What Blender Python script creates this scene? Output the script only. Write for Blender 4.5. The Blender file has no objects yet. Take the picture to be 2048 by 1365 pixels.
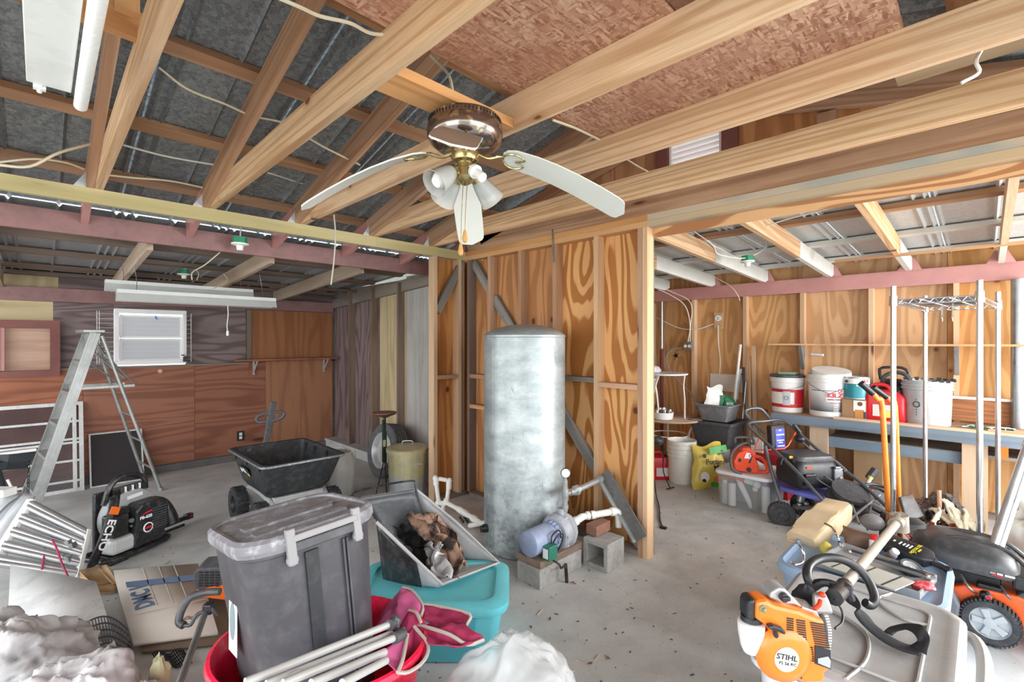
import bpy, math, random
from mathutils import Vector, Matrix, noise as mnoise
R = math.radians
rnd = random.Random(7)
sc = bpy.context.scene
COL = sc.collection

# ------------------------------------------------------------------ camera, world, exposure
CAM_H, FPX = 1.55, 945.0
cam = bpy.data.cameras.new('camera'); cam.sensor_width = 36.0; cam.lens = 36.0 * FPX / 2048.0
cam.clip_start = 0.02; cam.clip_end = 200
camo = bpy.data.objects.new('camera', cam); COL.objects.link(camo)
camo.location = (0, 0, CAM_H); camo.rotation_euler = (R(90), 0, R(-45))
sc.camera = camo
sc.view_settings.view_transform = 'Standard'
try: sc.view_settings.look = 'None'
except Exception: pass
sc.view_settings.gamma = 1.0
sc.view_settings.use_curve_mapping = False
sc.view_settings.exposure = 0.68
wd = bpy.data.worlds.new('overcast_sky'); sc.world = wd; wd.use_nodes = True
wn = wd.node_tree.nodes; bg = wn['Background']
bg.inputs[0].default_value = (0.93, 0.97, 1.0, 1); bg.inputs[1].default_value = 2.3
sc.cycles.use_denoising = True
sc.cycles.max_bounces = 8; sc.cycles.diffuse_bounces = 6; sc.cycles.glossy_bounces = 3
sc.cycles.transmission_bounces = 6; sc.cycles.transparent_max_bounces = 12
sc.cycles.sample_clamp_indirect = 6.0; sc.cycles.caustics_reflective = False; sc.cycles.caustics_refractive = False

def area_lamp(name, loc, target, sx, sy, power, color=(1, 1, 1)):
    l = bpy.data.lights.new(name, 'AREA'); l.shape = 'RECTANGLE'; l.size = sx; l.size_y = sy
    l.energy = power; l.color = color
    o = bpy.data.objects.new(name, l); COL.objects.link(o); o.location = loc
    o.rotation_euler = (Vector(target) - Vector(loc)).to_track_quat('-Z', 'Y').to_euler()
    return o
# area lamps added as fill daylight behind the camera and at the lean-to ends
area_lamp('daylight_fill', (-2.6, 0.6, 1.5), (3.0, 2.4, 1.3), 2.6, 2.0, 34, (1.0, .98, .95))
area_lamp('daylight_fill', (1.0, -2.2, 1.6), (2.0, 3.5, 1.3), 2.8, 2.0, 30, (.96, .98, 1.0))
area_lamp('daylight_fill', (4.6, -2.4, 1.5), (4.6, 3.0, 1.2), 2.2, 1.9, 150, (1.0, 1.0, 1.0))
area_lamp('daylight_fill', (-2.6, 5.2, 1.3), (3.0, 5.4, 1.2), 2.4, 1.7, 26, (.93, .96, 1.0))

# ------------------------------------------------------------------ pixel <-> room helpers (2048 x 1365 photograph)
S2 = math.sqrt(2)
def ray(px, py):
    u = (px - 1024) / FPX; v = (682.5 - py) / FPX
    return Vector(((1 + u) / S2, (1 - u) / S2, v))
def at(px, py, d): return Vector((0, 0, CAM_H)) + ray(px, py) * d
def onZ(px, py, z=0.0):
    r = ray(px, py); return at(px, py, (z - CAM_H) / r.z)
def onX(px, py, x):
    r = ray(px, py); return at(px, py, x / r.x)
def onY(px, py, y):
    r = ray(px, py); return at(px, py, y / r.y)
FW = Vector((1 / S2, 1 / S2, 0)); RT = Vector((1 / S2, -1 / S2, 0)); UP = Vector((0, 0, 1))

# ------------------------------------------------------------------ materials
def lin(c):
    if isinstance(c, str): c = tuple(int(c[i:i + 2], 16) for i in (1, 3, 5))
    f = lambda v: v / 12.92 if v <= .04045 else ((v + .055) / 1.055) ** 2.4
    return tuple(f(v / 255.0) for v in c) + (1.0,)
MATS = {}
class NT:
    def __init__(s, name):
        s.m = bpy.data.materials.new(name); s.m.use_nodes = True
        s.t = s.m.node_tree; s.b = s.t.nodes['Principled BSDF']
    def n(s, typ, **kw):
        x = s.t.nodes.new(typ)
        for k, v in kw.items(): setattr(x, k, v)
        return x
    def put(s, node, idx, v):
        if hasattr(v, 'is_output'): s.t.links.new(v, node.inputs[idx])
        else: node.inputs[idx].default_value = v
    def math(s, op, a, b=0.0, c=0.0, clamp=False):
        x = s.n('ShaderNodeMath', operation=op); x.use_clamp = clamp
        s.put(x, 0, a); s.put(x, 1, b); s.put(x, 2, c); return x.outputs[0]
    def vmath(s, op, a, b):
        x = s.n('ShaderNodeVectorMath', operation=op); s.put(x, 0, a); s.put(x, 1, b); return x.outputs[0]
    def noise(s, vec, scale, detail=2.0, rough=.5, dist=0.0):
        x = s.n('ShaderNodeTexNoise'); s.put(x, 'Vector', vec); s.put(x, 'Scale', scale)
        s.put(x, 'Detail', detail); s.put(x, 'Roughness', rough); s.put(x, 'Distortion', dist); return x.outputs[0]
    def voro(s, vec, scale, out='Distance', feature='F1', rand=1.0):
        x = s.n('ShaderNodeTexVoronoi', feature=feature); s.put(x, 'Vector', vec); s.put(x, 'Scale', scale)
        s.put(x, 'Randomness', rand); return x.outputs[out]
    def ramp(s, f, a, b, c0=0.0, c1=1.0):
        x = s.n('ShaderNodeMapRange'); s.put(x, 0, f); s.put(x, 1, a); s.put(x, 2, b); s.put(x, 3, c0); s.put(x, 4, c1)
        x.clamp = True; return x.outputs[0]
    def mix(s, f, a, b, mode='MIX'):
        x = s.n('ShaderNodeMix', data_type='RGBA', blend_type=mode); x.clamp_factor = True
        s.put(x, 0, f); s.put(x, 6, a); s.put(x, 7, b); return x.outputs[2]
    def obj(s, rand=True, scale=(1, 1, 1)):
        c = s.n('ShaderNodeTexCoord').outputs['Object']
        if rand:
            r = s.n('ShaderNodeObjectInfo').outputs['Random']
            cmb = s.n('ShaderNodeCombineXYZ')
            s.put(cmb, 0, s.math('MULTIPLY', r, 37.0)); s.put(cmb, 1, s.math('MULTIPLY', r, 71.0)); s.put(cmb, 2, s.math('MULTIPLY', r, 53.0))
            c = s.vmath('ADD', c, cmb.outputs[0])
        if scale != (1, 1, 1): c = s.vmath('MULTIPLY', c, scale)
        return c
    def bump(s, h, strength=.3, dist=.01):
        x = s.n('ShaderNodeBump'); s.put(x, 'Strength', strength); s.put(x, 'Distance', dist); s.put(x, 'Height', h)
        s.t.links.new(x.outputs[0], s.b.inputs['Normal'])
    def set(s, **kw):
        for k, v in kw.items(): s.put(s.b, k, v)

def plain(key, col, rough=.5, metal=0.0, var=.12, dust=0.0, dustcol='#C8C6C2', scale=9.0, spec=None, alpha=None, trans=0.0, bump=0.0, coat=0.0):
    if key in MATS: return MATS[key]
    t = NT(key); c = lin(col); v = t.obj()
    n = t.noise(v, scale, 4, .6)
    cc = t.mix(t.ramp(n, .35, .7, 0, 1), tuple(x * (1 - var) for x in c[:3]) + (1,), tuple(min(1, x * (1 + var * .6)) for x in c[:3]) + (1,))
    if dust:
        d = t.noise(v, scale * 3.1, 5, .65)
        cc = t.mix(t.ramp(d, .48, .72, 0, dust), cc, lin(dustcol))
    t.set(**{'Base Color': cc, 'Metallic': metal})
    t.put(t.b, 'Roughness', t.ramp(n, .3, .7, max(0, rough - .08), min(1, rough + .1)))
    if trans: t.set(**{'Transmission Weight': trans})
    if alpha is not None: t.set(Alpha=alpha)
    if coat: t.set(**{'Coat Weight': coat, 'Coat Roughness': .1})
    if bump: t.bump(t.noise(v, scale * 8, 3), bump, .004)
    MATS[key] = t.m; return t.m

def wood(key, base, dark, freq=5.0, contrast=.6, cross=7.0, along=.5, knots=.0, stain=.0, staincol='#5A4C44', grain=.25, rough=.7, randv=.12, knotcol='#4A2416', kscale=(1.7, 8.0, 8.0), sharp=(.35, .95)):
    """timber: object X runs along the grain"""
    if key in MATS: return MATS[key]
    t = NT(key); v = t.obj()
    a = t.vmath('MULTIPLY', v, (along, cross, cross))
    n = t.noise(a, 1.0, 1.5, .45, .35)
    s = t.math('SINE', t.math('MULTIPLY', n, freq * 6.283))
    s = t.ramp(s, -sharp[1], sharp[0], 0, 1)
    fine = t.noise(t.vmath('MULTIPLY', v, (5, 140, 140)), 1.0, 2)
    c = t.mix(t.math('MULTIPLY', s, contrast), lin(dark), lin(base)) if False else t.mix(t.math('MULTIPLY', t.math('SUBTRACT', 1.0, s), contrast), lin(base), lin(dark))
    c = t.mix(t.ramp(fine, .35, .75, 0, grain), c, lin(dark))
    if knots:
        w = t.vmath('MULTIPLY', v, kscale)
        x = t.n('ShaderNodeTexVoronoi', feature='F1'); t.put(x, 'Vector', w); t.put(x, 'Scale', 1.0)
        sp = t.n('ShaderNodeSeparateColor'); t.put(sp, 0, x.outputs['Color'])
        on = t.math('GREATER_THAN', sp.outputs[0], 1 - knots)
        kk = t.math('MULTIPLY', t.ramp(x.outputs['Distance'], .12, .17, 1, 0), on)
        ring_ = t.math('MULTIPLY', t.ramp(x.outputs['Distance'], .16, .34, .45, 0), on)
        c = t.mix(ring_, c, lin(dark))
        c = t.mix(t.math('MULTIPLY', kk, .9), c, lin(knotcol))
    if stain:
        st = t.noise(t.vmath('MULTIPLY', v, (1.2, 3, 3)), 1.0, 4, .6)
        c = t.mix(t.ramp(st, .42, .7, 0, stain), c, lin(staincol))
    r = t.n('ShaderNodeObjectInfo').outputs['Random']
    hs = t.n('ShaderNodeHueSaturation'); t.put(hs, 'Color', c)
    t.put(hs, 'Value', t.ramp(r, 0, 1, 1 - randv, 1 + randv)); t.put(hs, 'Saturation', t.ramp(t.math('FRACT', t.math('MULTIPLY', r, 7.3)), 0, 1, .9, 1.08))
    t.set(**{'Base Color': hs.outputs[0], 'Roughness': rough})
    t.bump(t.math('ADD', s, fine), .18, .002)
    MATS[key] = t.m; return t.m

# ------------------------------------------------------------------ mesh builder
class G:
    def __init__(s): s.v = []; s.f = []; s.mi = []; s.cur = 0
    def use(s, i): s.cur = i; return s
    def add(s, vs, fs, M=None):
        o = len(s.v)
        s.v += [(M @ Vector(p)) if M is not None else Vector(p) for p in vs]
        s.f += [[i + o for i in f] for f in fs]; s.mi += [s.cur] * len(fs); return s
    def box(s, c, d, M=None, taper=1.0):
        x, y, z = d[0] / 2, d[1] / 2, d[2] / 2; t = taper
        vs = [(c[0] + i * x * (t if k > 0 else 1), c[1] + j * y * (t if k > 0 else 1), c[2] + k * z) for k in (-1, 1) for j in (-1, 1) for i in (-1, 1)]
        return s.add(vs, [(0, 2, 3, 1), (4, 5, 7, 6), (0, 1, 5, 4), (2, 6, 7, 3), (0, 4, 6, 2), (1, 3, 7, 5)], M)
    def cyl(s, p0, p1, r0, r1=None, n=14, caps=True, M=None):
        p0 = Vector(p0); p1 = Vector(p1); r1 = r0 if r1 is None else r1
        ax = (p1 - p0).normalized(); a = ax.orthogonal().normalized(); b = ax.cross(a)
        vs = []
        for p, r in ((p0, r0), (p1, r1)):
            for i in range(n):
                t = 2 * math.pi * i / n; vs.append(p + (a * math.cos(t) + b * math.sin(t)) * r)
        fs = [(i, (i + 1) % n, n + (i + 1) % n, n + i) for i in range(n)]
        if caps: fs += [tuple(reversed(range(n))), tuple(range(n, 2 * n))]
        return s.add(vs, fs, M)
    def tube(s, pts, r, n=8, closed=False, smooth=0, M=None, caps=True):
        pts = [Vector(p) for p in pts]
        if smooth: pts = spline(pts, smooth, closed)
        m = len(pts); rs = r if isinstance(r, (list, tuple)) else [r] * m
        if len(rs) != m: rs = [rs[min(len(rs) - 1, int(i * len(rs) / m))] for i in range(m)]
        vs = []; a = None
        for i, p in enumerate(pts):
            q0 = pts[(i - 1) % m] if (closed or i > 0) else p; q1 = pts[(i + 1) % m] if (closed or i < m - 1) else p
            t = (q1 - q0); t = t.normalized() if t.length > 1e-9 else Vector((0, 0, 1))
            if a is None: a = t.orthogonal().normalized()
            a = a - t * a.dot(t); a = a.normalized() if a.length > 1e-6 else t.orthogonal().normalized()
            b = t.cross(a)
            for k in range(n):
                w = 2 * math.pi * k / n; vs.append(p + (a * math.cos(w) + b * math.sin(w)) * rs[i])
        fs = []
        for i in range(m if closed else m - 1):
            j = (i + 1) % m
            for k in range(n): fs.append((i * n + k, i * n + (k + 1) % n, j * n + (k + 1) % n, j * n + k))
        if not closed and caps: fs += [tuple(reversed(range(n))), tuple(range((m - 1) * n, m * n))]
        return s.add(vs, fs, M)
    def lathe(s, prof, n=24, M=None, caps=True, arc=1.0):
        vs = []; full = arc >= 1.0; k = n if full else n + 1
        for r, z in prof:
            for i in range(k):
                t = 2 * math.pi * arc * i / n; vs.append((r * math.cos(t), r * math.sin(t), z))
        fs = []
        for j in range(len(prof) - 1):
            for i in range(n):
                i2 = (i + 1) % k; fs.append((j * k + i, j * k + i2, (j + 1) * k + i2, (j + 1) * k + i))
        if caps and full:
            if prof[0][0] > 1e-6: fs.append(tuple(reversed(range(k))))
            if prof[-1][0] > 1e-6: fs.append(tuple(range((len(prof) - 1) * k, len(prof) * k)))
        return s.add(vs, fs, M)
    def loft(s, rings, caps=True, closed=True, M=None):
        n = len(rings[0]); vs = [p for r in rings for p in r]; fs = []
        for j in range(len(rings) - 1):
            for i in range(n if closed else n - 1):
                i2 = (i + 1) % n; fs.append((j * n + i, j * n + i2, (j + 1) * n + i2, (j + 1) * n + i))
        if caps and closed: fs += [tuple(reversed(range(n))), tuple(range((len(rings) - 1) * n, len(rings) * n))]
        return s.add(vs, fs, M)
    def prism(s, poly, h, M=None, z0=0.0):
        n = len(poly); vs = [(p[0], p[1], z0) for p in poly] + [(p[0], p[1], z0 + h) for p in poly]
        fs = [tuple(reversed(range(n))), tuple(range(n, 2 * n))] + [(i, (i + 1) % n, n + (i + 1) % n, n + i) for i in range(n)]
        return s.add(vs, fs, M)
    def grid(s, fn, nu, nv, M=None):
        vs = [fn(i / nu, j / nv) for j in range(nv + 1) for i in range(nu + 1)]
        fs = [(j * (nu + 1) + i, j * (nu + 1) + i + 1, (j + 1) * (nu + 1) + i + 1, (j + 1) * (nu + 1) + i) for j in range(nv) for i in range(nu)]
        return s.add(vs, fs, M)
    def sph(s, c, r, n=14, m=8, sc3=(1, 1, 1), M=None):
        pr = []
        vs = []; fs = []
        for j in range(m + 1):
            ph = math.pi * j / m
            for i in range(n):
                t = 2 * math.pi * i / n
                vs.append((c[0] + r * sc3[0] * math.sin(ph) * math.cos(t), c[1] + r * sc3[1] * math.sin(ph) * math.sin(t), c[2] - r * sc3[2] * math.cos(ph)))
        for j in range(m):
            for i in range(n): fs.append((j * n + i, j * n + (i + 1) % n, (j + 1) * n + (i + 1) % n, (j + 1) * n + i))
        return s.add(vs, fs, M)
    def torus(s, Rr, r, n=28, m=10, M=None, sc=(1, 1)):
        pts = [(Rr * sc[0] * math.cos(2 * math.pi * i / n), Rr * sc[1] * math.sin(2 * math.pi * i / n), 0) for i in range(n)]
        return s.tube(pts, r, m, closed=True, M=M)

def spline(pts, k=5, closed=False):
    pts = [Vector(p) for p in pts]; m = len(pts); out = []
    for i in range(m if closed else m - 1):
        p0 = pts[(i - 1) % m] if closed or i > 0 else pts[i] * 2 - pts[i + 1]
        p1 = pts[i]; p2 = pts[(i + 1) % m]
        p3 = pts[(i + 2) % m] if closed or i < m - 2 else p2 * 2 - p1
        for j in range(k):
            t = j / k
            out.append(.5 * ((2 * p1) + (p2 - p0) * t + (2 * p0 - 5 * p1 + 4 * p2 - p3) * t * t + (3 * p1 - p0 - 3 * p2 + p3) * t ** 3))
    if not closed: out.append(pts[-1])
    return out
def rrect(w, d, r, k=4, cx=0.0, cy=0.0):
    out = []
    for (sx, sy, a0) in ((1, 1, 0), (-1, 1, 90), (-1, -1, 180), (1, -1, 270)):
        for i in range(k + 1):
            a = R(a0 + 90 * i / k); out.append((cx + sx * (w / 2 - r) + r * math.cos(a), cy + sy * (d / 2 - r) + r * math.sin(a)))
    return out
def ring(w, d, r, z, k=4, cx=0.0, cy=0.0): return [(x, y, z) for x, y in rrect(w, d, r, k, cx, cy)]
def frame(x, y=None, z=None, o=(0, 0, 0)):
    """matrix from an origin and (some) axes"""
    X = Vector(x).normalized()
    if z is not None:
        Z = Vector(z); Z = (Z - X * Z.dot(X)).normalized(); Y = Z.cross(X)
    else:
        Y = Vector(y); Y = (Y - X * Y.dot(X)).normalized(); Z = X.cross(Y)
    M = Matrix.Identity(4)
    for i in range(3): M[i][0] = X[i]; M[i][1] = Y[i]; M[i][2] = Z[i]; M[i][3] = o[i]
    return M
def T(x=0, y=0, z=0, rx=0, ry=0, rz=0):
    return Matrix.Translation((x, y, z)) @ Matrix.Rotation(R(rz), 4, 'Z') @ Matrix.Rotation(R(ry), 4, 'Y') @ Matrix.Rotation(R(rx), 4, 'X')

def mesh_of(name, g, mats, smooth=40, bevel=0):
    me = bpy.data.meshes.new(name); me.from_pydata([tuple(p) for p in g.v], [], g.f)
    if not isinstance(mats, (list, tuple)): mats = [mats]
    for m in mats: me.materials.append(m)
    if len(mats) > 1: me.polygons.foreach_set('material_index', g.mi)
    if smooth:
        me.polygons.foreach_set('use_smooth', [True] * len(me.polygons))
        me.set_sharp_from_angle(angle=R(smooth))
    me.update(); return me
def link(name, me, parent=None):
    o = bpy.data.objects.new(name, me); COL.objects.link(o)
    if parent is not None: o.parent = parent
    return o
def tag(o, label=None, cat=None, group=None, kind=None):
    if label: o['label'] = label
    if cat: o['category'] = cat
    if group: o['group'] = group
    if kind: o['kind'] = kind
    return o
def thing(name, label, cat, loc=(0, 0, 0), rz=0, group=None, M=None):
    o = bpy.data.objects.new(name, None); COL.objects.link(o); o.empty_display_size = .05
    if M is not None: o.matrix_world = M
    else: o.location = loc; o.rotation_euler = (0, 0, R(rz))
    return tag(o, label, cat, group)
def wm(o):
    """world matrix of an object from its parents (no depsgraph needed)"""
    M = o.matrix_basis.copy()
    while o.parent is not None: o = o.parent; M = o.matrix_basis @ M
    return M
def part(parent, name, g, mats, smooth=40, bevel=0, world=False, solid=0, label=None, sub=0, M=None, kind=None):
    if world and parent is not None:
        inv = wm(parent).inverted(); g.v = [inv @ Vector(p) for p in g.v]
    o = link(name, mesh_of(name, g, mats, smooth), parent)
    if M is not None: o.matrix_basis = M
    if solid:
        md = o.modifiers.new('solid', 'SOLIDIFY'); md.thickness = solid; md.offset = 0
    if sub:
        md = o.modifiers.new('sub', 'SUBSURF'); md.levels = sub; md.render_levels = sub
    if bevel:
        md = o.modifiers.new('bevel', 'BEVEL'); md.width = bevel; md.segments = 2; md.limit_method = 'ANGLE'; md.angle_limit = R(35)
    if label: o['label'] = label
    if kind: o['kind'] = kind
    return o
def solo(name, label, cat, g, mats, loc=None, group=None, **kw):
    """a thing that is one mesh; g in world coordinates, origin moved to loc"""
    if loc is None:
        n = len(g.v); xs = [p[0] for p in g.v]; ys = [p[1] for p in g.v]; zs = [p[2] for p in g.v]
        loc = ((min(xs) + max(xs)) / 2, (min(ys) + max(ys)) / 2, min(zs))
    L = Vector(loc); g.v = [Vector(p) - L for p in g.v]
    o = part(None, name, g, mats, **kw); o.location = L
    return tag(o, label, cat, group)
def board(name, p0, p1, w, t, up, mat, parent=None, label=None, bev=.0, grow=0.0):
    """sawn board from p0 to p1 (centre line), width w along `up`, thickness t; own object, grain along local X"""
    p0 = Vector(p0); p1 = Vector(p1); ax = (p1 - p0); L = ax.length; ax.normalize()
    M = frame(ax, y=up, o=(p0 + p1) / 2)
    g = G().box((0, 0, 0), (L + grow, w, t))
    o = link(name, mesh_of(name, g, mat, 0), parent)
    o.matrix_basis = (wm(parent).inverted() @ M) if parent is not None else M
    if label: o['label'] = label
    return o
def panel(name, origin, ex, ey, parent, mat, t=.011, label=None):
    """sheet from a corner, ex = grain direction edge vector, ey = other edge vector; thickness behind"""
    o = Vector(origin); ex = Vector(ex); ey = Vector(ey)
    return board(name, o + ey / 2, o + ey / 2 + ex, ey.length, t, ey, mat, parent, label)
def text_mesh(s, size, mat, M, parent, name='lettering', depth=.0006, bold=0.0, align='CENTER', label=None, sx=1.0):
    cu = bpy.data.curves.new(name, 'FONT'); cu.body = s; cu.size = size; cu.extrude = depth; cu.offset = bold
    cu.align_x = align; cu.align_y = 'CENTER'; cu.resolution_u = 3
    tmp = bpy.data.objects.new('tmp', cu); me = bpy.data.meshes.new_from_object(tmp)
    bpy.data.objects.remove(tmp); bpy.data.curves.remove(cu)
    if sx != 1.0: me.transform(Matrix.Diagonal((sx, 1, 1, 1)))
    me.materials.clear(); me.materials.append(mat); me.name = name
    o = link(name, me, parent); o.matrix_basis = M
    if label: o['label'] = label
    return o
def copy_thing(src, M, label=None, group=None):
    c = src.copy(); COL.objects.link(c); c.matrix_basis = M
    if label: c['label'] = label
    if group: c['group'] = group
    def rec(a, b):
        for ch in [x for x in a.children]:
            d = ch.copy(); COL.objects.link(d); d.parent = b; rec(ch, d)
    rec(src, c)
    return c
# ------------------------------------------------------------------ shell materials
PINE = wood('pine_joist', '#DDBD9A', '#A9794C', freq=8, contrast=.55, along=.22, cross=8, knots=.2, stain=.22, staincol='#9A6A42', grain=.4, kscale=(5, 6, 6))
PINE_R = wood('pine_rafter', '#C9A385', '#966542', freq=7.0, contrast=.55, along=.25, cross=8, knots=.12, stain=.35, staincol='#7C5A48', grain=.3)
PURL = wood('purlin_wood', '#B58A66', '#8A5C3B', freq=4, contrast=.5, stain=.45, staincol='#6A5044')
PINE_O = wood('orange_pine', '#CB9A6A', '#A57144', freq=4, contrast=.5, knots=.2)
TREAT = wood('treated_pine', '#C6B98E', '#9C9162', freq=3, contrast=.45, knots=.18, knotcol='#6B6140', randv=.05)
STUD = wood('stud_wood', '#BD977A', '#96694A', freq=3, contrast=.45, stain=.35, staincol='#8F6E5A', knots=.2)
STUD_P = wood('pale_stud', '#D3B18D', '#B38A62', freq=3, contrast=.35, stain=.2, staincol='#A98A7A', knots=.2)
STUD_G = wood('grey_stud', '#8A7668', '#5D4A40', freq=3, contrast=.5, stain=.4)
OLDW = wood('weathered_wood', '#9A9690', '#5F5C58', freq=4, contrast=.5, stain=.4, staincol='#4A4744', randv=.1)
SILLW = wood('dusty_sill', '#9B8F84', '#6E6259', freq=3, contrast=.4, stain=.5, staincol='#4C443E')
PLY_B = wood('bold_plywood', '#DBAA76', '#A0622E', freq=8, contrast=.85, along=.8, cross=4.2, grain=.12, knots=.08, randv=.03, sharp=(.3, .3), kscale=(6, 6, 6))
PLY_D = wood('orange_plywood', '#C48D5C', '#8F5A31', freq=6, contrast=.6, along=.5, cross=4.5, grain=.2, knots=.3, randv=.05, kscale=(5, 7, 7), sharp=(.4, .6))
PLY_L = wood('light_plywood', '#D9AA78', '#B27E4B', freq=8, contrast=.6, along=.7, cross=4, grain=.15, knots=.26, stain=.12, randv=.05, kscale=(5, 5.5, 5.5), sharp=(.4, .4), knotcol='#7A3D1C')
PLY_R = wood('red_plywood', '#9D6044', '#733E27', freq=8, contrast=.65, along=.5, cross=4, grain=.2, knots=.2, randv=.05)
PLY_M = wood('mid_plywood', '#A46E49', '#7C4C32', freq=6, contrast=.5, along=.4, cross=4, grain=.2, knots=.25, randv=.03)
PLY_P = wood('purple_plywood', '#8C7976', '#57464A', freq=7, contrast=.75, along=.7, cross=4.5, grain=.2, knots=.25, stain=.4, staincol='#3E2D30', randv=.04, knotcol='#3A2224')
PLY_Y = wood('yellow_plywood', '#C9B48A', '#A08A60', freq=5, contrast=.5, along=.4, cross=4, grain=.2, knots=.18, stain=.2)
PLY_W = wood('grey_white_plywood', '#C3BEB8', '#A19B95', freq=5, contrast=.4, along=.4, cross=5, grain=.25, stain=.35, staincol='#7F7A78')
PINKP = plain('pink_paint', '#C08A86', .55, var=.12, dust=.15, dustcol='#AA7777', scale=4)
PINKD = plain('dark_pink_paint', '#96706F', .6, var=.18, dust=.35, dustcol='#5E4A4C', scale=5)
REDBR = plain('redbrown_trim', '#7E4A44', .6, var=.15, scale=6)
PLATE_G = wood('grey_painted_plate', '#C2A888', '#8F9490', freq=2.2, contrast=.75, along=1.6, cross=6, stain=.45, staincol='#9BA09C')
WHITEPT = plain('white_overspray', '#D2D2CD', .6, var=.05)

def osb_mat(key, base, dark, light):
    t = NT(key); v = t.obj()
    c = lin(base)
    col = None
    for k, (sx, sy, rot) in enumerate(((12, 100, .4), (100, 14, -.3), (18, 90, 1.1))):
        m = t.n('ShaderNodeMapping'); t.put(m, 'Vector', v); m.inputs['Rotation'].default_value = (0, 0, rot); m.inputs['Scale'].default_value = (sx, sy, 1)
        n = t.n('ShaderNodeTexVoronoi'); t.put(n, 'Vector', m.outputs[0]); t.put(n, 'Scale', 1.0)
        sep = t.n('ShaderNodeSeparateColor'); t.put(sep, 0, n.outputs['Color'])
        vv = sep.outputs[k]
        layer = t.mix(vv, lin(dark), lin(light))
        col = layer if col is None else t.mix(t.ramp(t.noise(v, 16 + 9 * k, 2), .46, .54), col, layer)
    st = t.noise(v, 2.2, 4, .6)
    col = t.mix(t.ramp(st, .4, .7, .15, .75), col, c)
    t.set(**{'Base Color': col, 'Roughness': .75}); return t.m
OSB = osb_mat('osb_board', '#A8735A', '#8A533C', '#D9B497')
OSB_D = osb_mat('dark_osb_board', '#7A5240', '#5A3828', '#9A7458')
def galv(key, dark, light, metal=.35, rough=.45, scale=55, blot=.3):
    t = NT(key); v = t.obj()
    n = t.n('ShaderNodeTexVoronoi'); t.put(n, 'Vector', t.vmath('MULTIPLY', v, (1, 1, 1))); t.put(n, 'Scale', scale)
    sep = t.n('ShaderNodeSeparateColor'); t.put(sep, 0, n.outputs['Color'])
    sp = t.noise(v, scale * 2.2, 3, .7)
    f = t.math('ADD', t.math('MULTIPLY', sep.outputs[0], .5), t.math('MULTIPLY', t.ramp(sp, .35, .7), .5))
    c = t.mix(f, lin(dark), lin(light))
    b = t.noise(v, 3, 4, .6)
    c = t.mix(t.ramp(b, .4, .7, 0, blot), c, lin(dark))
    t.set(**{'Base Color': c, 'Metallic': metal, 'Roughness': rough}); return t.m
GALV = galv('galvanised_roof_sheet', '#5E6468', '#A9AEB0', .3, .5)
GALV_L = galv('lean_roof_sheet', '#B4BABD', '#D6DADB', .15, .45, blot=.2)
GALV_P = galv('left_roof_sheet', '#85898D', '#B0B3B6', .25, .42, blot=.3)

def concrete_mat():
    t = NT('concrete_slab'); v = t.n('ShaderNodeTexCoord').outputs['Object']
    a = t.noise(v, .55, 5, .62); b = t.noise(v, 3.2, 6, .65); c = t.noise(v, 60, 3, .6); d = t.noise(v, 1.6, 3, .5, 1.5)
    col = t.mix(t.ramp(b, .35, .68), lin('#B4B5B4'), lin('#D2D2CF'))
    col = t.mix(t.ramp(a, .4, .62, 0, .55), col, lin('#BDBEBD'))
    col = t.mix(t.ramp(d, .56, .66, 0, .3), col, lin('#949593'))
    sp = t.voro(v, 18); col = t.mix(t.ramp(sp, .06, .11, .5, 0), col, lin('#6A6560'))
    col = t.mix(t.ramp(c, .55, .8, 0, .35), col, lin('#8B8B8A'))
    cr = t.n('ShaderNodeTexVoronoi', feature='DISTANCE_TO_EDGE'); t.put(cr, 'Vector', t.vmath('ADD', v, t.n('ShaderNodeTexCoord').outputs['Object'])); t.put(cr, 'Scale', .23)
    t.set(**{'Base Color': col, 'Roughness': .75}); t.bump(t.math('ADD', b, t.math('MULTIPLY', c, .4)), .12, .006); return t.m
CONC = concrete_mat()
GROUND = plain('outside_ground', '#A9AE9C', .9, var=.2, scale=1.2)

# ------------------------------------------------------------------ floor
g = G().box((0.8, 3.0, -.075), (7.6 + 3.0, 11.0, .15))
fl = part(None, 'floor', g, CONC, 0); tag(fl, 'pale grey concrete slab floor with stains and grit', kind='structure')
g = G().box((0, 2, -.28), (60, 60, .2)); gr = part(None, 'ground', g, GROUND, 0); tag(gr, 'pale ground outside the shed', kind='structure')

XF, XP = 3.04, 3.129          # stud face and sheathing of the gable wall
YF, YP = 3.70, 3.789          # same for the short middle wall
ZP = 2.36                     # underside of the top plates
ZJ = 2.447                    # underside of joists
# ------------------------------------------------------------------ gable wall (right)
wr = thing('wall_right', 'unfinished gable wall with exposed studs and orange plywood', None); wr['kind'] = 'structure'
pn = lambda *a, **k: panel('plywood_panel', *a, **k)
for y0, y1, m in ((3.79, 2.55, PLY_D), (2.547, 1.70, PLY_B)):
    pn((XP + .006, y0, .0), (0, 0, 2.36), (0, y1 - y0, 0), wr, m)
for k, y in enumerate((3.352, 2.945, 2.54, 2.125)):
    board('stud', (XF + .0445, y, .04), (XF + .0445, y, ZP), .089, .038, (1, 0, 0), STUD_P if k == 3 else STUD, wr)
for y, m in ((1.745, STUD), (1.706, STUD_P)):
    board('stud', (XF + .0445, y, .0), (XF + .0445, y, ZP), .089, .037, (1, 0, 0), m, wr)
board('stud', (XF + .0445, 3.66, .04), (XF + .0445, 3.66, ZP), .089, .038, (1, 0, 0), STUD_G, wr)
board('sill_plate', (XF + .0445, 3.64, .02), (XF + .0445, 1.765, .02), .089, .04, (1, 0, 0), SILLW, wr)
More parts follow.
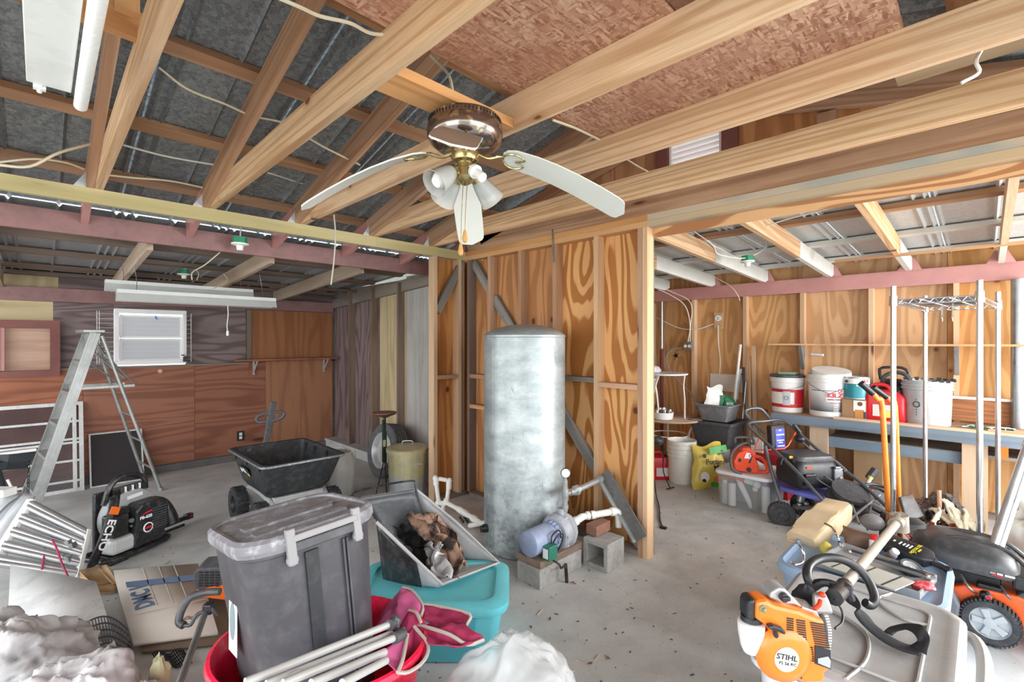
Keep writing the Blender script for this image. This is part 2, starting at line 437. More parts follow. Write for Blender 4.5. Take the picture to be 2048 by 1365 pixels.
for z, m in ((ZP + .0215, PINE_O), (ZP + .0645, PINE_O)):
    board('top_plate', (XF + .0445, 3.70, z), (XF + .0445, 1.6875, z), .089, .042, (1, 0, 0), m, wr)
for z in (ZP + .0215, ZP + .0645):
    board('top_plate', (XF + .0445, 1.687, z), (XF + .0445, -2.0, z), .089, .042, (1, 0, 0), PLATE_G, wr)
pn((XP + .006, 1.687, 2.295), (0, -3.6, 0), (0, 0, .155), wr, PLY_B)
# let-in diagonal brace, cut between the studs
def brace_z(y): return 2.34 - (3.64 - y) * 2.29 / 1.88
ys = [3.64, 3.371, 3.333, 2.964, 2.926, 2.559, 2.521, 2.144, 2.106, 1.766]
for a, b in zip(ys[::2], ys[1::2]):
    board('diagonal_brace', (XF + .06, a, brace_z(a)), (XF + .06, b, brace_z(b)), .085, .036, (0, 1, .8), OLDW, wr)
for y0, y1, z, m in ((3.64, 3.371, 1.20, STUD), (3.333, 2.964, 1.21, STUD), (2.521, 2.144, 1.245, SILLW), (2.106, 1.766, 1.215, STUD), (3.64, 3.371, .90, PINE_O)):
    board('blocking', (XF + .0445, y0, z), (XF + .0445, y1, z), .089, .038, (1, 0, 0), m, wr)
# the part of the gable wall that lies in the left lean-to
segs = [(3.80, 4.36, STUD_P, 2.30), (4.365, 4.93, PLY_W, 2.33), (4.935, 5.56, PLY_Y, 2.2), (5.565, 6.88, PLY_P, 2.2)]
for y0, y1, m, zt in segs:
    pn((XP + .006, y0, .10), (0, 0, zt - .10), (0, y1 - y0, 0), wr, m)
for y, m in ((4.99, STUD_G), (5.62, STUD_G), (6.25, STUD_G)):
    board('stud', (XF + .0445, y, .12), (XF + .0445, y, 2.25), .089, .038, (1, 0, 0), m, wr)
board('top_plate', (XF + .06, 3.85, 2.28), (XF + .06, 6.88, 2.10), .14, .036, (0, 0, 1), SILLW, wr)
g = G().box((XF + .03, 5.34, .06), (.20, 3.06, .12)); part(wr, 'curb', g, CONC, 0, world=True)
# gable triangle above the plates
def roof_z(y): return 2.447 + .25 * (3.71 - y) if y > 1.39 else 2.447 + .25 * (y + .93)
M = Matrix(((0, 0, 1, XP), (1, 0, 0, 0), (0, 1, 0, 0), (0, 0, 0, 1)))
def gable(poly, m):
    n = len(poly); cy = sum(p[0] for p in poly) / n; cz = sum(p[1] for p in poly) / n
    g = G().prism([(p[1] - cz, p[0] - cy) for p in poly], .011)
    o = link('plywood_panel', mesh_of('plywood_panel', g, m, 0), wr)
    o.matrix_basis = frame((0, 0, 1), y=(0, 1, 0), o=(XP, cy, cz))
gable([(3.75, 2.45), (1.56, 2.45), (1.56, roof_z(1.56) + .14), (3.75, 2.58)], PLY_D)
gable([(1.56, 2.45), (1.20, 2.45), (1.20, 2.70), (1.56, 2.70)], PLY_D)
gable([(1.56, 2.98), (1.20, 2.98), (1.20, roof_z(1.2) + .14), (1.39, 3.17), (1.56, roof_z(1.56) + .14)], PLY_D)
gable([(1.20, 2.45), (-.93, 2.45), (-.93, 2.58), (1.20, roof_z(1.2) + .14)], PLY_D)
board('stud', (XP - .03, .62, 2.45), (XP - .03, .62, 2.82), .089, .045, (0, 1, 0), STUD, wr)
board('vent_trim', (XP - .02, 1.145, 2.6), (XP - .02, 1.145, 3.06), .10, .03, (0, 1, 0), REDBR, wr)
board('vent_trim', (XP - .02, 1.61, 2.6), (XP - .02, 1.61, 3.0), .09, .03, (0, 1, 0), REDBR, wr)
vt = thing('gable_vent', 'white louvred gable vent high in the orange plywood gable', 'vent', (XP, 1.38, 2.70))
VW = plain('vent_white', '#F2EDEC', .5, var=.03)
g = G()
for y, z, sy, sz in ((0, .005, .36, .02), (0, .275, .36, .02), (.172, .14, .016, .25), (-.172, .14, .016, .25)): g.box((.0, y, z), (.03, sy, sz))
part(vt, 'vent_frame', g, VW, 0)
for k in range(7):
    g = G().box((0, 0, 0), (.004, .33, .042), T(ry=-40)); part(vt, 'slat', g, VW, 0, M=T(.005, 0, .03 + k * .036))

# ------------------------------------------------------------------ short middle wall (stub) carrying the green-yellow plate beam
wb = thing('wall_middle', 'short stub wall of orange plywood and studs under the yellow green plate', None); wb['kind'] = 'structure'
pn((2.66, YP + .006, 0), (0, 0, 2.36), (.47, 0, 0), wb, PLY_D)
board('stud', (2.672, YF + .0445, .0), (2.672, YF + .0445, ZP), .089, .038, (0, 1, 0), STUD_P, wb)
for x in (2.965, 3.02): board('stud', (x, YF + .0445 + (.02 if x > 3 else 0), .04), (x, YF + .0445 + (.02 if x > 3 else 0), ZP), .089, .038, (0, 1, 0), STUD_P if x < 3 else STUD, wb)
board('sill_plate', (2.692, YF + .0445, .02), (3.04, YF + .0445, .02), .089, .04, (0, 1, 0), SILLW, wb)
board('blocking', (2.692, YF + .0445, 1.20), (2.945, YF + .0445, 1.20), .089, .038, (0, 1, 0), STUD, wb)
board('diagonal_brace', (2.70, YF + .02, 1.83), (3.0, YF + .02, 2.33), .07, .036, (-.8, 0, .5), OLDW, wb)
board('plate_beam', (2.05, YF + .02, ZP + .0435), (3.037, YF + .02, ZP + .0435), .087, .04, (0, 0, 1), TREAT, wb)
board('plate_beam', (-2.6, YF + .02, ZP + .0435), (2.049, YF + .02, ZP + .0435), .087, .04, (0, 0, 1), TREAT, wb)
board('top_plate', (-2.6, YF + .07, ZP + .06), (3.03, YF + .07, ZP + .06), .05, .04, (0, 0, 1), PINE_R, wb)

# ------------------------------------------------------------------ main roof
ce = thing('ceiling', 'open timber roof of joists rafters purlins and galvanised sheets', None); ce['kind'] = 'structure'
JX = [-.95, -.36, .25, .83, 1.43, 2.04, 2.65]
for k, x in enumerate(JX):
    board('joist', (x, 3.74, ZJ + .07), (x, -.93, ZJ + .07), .14, .038, (0, 0, 1), PINE, ce)
board('joist', (3.085, 3.70, ZJ + .07), (3.085, -.93, ZJ + .07), .14, .038, (0, 0, 1), PINE_R, ce)
def rbar(x, y0, y1, m, name='rafter', off=.07):
    s = 1 if y0 > 1.39 else -1
    nrm = Vector((0, .25 * s, 1)).normalized()
    z0, z1 = roof_z(y0), roof_z(y1 if s < 0 else max(y1, 1.3901))
    board(name, Vector((x, y0, z0)) + nrm * off, Vector((x, y1, z1)) + nrm * off, .14, .038, nrm, m, ce)
for x in JX + [3.085 + .0]:
    xr = x - .039 if x < 3.08 else x
    if x < 3.08: rbar(xr, 3.73, 1.41, PINE_R)
    else: rbar(xr, 3.5, 1.41, PINE_R)
    rbar(xr, -.93, 1.37, PINE_R)
    rbar(xr, 4.20, 3.735, PINKP, 'rafter_tail')
    g = G().prism([(0, 0), (.055, 0), (.0, .09)], .0012, Matrix(((-1, 0, 0, xr - .0195), (0, 0, 1, 3.70), (0, 1, 0, ZJ), (0, 0, 0, 1))))
    if x < 3: part(ce, 'truss_plate', g, GALV_L, 0, world=True)
board('ridge_board', (-2.6, 1.39, 3.10), (3.12, 1.39, 3.10), .16, .036, (0, 0, 1), PINE_R, ce)
nP = Vector((0, .25, 1)).normalized(); nM = Vector((0, -.25, 1)).normalized()
for y in (4.12, 3.79, 3.20, 2.56, 1.95, 1.5):
    board('purlin', Vector((-2.6, y, roof_z(y))) + nP * .159, Vector((3.14, y, roof_z(y))) + nP * .159, .085, .036, (0, 1, -.25), PURL, ce)
for y in (1.28, .7, .1, -.5, -.9):
    board('purlin', Vector((-2.6, y, roof_z(y))) + nM * .159, Vector((3.14, y, roof_z(y))) + nM * .159, .085, .036, (0, 1, .25), PURL, ce)
def crimp_sheet(w, L, amp=.02, name='roof_sheet'):
    """5-V crimp sheet: local X across, Y up the slope"""
    xs = [(-w / 2, 0)]
    for c in (.03, .085, w / 2, w - .03):
        for d, h in ((-.014, 0), (0, amp), (.014, 0)): xs.append((c - w / 2 + d, -h))
    xs.append((w / 2, 0))
    vs = []
    for x, z in xs: vs += [(x, -L / 2, z), (x, L / 2, z)]
    fs = [(2 * i, 2 * i + 1, 2 * i + 3, 2 * i + 2) for i in range(len(xs) - 1)]
    return G().add(vs, fs)
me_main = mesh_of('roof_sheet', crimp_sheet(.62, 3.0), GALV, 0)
for k in range(10):
    x = -2.35 + k * .61
    for s in (1, -1):
        o = link('roof_sheet', me_main, ce)
        ym = 2.86 if s > 0 else -.08
        n = nP if s > 0 else nM
        z = (2.447 + .25 * (3.71 - ym)) if s > 0 else (2.447 + .25 * (ym + .93))
        o.matrix_basis = frame((1, 0, 0), z=n, o=Vector((x, ym, z)) + n * .183)
osb = lambda x0, x1, y0, y1, m: board('osb_sheet', (x0, (y0 + y1) / 2, ZJ + .1465), (x1, (y0 + y1) / 2, ZJ + .1465), abs(y1 - y0), .011, (0, 1, 0), m, ce)
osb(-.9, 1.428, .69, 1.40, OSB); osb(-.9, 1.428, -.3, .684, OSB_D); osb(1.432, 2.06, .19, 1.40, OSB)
board('fan_support', (.85, 1.47, ZJ + .02), (1.41, 1.47, ZJ + .02), .14, .038, (0, 1, 0), PINE_O, ce)
board('nailer_block', (-.02, 2.00, ZJ + .16), (.245, 2.02, ZJ + .16), .09, .038, (0, 0, 1), PINE_O, ce)
board('nailer_block', (.20, 1.95, ZJ + .16), (.20, 1.95, ZJ + .44), .06, .038, (1, 0, 0), PINE_O, ce)

# ------------------------------------------------------------------ left lean-to
cl = thing('ceiling_left', 'lean-to roof of pale rafters and corrugated sheets over the window bay', None); cl['kind'] = 'structure'
board('fascia', (-2.6, 4.22, 2.32), (3.03, 4.22, 2.32), .14, .036, (0, 0, 1), PINKD, cl)
board('ledger', (-2.6, 4.30, 2.31), (3.03, 4.30, 2.31), .09, .036, (0, 0, 1), STUD_G, cl)
def lz(y): return 2.085 + .058 * (6.8 - y)
PALE_RAFT = wood('pale_rafter', '#BBA591', '#927B68', freq=3, contrast=.4, stain=.3, staincol='#6F6058', knots=.15)
for x in (2.27, 1.43, .58, -.27, -1.1, -2.0):
    board('rafter', (x, 4.38, lz(4.38) + .07), (x, 6.86, lz(6.86) + .07), .14, .038, (0, 0, 1), PALE_RAFT, cl)
for y in (4.42, 5.0, 5.67, 6.42, 6.84):
    board('purlin', (-2.6, y, lz(y) + .158), (3.10, y, lz(y) + .158), .085, .036, (0, 1, -.058), STUD_G, cl)
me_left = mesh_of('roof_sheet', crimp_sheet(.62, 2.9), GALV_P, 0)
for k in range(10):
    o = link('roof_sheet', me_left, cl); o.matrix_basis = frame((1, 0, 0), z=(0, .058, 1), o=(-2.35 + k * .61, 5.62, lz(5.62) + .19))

wl = thing('wall_left', 'lean-to wall of patched plywood in reds and purples with a small window', None); wl['kind'] = 'structure'
YW = 6.88
def wpan(x0, x1, z0, z1, m, vert=False, dy=0.0):
    if vert: pn((x0, YW + .006 + dy, z0), (0, 0, z1 - z0), (x1 - x0, 0, 0), wl, m)
    else: pn((x0, YW + .006 + dy, z0), (x1 - x0, 0, 0), (0, 0, z1 - z0), wl, m)
wpan(-2.6, .33, .06, 1.245, PLY_R); wpan(.333, 1.35, .06, 1.25, PLY_R); wpan(1.353, 2.16, .06, 1.262, PLY_R); wpan(2.163, 3.09, .06, 1.27, PLY_M, True)
wpan(-2.6, -.32, 1.25, 1.96, PLY_P, dy=.02); wpan(-.32, .10, 1.72, 1.96, PLY_Y, dy=.02); wpan(.10, .59, 1.25, 1.96, PLY_P, dy=.02)
wpan(.59, 1.26, 1.91, 1.97, PLY_P, dy=.02); wpan(1.26, 1.93, 1.26, 1.97, PLY_P, dy=.02); wpan(1.99, 3.09, 1.27, 1.965, PLY_M, True)
wpan(-2.6, .14, 2.10, 2.30, PLY_Y, True, .02); wpan(.14, 3.1, 2.10, 2.30, PLY_P, False, .02)
wpan(-.32, .10, 1.22, 1.25, PLY_P, dy=.02)
board('top_plate', (-2.6, YW - .01, 2.02), (3.09, YW - .01, 2.045), .14, .036, (0, 0, 1), PINKD, wl)
board('stud', (1.96, YW - .0, 1.27), (1.96, YW - .0, 1.96), .05, .04, (1, 0, 0), STUD_G, wl)
board('sill_ledge', (.10, YW - .01, 1.252), (1.95, YW - .01, 1.258), .05, .018, (0, 1, 0), SILLW, wl)
g = G().box((.25, YW + .0, .04), (5.7, .10, .09)); part(wl, 'curb', g, plain('dark_curb', '#6E6B6A', .8, var=.2), 0, world=True)
# white framed window
FROST = NT('frosted_pane'); FROST.set(**{'Base Color': lin('#C2C1C5'), 'Roughness': .55, 'Transmission Weight': .35, 'IOR': 1.1}); FROST = FROST.m
WINW = plain('window_white', '#F4F2F3', .45, var=.02)
g = G().box((.28, YW + .06, .63), (5.86, .01, 1.27)).box((-1.15, YW + .06, 1.75), (3.46, .01, 1.0)).box((2.24, YW + .06, 1.75), (1.94, .01, 1.0)).box((.93, YW + .06, 2.1), (.72, .01, .36)); part(wl, 'siding', g, SILLW, 0, world=True)
g = G().box((XP + .03, 5.37, 1.15), (.01, 3.15, 2.3)); part(wr, 'siding', g, SILLW, 0, world=True)
g = G().box((XP + .03, 2.75, 1.18), (.01, 2.1, 2.36)); part(wr, 'siding', g, SILLW, 0, world=True)
w1 = thing('window_1', 'small white framed awning window with two frosted panes', None, (.925, YW, 1.28)); w1['kind'] = 'structure'
g = G()
for x, z, sx, sz in ((0, .025, .67, .05), (0, .61, .67, .05), (-.315, .3175, .04, .535), (.315, .3175, .04, .535)): g.box((x, -.02, z), (sx, .06, sz))
part(w1, 'window_frame', g, WINW, 0, bevel=.004)
for z in (.17, .435):
    g = G()
    for x, zz, sx, sz in ((0, -.12, .58, .022), (0, .12, .58, .022), (-.28, 0, .022, .218), (.28, 0, .022, .218)): g.box((x, 0, zz), (sx, .03, sz))
    s_ = part(w1, 'sash', g, WINW, 0, M=T(0, -.015, z))
    g = G().box((0, .0, 0), (.55, .006, .23)); part(s_, 'pane', g, FROST, 0)
g = G().box((0, -.033, 0), (.016, .003, .045), T(.04, 0, .54, ry=-20)); part(w1, 'sticker', g, plain('blue_tape', '#2F8FD8', .5), 0, label='small blue sticker')
# framed opening at the far left
w2 = thing('window_2', 'square boarded opening in a red-brown frame with a pale plywood inset', None, (-.10, YW, 1.22)); w2['kind'] = 'structure'
g = G()
for x, z, sx, sz in ((0, .0, .5, .06), (0, .5, .5, .08), (.215, .245, .075, .43), (-.215, .245, .07, .43)): g.box((x, -.03, z), (sx, .08, sz))
part(w2, 'window_frame', g, REDBR, 0)
g = G().box((-.165, -.03, .25), (.04, .05, .43)); part(w2, 'jamb', g, PINKP, 0)
g = G().box((.0, .04, .25), (.42, .01, .46)); part(w2, 'inset_panel', g, wood('pink_plywood', '#D9B5A0', '#B98870', freq=5, contrast=.3, stain=.2), 0)

# ------------------------------------------------------------------ right lean-to
cr = thing('ceiling_right', 'low lean-to roof of half painted rafters and bright metal sheets', None); cr['kind'] = 'structure'
def rz(x): return 2.32 - .048 * (x - 3.22)
for y in (3.54, 2.93, 2.33, 1.743, 1.12, .50, -.10, -.71, -1.3):
    xs = 4.35 if y > 1.5 else (4.55 if y > .8 else 4.9)
    board('rafter', (3.15, y, rz(3.15) + .07), (xs, y, rz(xs) + .07), .14, .038, (0, 0, 1), PINE, cr)
    g = G(); x1 = 5.83
    g.prism([(xs, rz(xs)), (x1 - .35, rz(x1 - .35)), (x1 - .12, rz(x1) + .01), (x1, rz(x1) + .05), (x1, rz(x1) + .14), (xs, rz(xs) + .14)], .038, Matrix(((1, 0, 0, 0), (0, 0, 1, y - .019), (0, 1, 0, 0), (0, 0, 0, 1))))
    part(cr, 'painted_rafter_end', g, WHITEPT, 0, world=True)
    if y < 2.4:
        g = G().prism([(-.09, 0), (.09, 0), (.04, .11), (-.04, .11)], .008, Matrix(((0, 0, 1, 5.80), (1, 0, 0, y), (0, 1, 0, 2.215), (0, 0, 0, 1)))); part(cr, 'gusset', g, PINKP, 0, world=True)
for x, m in ((3.3, PURL), (4.02, PURL), (4.85, WHITEPT), (5.64, WHITEPT)):
    board('purlin', (x, 3.9, rz(x) + .158), (x, -2.2, rz(x) + .158), .085, .036, (1, 0, -.048), m, cr)
me_right = mesh_of('roof_sheet', crimp_sheet(.62, 2.95), GALV_L, 0)
for k in range(10):
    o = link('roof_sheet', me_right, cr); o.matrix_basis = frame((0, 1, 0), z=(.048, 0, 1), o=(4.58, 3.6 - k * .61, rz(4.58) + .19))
board('batten', (4.9, .92, 2.245), (4.9, -1.6, 2.245), .05, .02, (1, 0, 0), PINE_O, cr)

wk = thing('wall_back', 'back wall of the right lean-to in knotty light plywood with studs', None); wk['kind'] = 'structure'
XB = 5.94
for y0, y1 in ((3.9, 2.685), (2.682, 1.465), (1.462, .245), (.242, -.975), (-.978, -2.2)):
    pn((XB + .006, y0, .0), (0, 0, 2.42), (0, y1 - y0, 0), wk, PLY_L)
for y in (3.22, 2.61, 1.99, 1.40, .80, .18, -.43, -1.04):
    board('stud', (5.895, y, .03), (5.895, y, 2.075), .089, .038, (1, 0, 0), STUD_P, wk)
board('sill_plate', (5.895, 3.9, .02), (5.895, -2.2, .02), .089, .038, (1, 0, 0), SILLW, wk)
board('top_plate', (5.865, 3.9, 2.149), (5.865, -2.2, 2.149), .152, .05, (0, 0, 1), PINKP, wk)
board('end_stud', (3.5, 3.93, 0), (3.5, 3.93, 2.3), .089, .038, (1, 0, 0), STUD, wk)
pn((3.17, 3.96, 0), (0, 0, 2.45), (2.8, 0, 0), wk, PLY_L)
g = G().box((XB + .03, .85, 1.21), (.01, 6.1, 2.42)); part(wk, 'siding', g, SILLW, 0, world=True)
# ================================================================== objects of the main room
BRASS = plain('brass', '#B9A878', .22, .9, var=.1, scale=14)
CHROME = plain('chrome', '#C9CCCF', .12, 1.0, var=.04)
STEEL = plain('steel', '#9FA3A6', .35, .8, var=.15, scale=12)
ALU = plain('aluminium', '#C3C6C8', .32, .75, var=.1, scale=7)
BLACKM = plain('black_metal', '#26272A', .4, .3, var=.2, dust=.15)
BLACKP = plain('black_plastic', '#222327', .42, var=.15, dust=.12, dustcol='#77777A')
DARKP = plain('dark_grey_plastic', '#46474B', .45, var=.1, dust=.2, dustcol='#8A8A8A')
RUBBER = plain('rubber', '#3A3B3D', .75, var=.2, dust=.35, dustcol='#77777A')
WHITEP = plain('white_plastic', '#EDEDEA', .42, var=.04, dust=.12, dustcol='#B8B6B0')
PVC = plain('pvc_pipe', '#E9E8E2', .4, var=.05, dust=.35, dustcol='#A7A49C', scale=22)
CREAM = plain('cream_cable', '#D9CDB2', .55, var=.08)
WIREW = plain('white_cable', '#E6E4DE', .5, var=.05)
ENAMEL = plain('white_enamel', '#ECEEEC', .35, var=.04, dust=.15, dustcol='#A9A49A', scale=5)
BLOCKM = plain('cinder_block', '#A3A19C', .9, var=.18, dust=.45, dustcol='#6F6C68', scale=12, bump=.4)
RED = plain('red_plastic', '#D6222E', .38, var=.06)
ORANGE = plain('orange_plastic', '#F2701F', .35, var=.05)
CARD = plain('cardboard', '#BE9E78', .8, var=.08, scale=5)
CARD2 = plain('pale_cardboard', '#E0D8CD', .8, var=.08, scale=4)

# ---- ceiling fan
FC = Vector((1.188, 1.45, 0)); fr = frame(RT, z=UP, o=(FC.x, FC.y, 2.428))
fan = thing('ceiling_fan', 'brass hugger ceiling fan with drooping white blades and glass shades', 'fan', M=fr)
tarn = NT('tarnished_brass'); v = tarn.obj()
c = tarn.mix(tarn.ramp(tarn.noise(v, 26, 3), .60, .63), lin('#8F8580'), lin('#C9BFA0'))
tarn.set(**{'Base Color': c, 'Metallic': .95, 'Roughness': .16}); TARN = tarn.m
g = G().lathe([(.10, .0), (.135, -.004), (.142, -.012), (.142, -.03), (.146, -.034), (.149, -.05), (.148, -.075), (.138, -.098), (.112, -.118), (.07, -.126), (.0, -.126)], 48)
mh = part(fan, 'motor_housing', g, TARN)
g = G()
for k in range(60):
    a = 2 * math.pi * k / 60; g.box((.1425 * math.cos(a), .1425 * math.sin(a), -.021), (.003, .006, .012), None)
part(mh, 'vent_slots', g, BLACKM, 0)
g = G().lathe([(.02, -.12), (.052, -.126), (.055, -.16), (.05, -.17), (.03, -.175), (.03, -.195), (.044, -.205), (.044, -.235), (.03, -.25), (.012, -.262), (0, -.265)], 24)
part(fan, 'light_fitter', g, BRASS)
BLW = plain('blade_white', '#D6D8D2', .4, var=.03); BLT = plain('blade_brown', '#8C7B6C', .45, var=.08)
def blade_z(r): return -.142 - .225 * max(0, (r - .13) / .5) ** 1.5
def make_blade():
    g = G(); st = [(.150, .028), (.165, .048), (.20, .060), (.28, .064), (.36, .066), (.44, .067), (.52, .068), (.585, .067), (.605, .064), (.617, .054), (.624, .030), (.632, .006)]
    for side, dz in ((0, 0.0), (1, -.006)):
        vs = []
        for r, w in st:
            for q in (-1, -.5, 0, .5, 1): vs.append((r, q * w, blade_z(r) + dz))
        o = len(g.v); g.use(side)
        fs = [(j * 5 + i, j * 5 + i + 1, (j + 1) * 5 + i + 1, (j + 1) * 5 + i) for j in range(len(st) - 1) for i in range(4)]
        g.add(vs, [f if side else tuple(reversed(f)) for f in fs])
    n = len(st) * 5; g.use(1)
    for j in range(len(st) - 1):
        for e in (0, 4): g.f.append([j * 5 + e, (j + 1) * 5 + e, n + (j + 1) * 5 + e, n + j * 5 + e]); g.mi.append(1)
    g.f.append([0, 4, n + 4, n]); g.mi.append(1)
    g.f.append([n - 5, n - 1, 2 * n - 1, 2 * n - 5]); g.mi.append(1)
    return g
bl_me = mesh_of('blade', make_blade(), [BLT, BLW], 30)
g = G()
g.tube([(.045, 0, -.135), (.09, 0, -.155), (.135, 0, -.145), (.155, 0, -.148)], .007, 8, smooth=4)
for s in (-1, 1): g.tube([(.145, 0, -.152), (.165, s * .035, -.158), (.20, s * .045, -.166), (.235, s * .02, -.172), (.20, 0, -.166)], .0035, 6, smooth=4)
arm_me = mesh_of('blade_arm', g, BRASS)
for k in range(4):
    Mz = Matrix.Rotation(R(7 + 90 * k), 4, 'Z') 
    b = link('blade', bl_me, fan); piv = Matrix.Translation((0, 0, -.142)) @ Matrix.Rotation(R(-13), 4, 'X') @ Matrix.Translation((0, 0, .142))
    b.matrix_basis = Mz @ piv
    a = link('blade_arm', arm_me, b)
GLASS = NT('ribbed_glass'); GLASS.set(**{'Base Color': lin('#F4F6F4'), 'Roughness': .18, 'Transmission Weight': .6, 'IOR': 1.25}); GLASS = GLASS.m
BULB = plain('bulb_white', '#F6F6F2', .3, var=.01)
for k, az in enumerate((-135, 135, 45, -45)):
    tilt = 52
    Ml = Matrix.Rotation(R(az), 4, 'Z') @ T(.05, 0, -.215, ry=180 - tilt)
    s_ = part(fan, 'lamp_socket', G().lathe([(.012, -.02), (.016, 0), (.026, .004), (.027, .02), (.018, .024), (.018, .04 + (.03 if k == 3 else 0)), (.011, .04 + (.03 if k == 3 else 0))], 18), BRASS if k < 3 else [WHITEP], M=Ml)
    if k < 3:
        g = G(); pr = [(.024, .018), (.03, .028), (.036, .05), (.043, .085), (.05, .118), (.054, .125), (.052, .126), (.047, .116), (.040, .084), (.033, .05), (.027, .03)]
        n = 48; rings = [[(r * (1 + (.025 if i % 2 else 0)) * math.cos(2 * math.pi * i / n), r * (1 + (.025 if i % 2 else 0)) * math.sin(2 * math.pi * i / n), z) for i in range(n)] for r, z in pr]
        g.loft(rings, caps=False)
        part(fan, 'lamp_shade', g, GLASS, 80, M=Ml)
        g = G().lathe([(.012, .04), (.014, .055), (.03, .08), (.032, .095), (.02, .115), (0, .12)], 16)
        part(s_, 'bulb', g, BULB)
KNOB = wood('knob_wood', '#C79452', '#9A6A30', contrast=.3)
for dx, L in ((.012, .235), (-.004, .285)):
    g = G().tube([(dx, -.03, -.255), (dx - .008, -.03, -.255 - L * .5), (dx - .01, -.03, -.21 - L)], .0016, 5)
    c_ = part(fan, 'pull_chain', g, BRASS)
    g = G().lathe([(.002, .0), (.006, -.008), (.011, -.035), (.008, -.048), (0, -.052)], 12)
    part(c_, 'pull_knob', g, KNOB, M=T(dx - .01, -.03, -.21 - L))

# ---- fluorescent batten over the left, far end seen
FX = thing('fluorescent_light', 'white fluorescent batten with one bare tube hung close overhead at top left', 'light', (.045, 1.5, 2.36))
g = G().prism([(-.075, .0), (.03, 0), (.03, .03), (.02, .05), (-.065, .05), (-.075, .03)], 1.3, Matrix(((1, 0, 0, .0), (0, 0, 1, -.65), (0, 1, 0, .015), (0, 0, 0, 1))))
part(FX, 'housing', g, ENAMEL, 20, bevel=.003)
g = G().cyl((.055, -.62, .025), (.055, .70, .0), .019, n=16); part(FX, 'tube', g, plain('fluo_tube', '#F3F6F4', .25, var=.01))
g = G().box((-.045, .665, .03), (.03, .02, .05)).cyl((-.045, .65, .016), (-.045, .68, .004), .007); part(FX, 'end_bracket', g, ENAMEL)
# mirror bright batten lying over the joists at the upper right
g = G().prism([(-.06, 0), (.06, 0), (.03, .035), (-.03, .035)], 1.0, Matrix(((1, 0, 0, 2.42), (0, 0, 1, -.75), (0, 1, 0, 2.59), (0, 0, 0, 1))))
solo('reflector_batten', 'shiny metal batten light lying across the joists at upper right', 'light', g, CHROME, smooth=0)

# ---- cables under the roof
def cable(pts, r, m, label, name='cable'):
    g = G().tube(pts, r, 6, smooth=5)
    return solo(name, label, 'cable', g, m, group=None)
cable([at(862, 112, 2.05), at(880, 130, 1.95), at(898, 152, 1.85), at(906, 186, 1.80)], .006, CREAM, 'thick cream cable dropping through the joists into the fan motor')
cable([onZ(548, -8, 2.56), onZ(600, 14, 2.56), onZ(640, 32, 2.565), onZ(700, 46, 2.57), onZ(740, 66, 2.57), onZ(782, 70, 2.58)], .006, CREAM, 'cream cable wandering below the roof sheets at top centre beside the chipboard')
cable([onY(318, 135, 2.78), onY(375, 178, 2.78), onY(450, 208, 2.78), onY(505, 232, 2.78), onY(572, 248, 2.79), onY(640, 290, 2.80), onY(720, 330, 2.84)], .006, CREAM, 'pale cable crossing the rafters at mid height from the first joist rightwards')
cable([onY(-5, 330, 3.3), onY(60, 333, 3.3), onY(120, 305, 3.3), onY(203, 283, 3.35)], .007, CREAM, 'loose cream cable looping up to the leftmost rafter pair')
cable([onY(-5, 325, 3.5), onY(70, 318, 3.5), onY(130, 325, 3.55), onY(168, 338, 3.6)], .006, CREAM, 'flat cream cable along the plate at the far left edge')
cable([onY(246, 290, 3.42), onY(330, 312, 3.42), onY(420, 328, 3.42), onY(475, 334, 3.44), onY(545, 348, 3.46), onY(620, 370, 3.5), onY(700, 378, 3.5)], .006, WIREW, 'white cable strung below the purlin from second to fourth rafter pair')
cable([onY(212, 350, 3.64), onY(270, 356, 3.64), onY(340, 362, 3.64), onY(405, 375, 3.66)], .006, CREAM, 'cable lying along the top of the yellow green plate beam')
cable([at(668, 430, 3.3), at(671, 470, 3.3), at(668, 520, 3.3), at(662, 570, 3.32)], .005, plain('grey_cord', '#B9B6AE', .6), 'single pale cord hanging from the rafters beside the plate beam')
cable([onZ(1105, 240, 2.575), onZ(1150, 256, 2.575), onZ(1200, 280, 2.575)], .006, CREAM, 'short cable stapled below the chipboard right of the fan')
cable([at(1252, 318, 2.9), at(1275, 332, 2.9), at(1300, 346, 2.95)], .005, CREAM, 'short cable end curling by the gable vent')
cable([at(1968, 92, 1.62), at(1952, 122, 1.6), at(1958, 145, 1.6), at(1922, 166, 1.62)], .006, WIREW, 'kinked white wire dangling from the bright batten at upper right')
g = G().prism([(-.012, 0), (.012, 0), (.012, .06), (-.012, .06)], .003, frame(RT, y=UP, o=at(1213, 112, 1.72)))
g.prism([(-.012, 0), (.012, 0), (-.012, .06), (-.034, .05)], .003, frame(RT, y=UP, o=at(1212, 80, 1.72)))
solo('packing_strap', 'bent yellow plastic strap stuck above the joist near the chipboard', 'strap', g, plain('strap_yellow', '#DDA94C', .5), smooth=0)
g = G().tube([onX(1105, 458, 3.03), onX(1105, 525, 3.02)], .006, 6); solo('conduit', 'short grey metal rod hanging from the top plate above the tank', 'rod', g, STEEL)

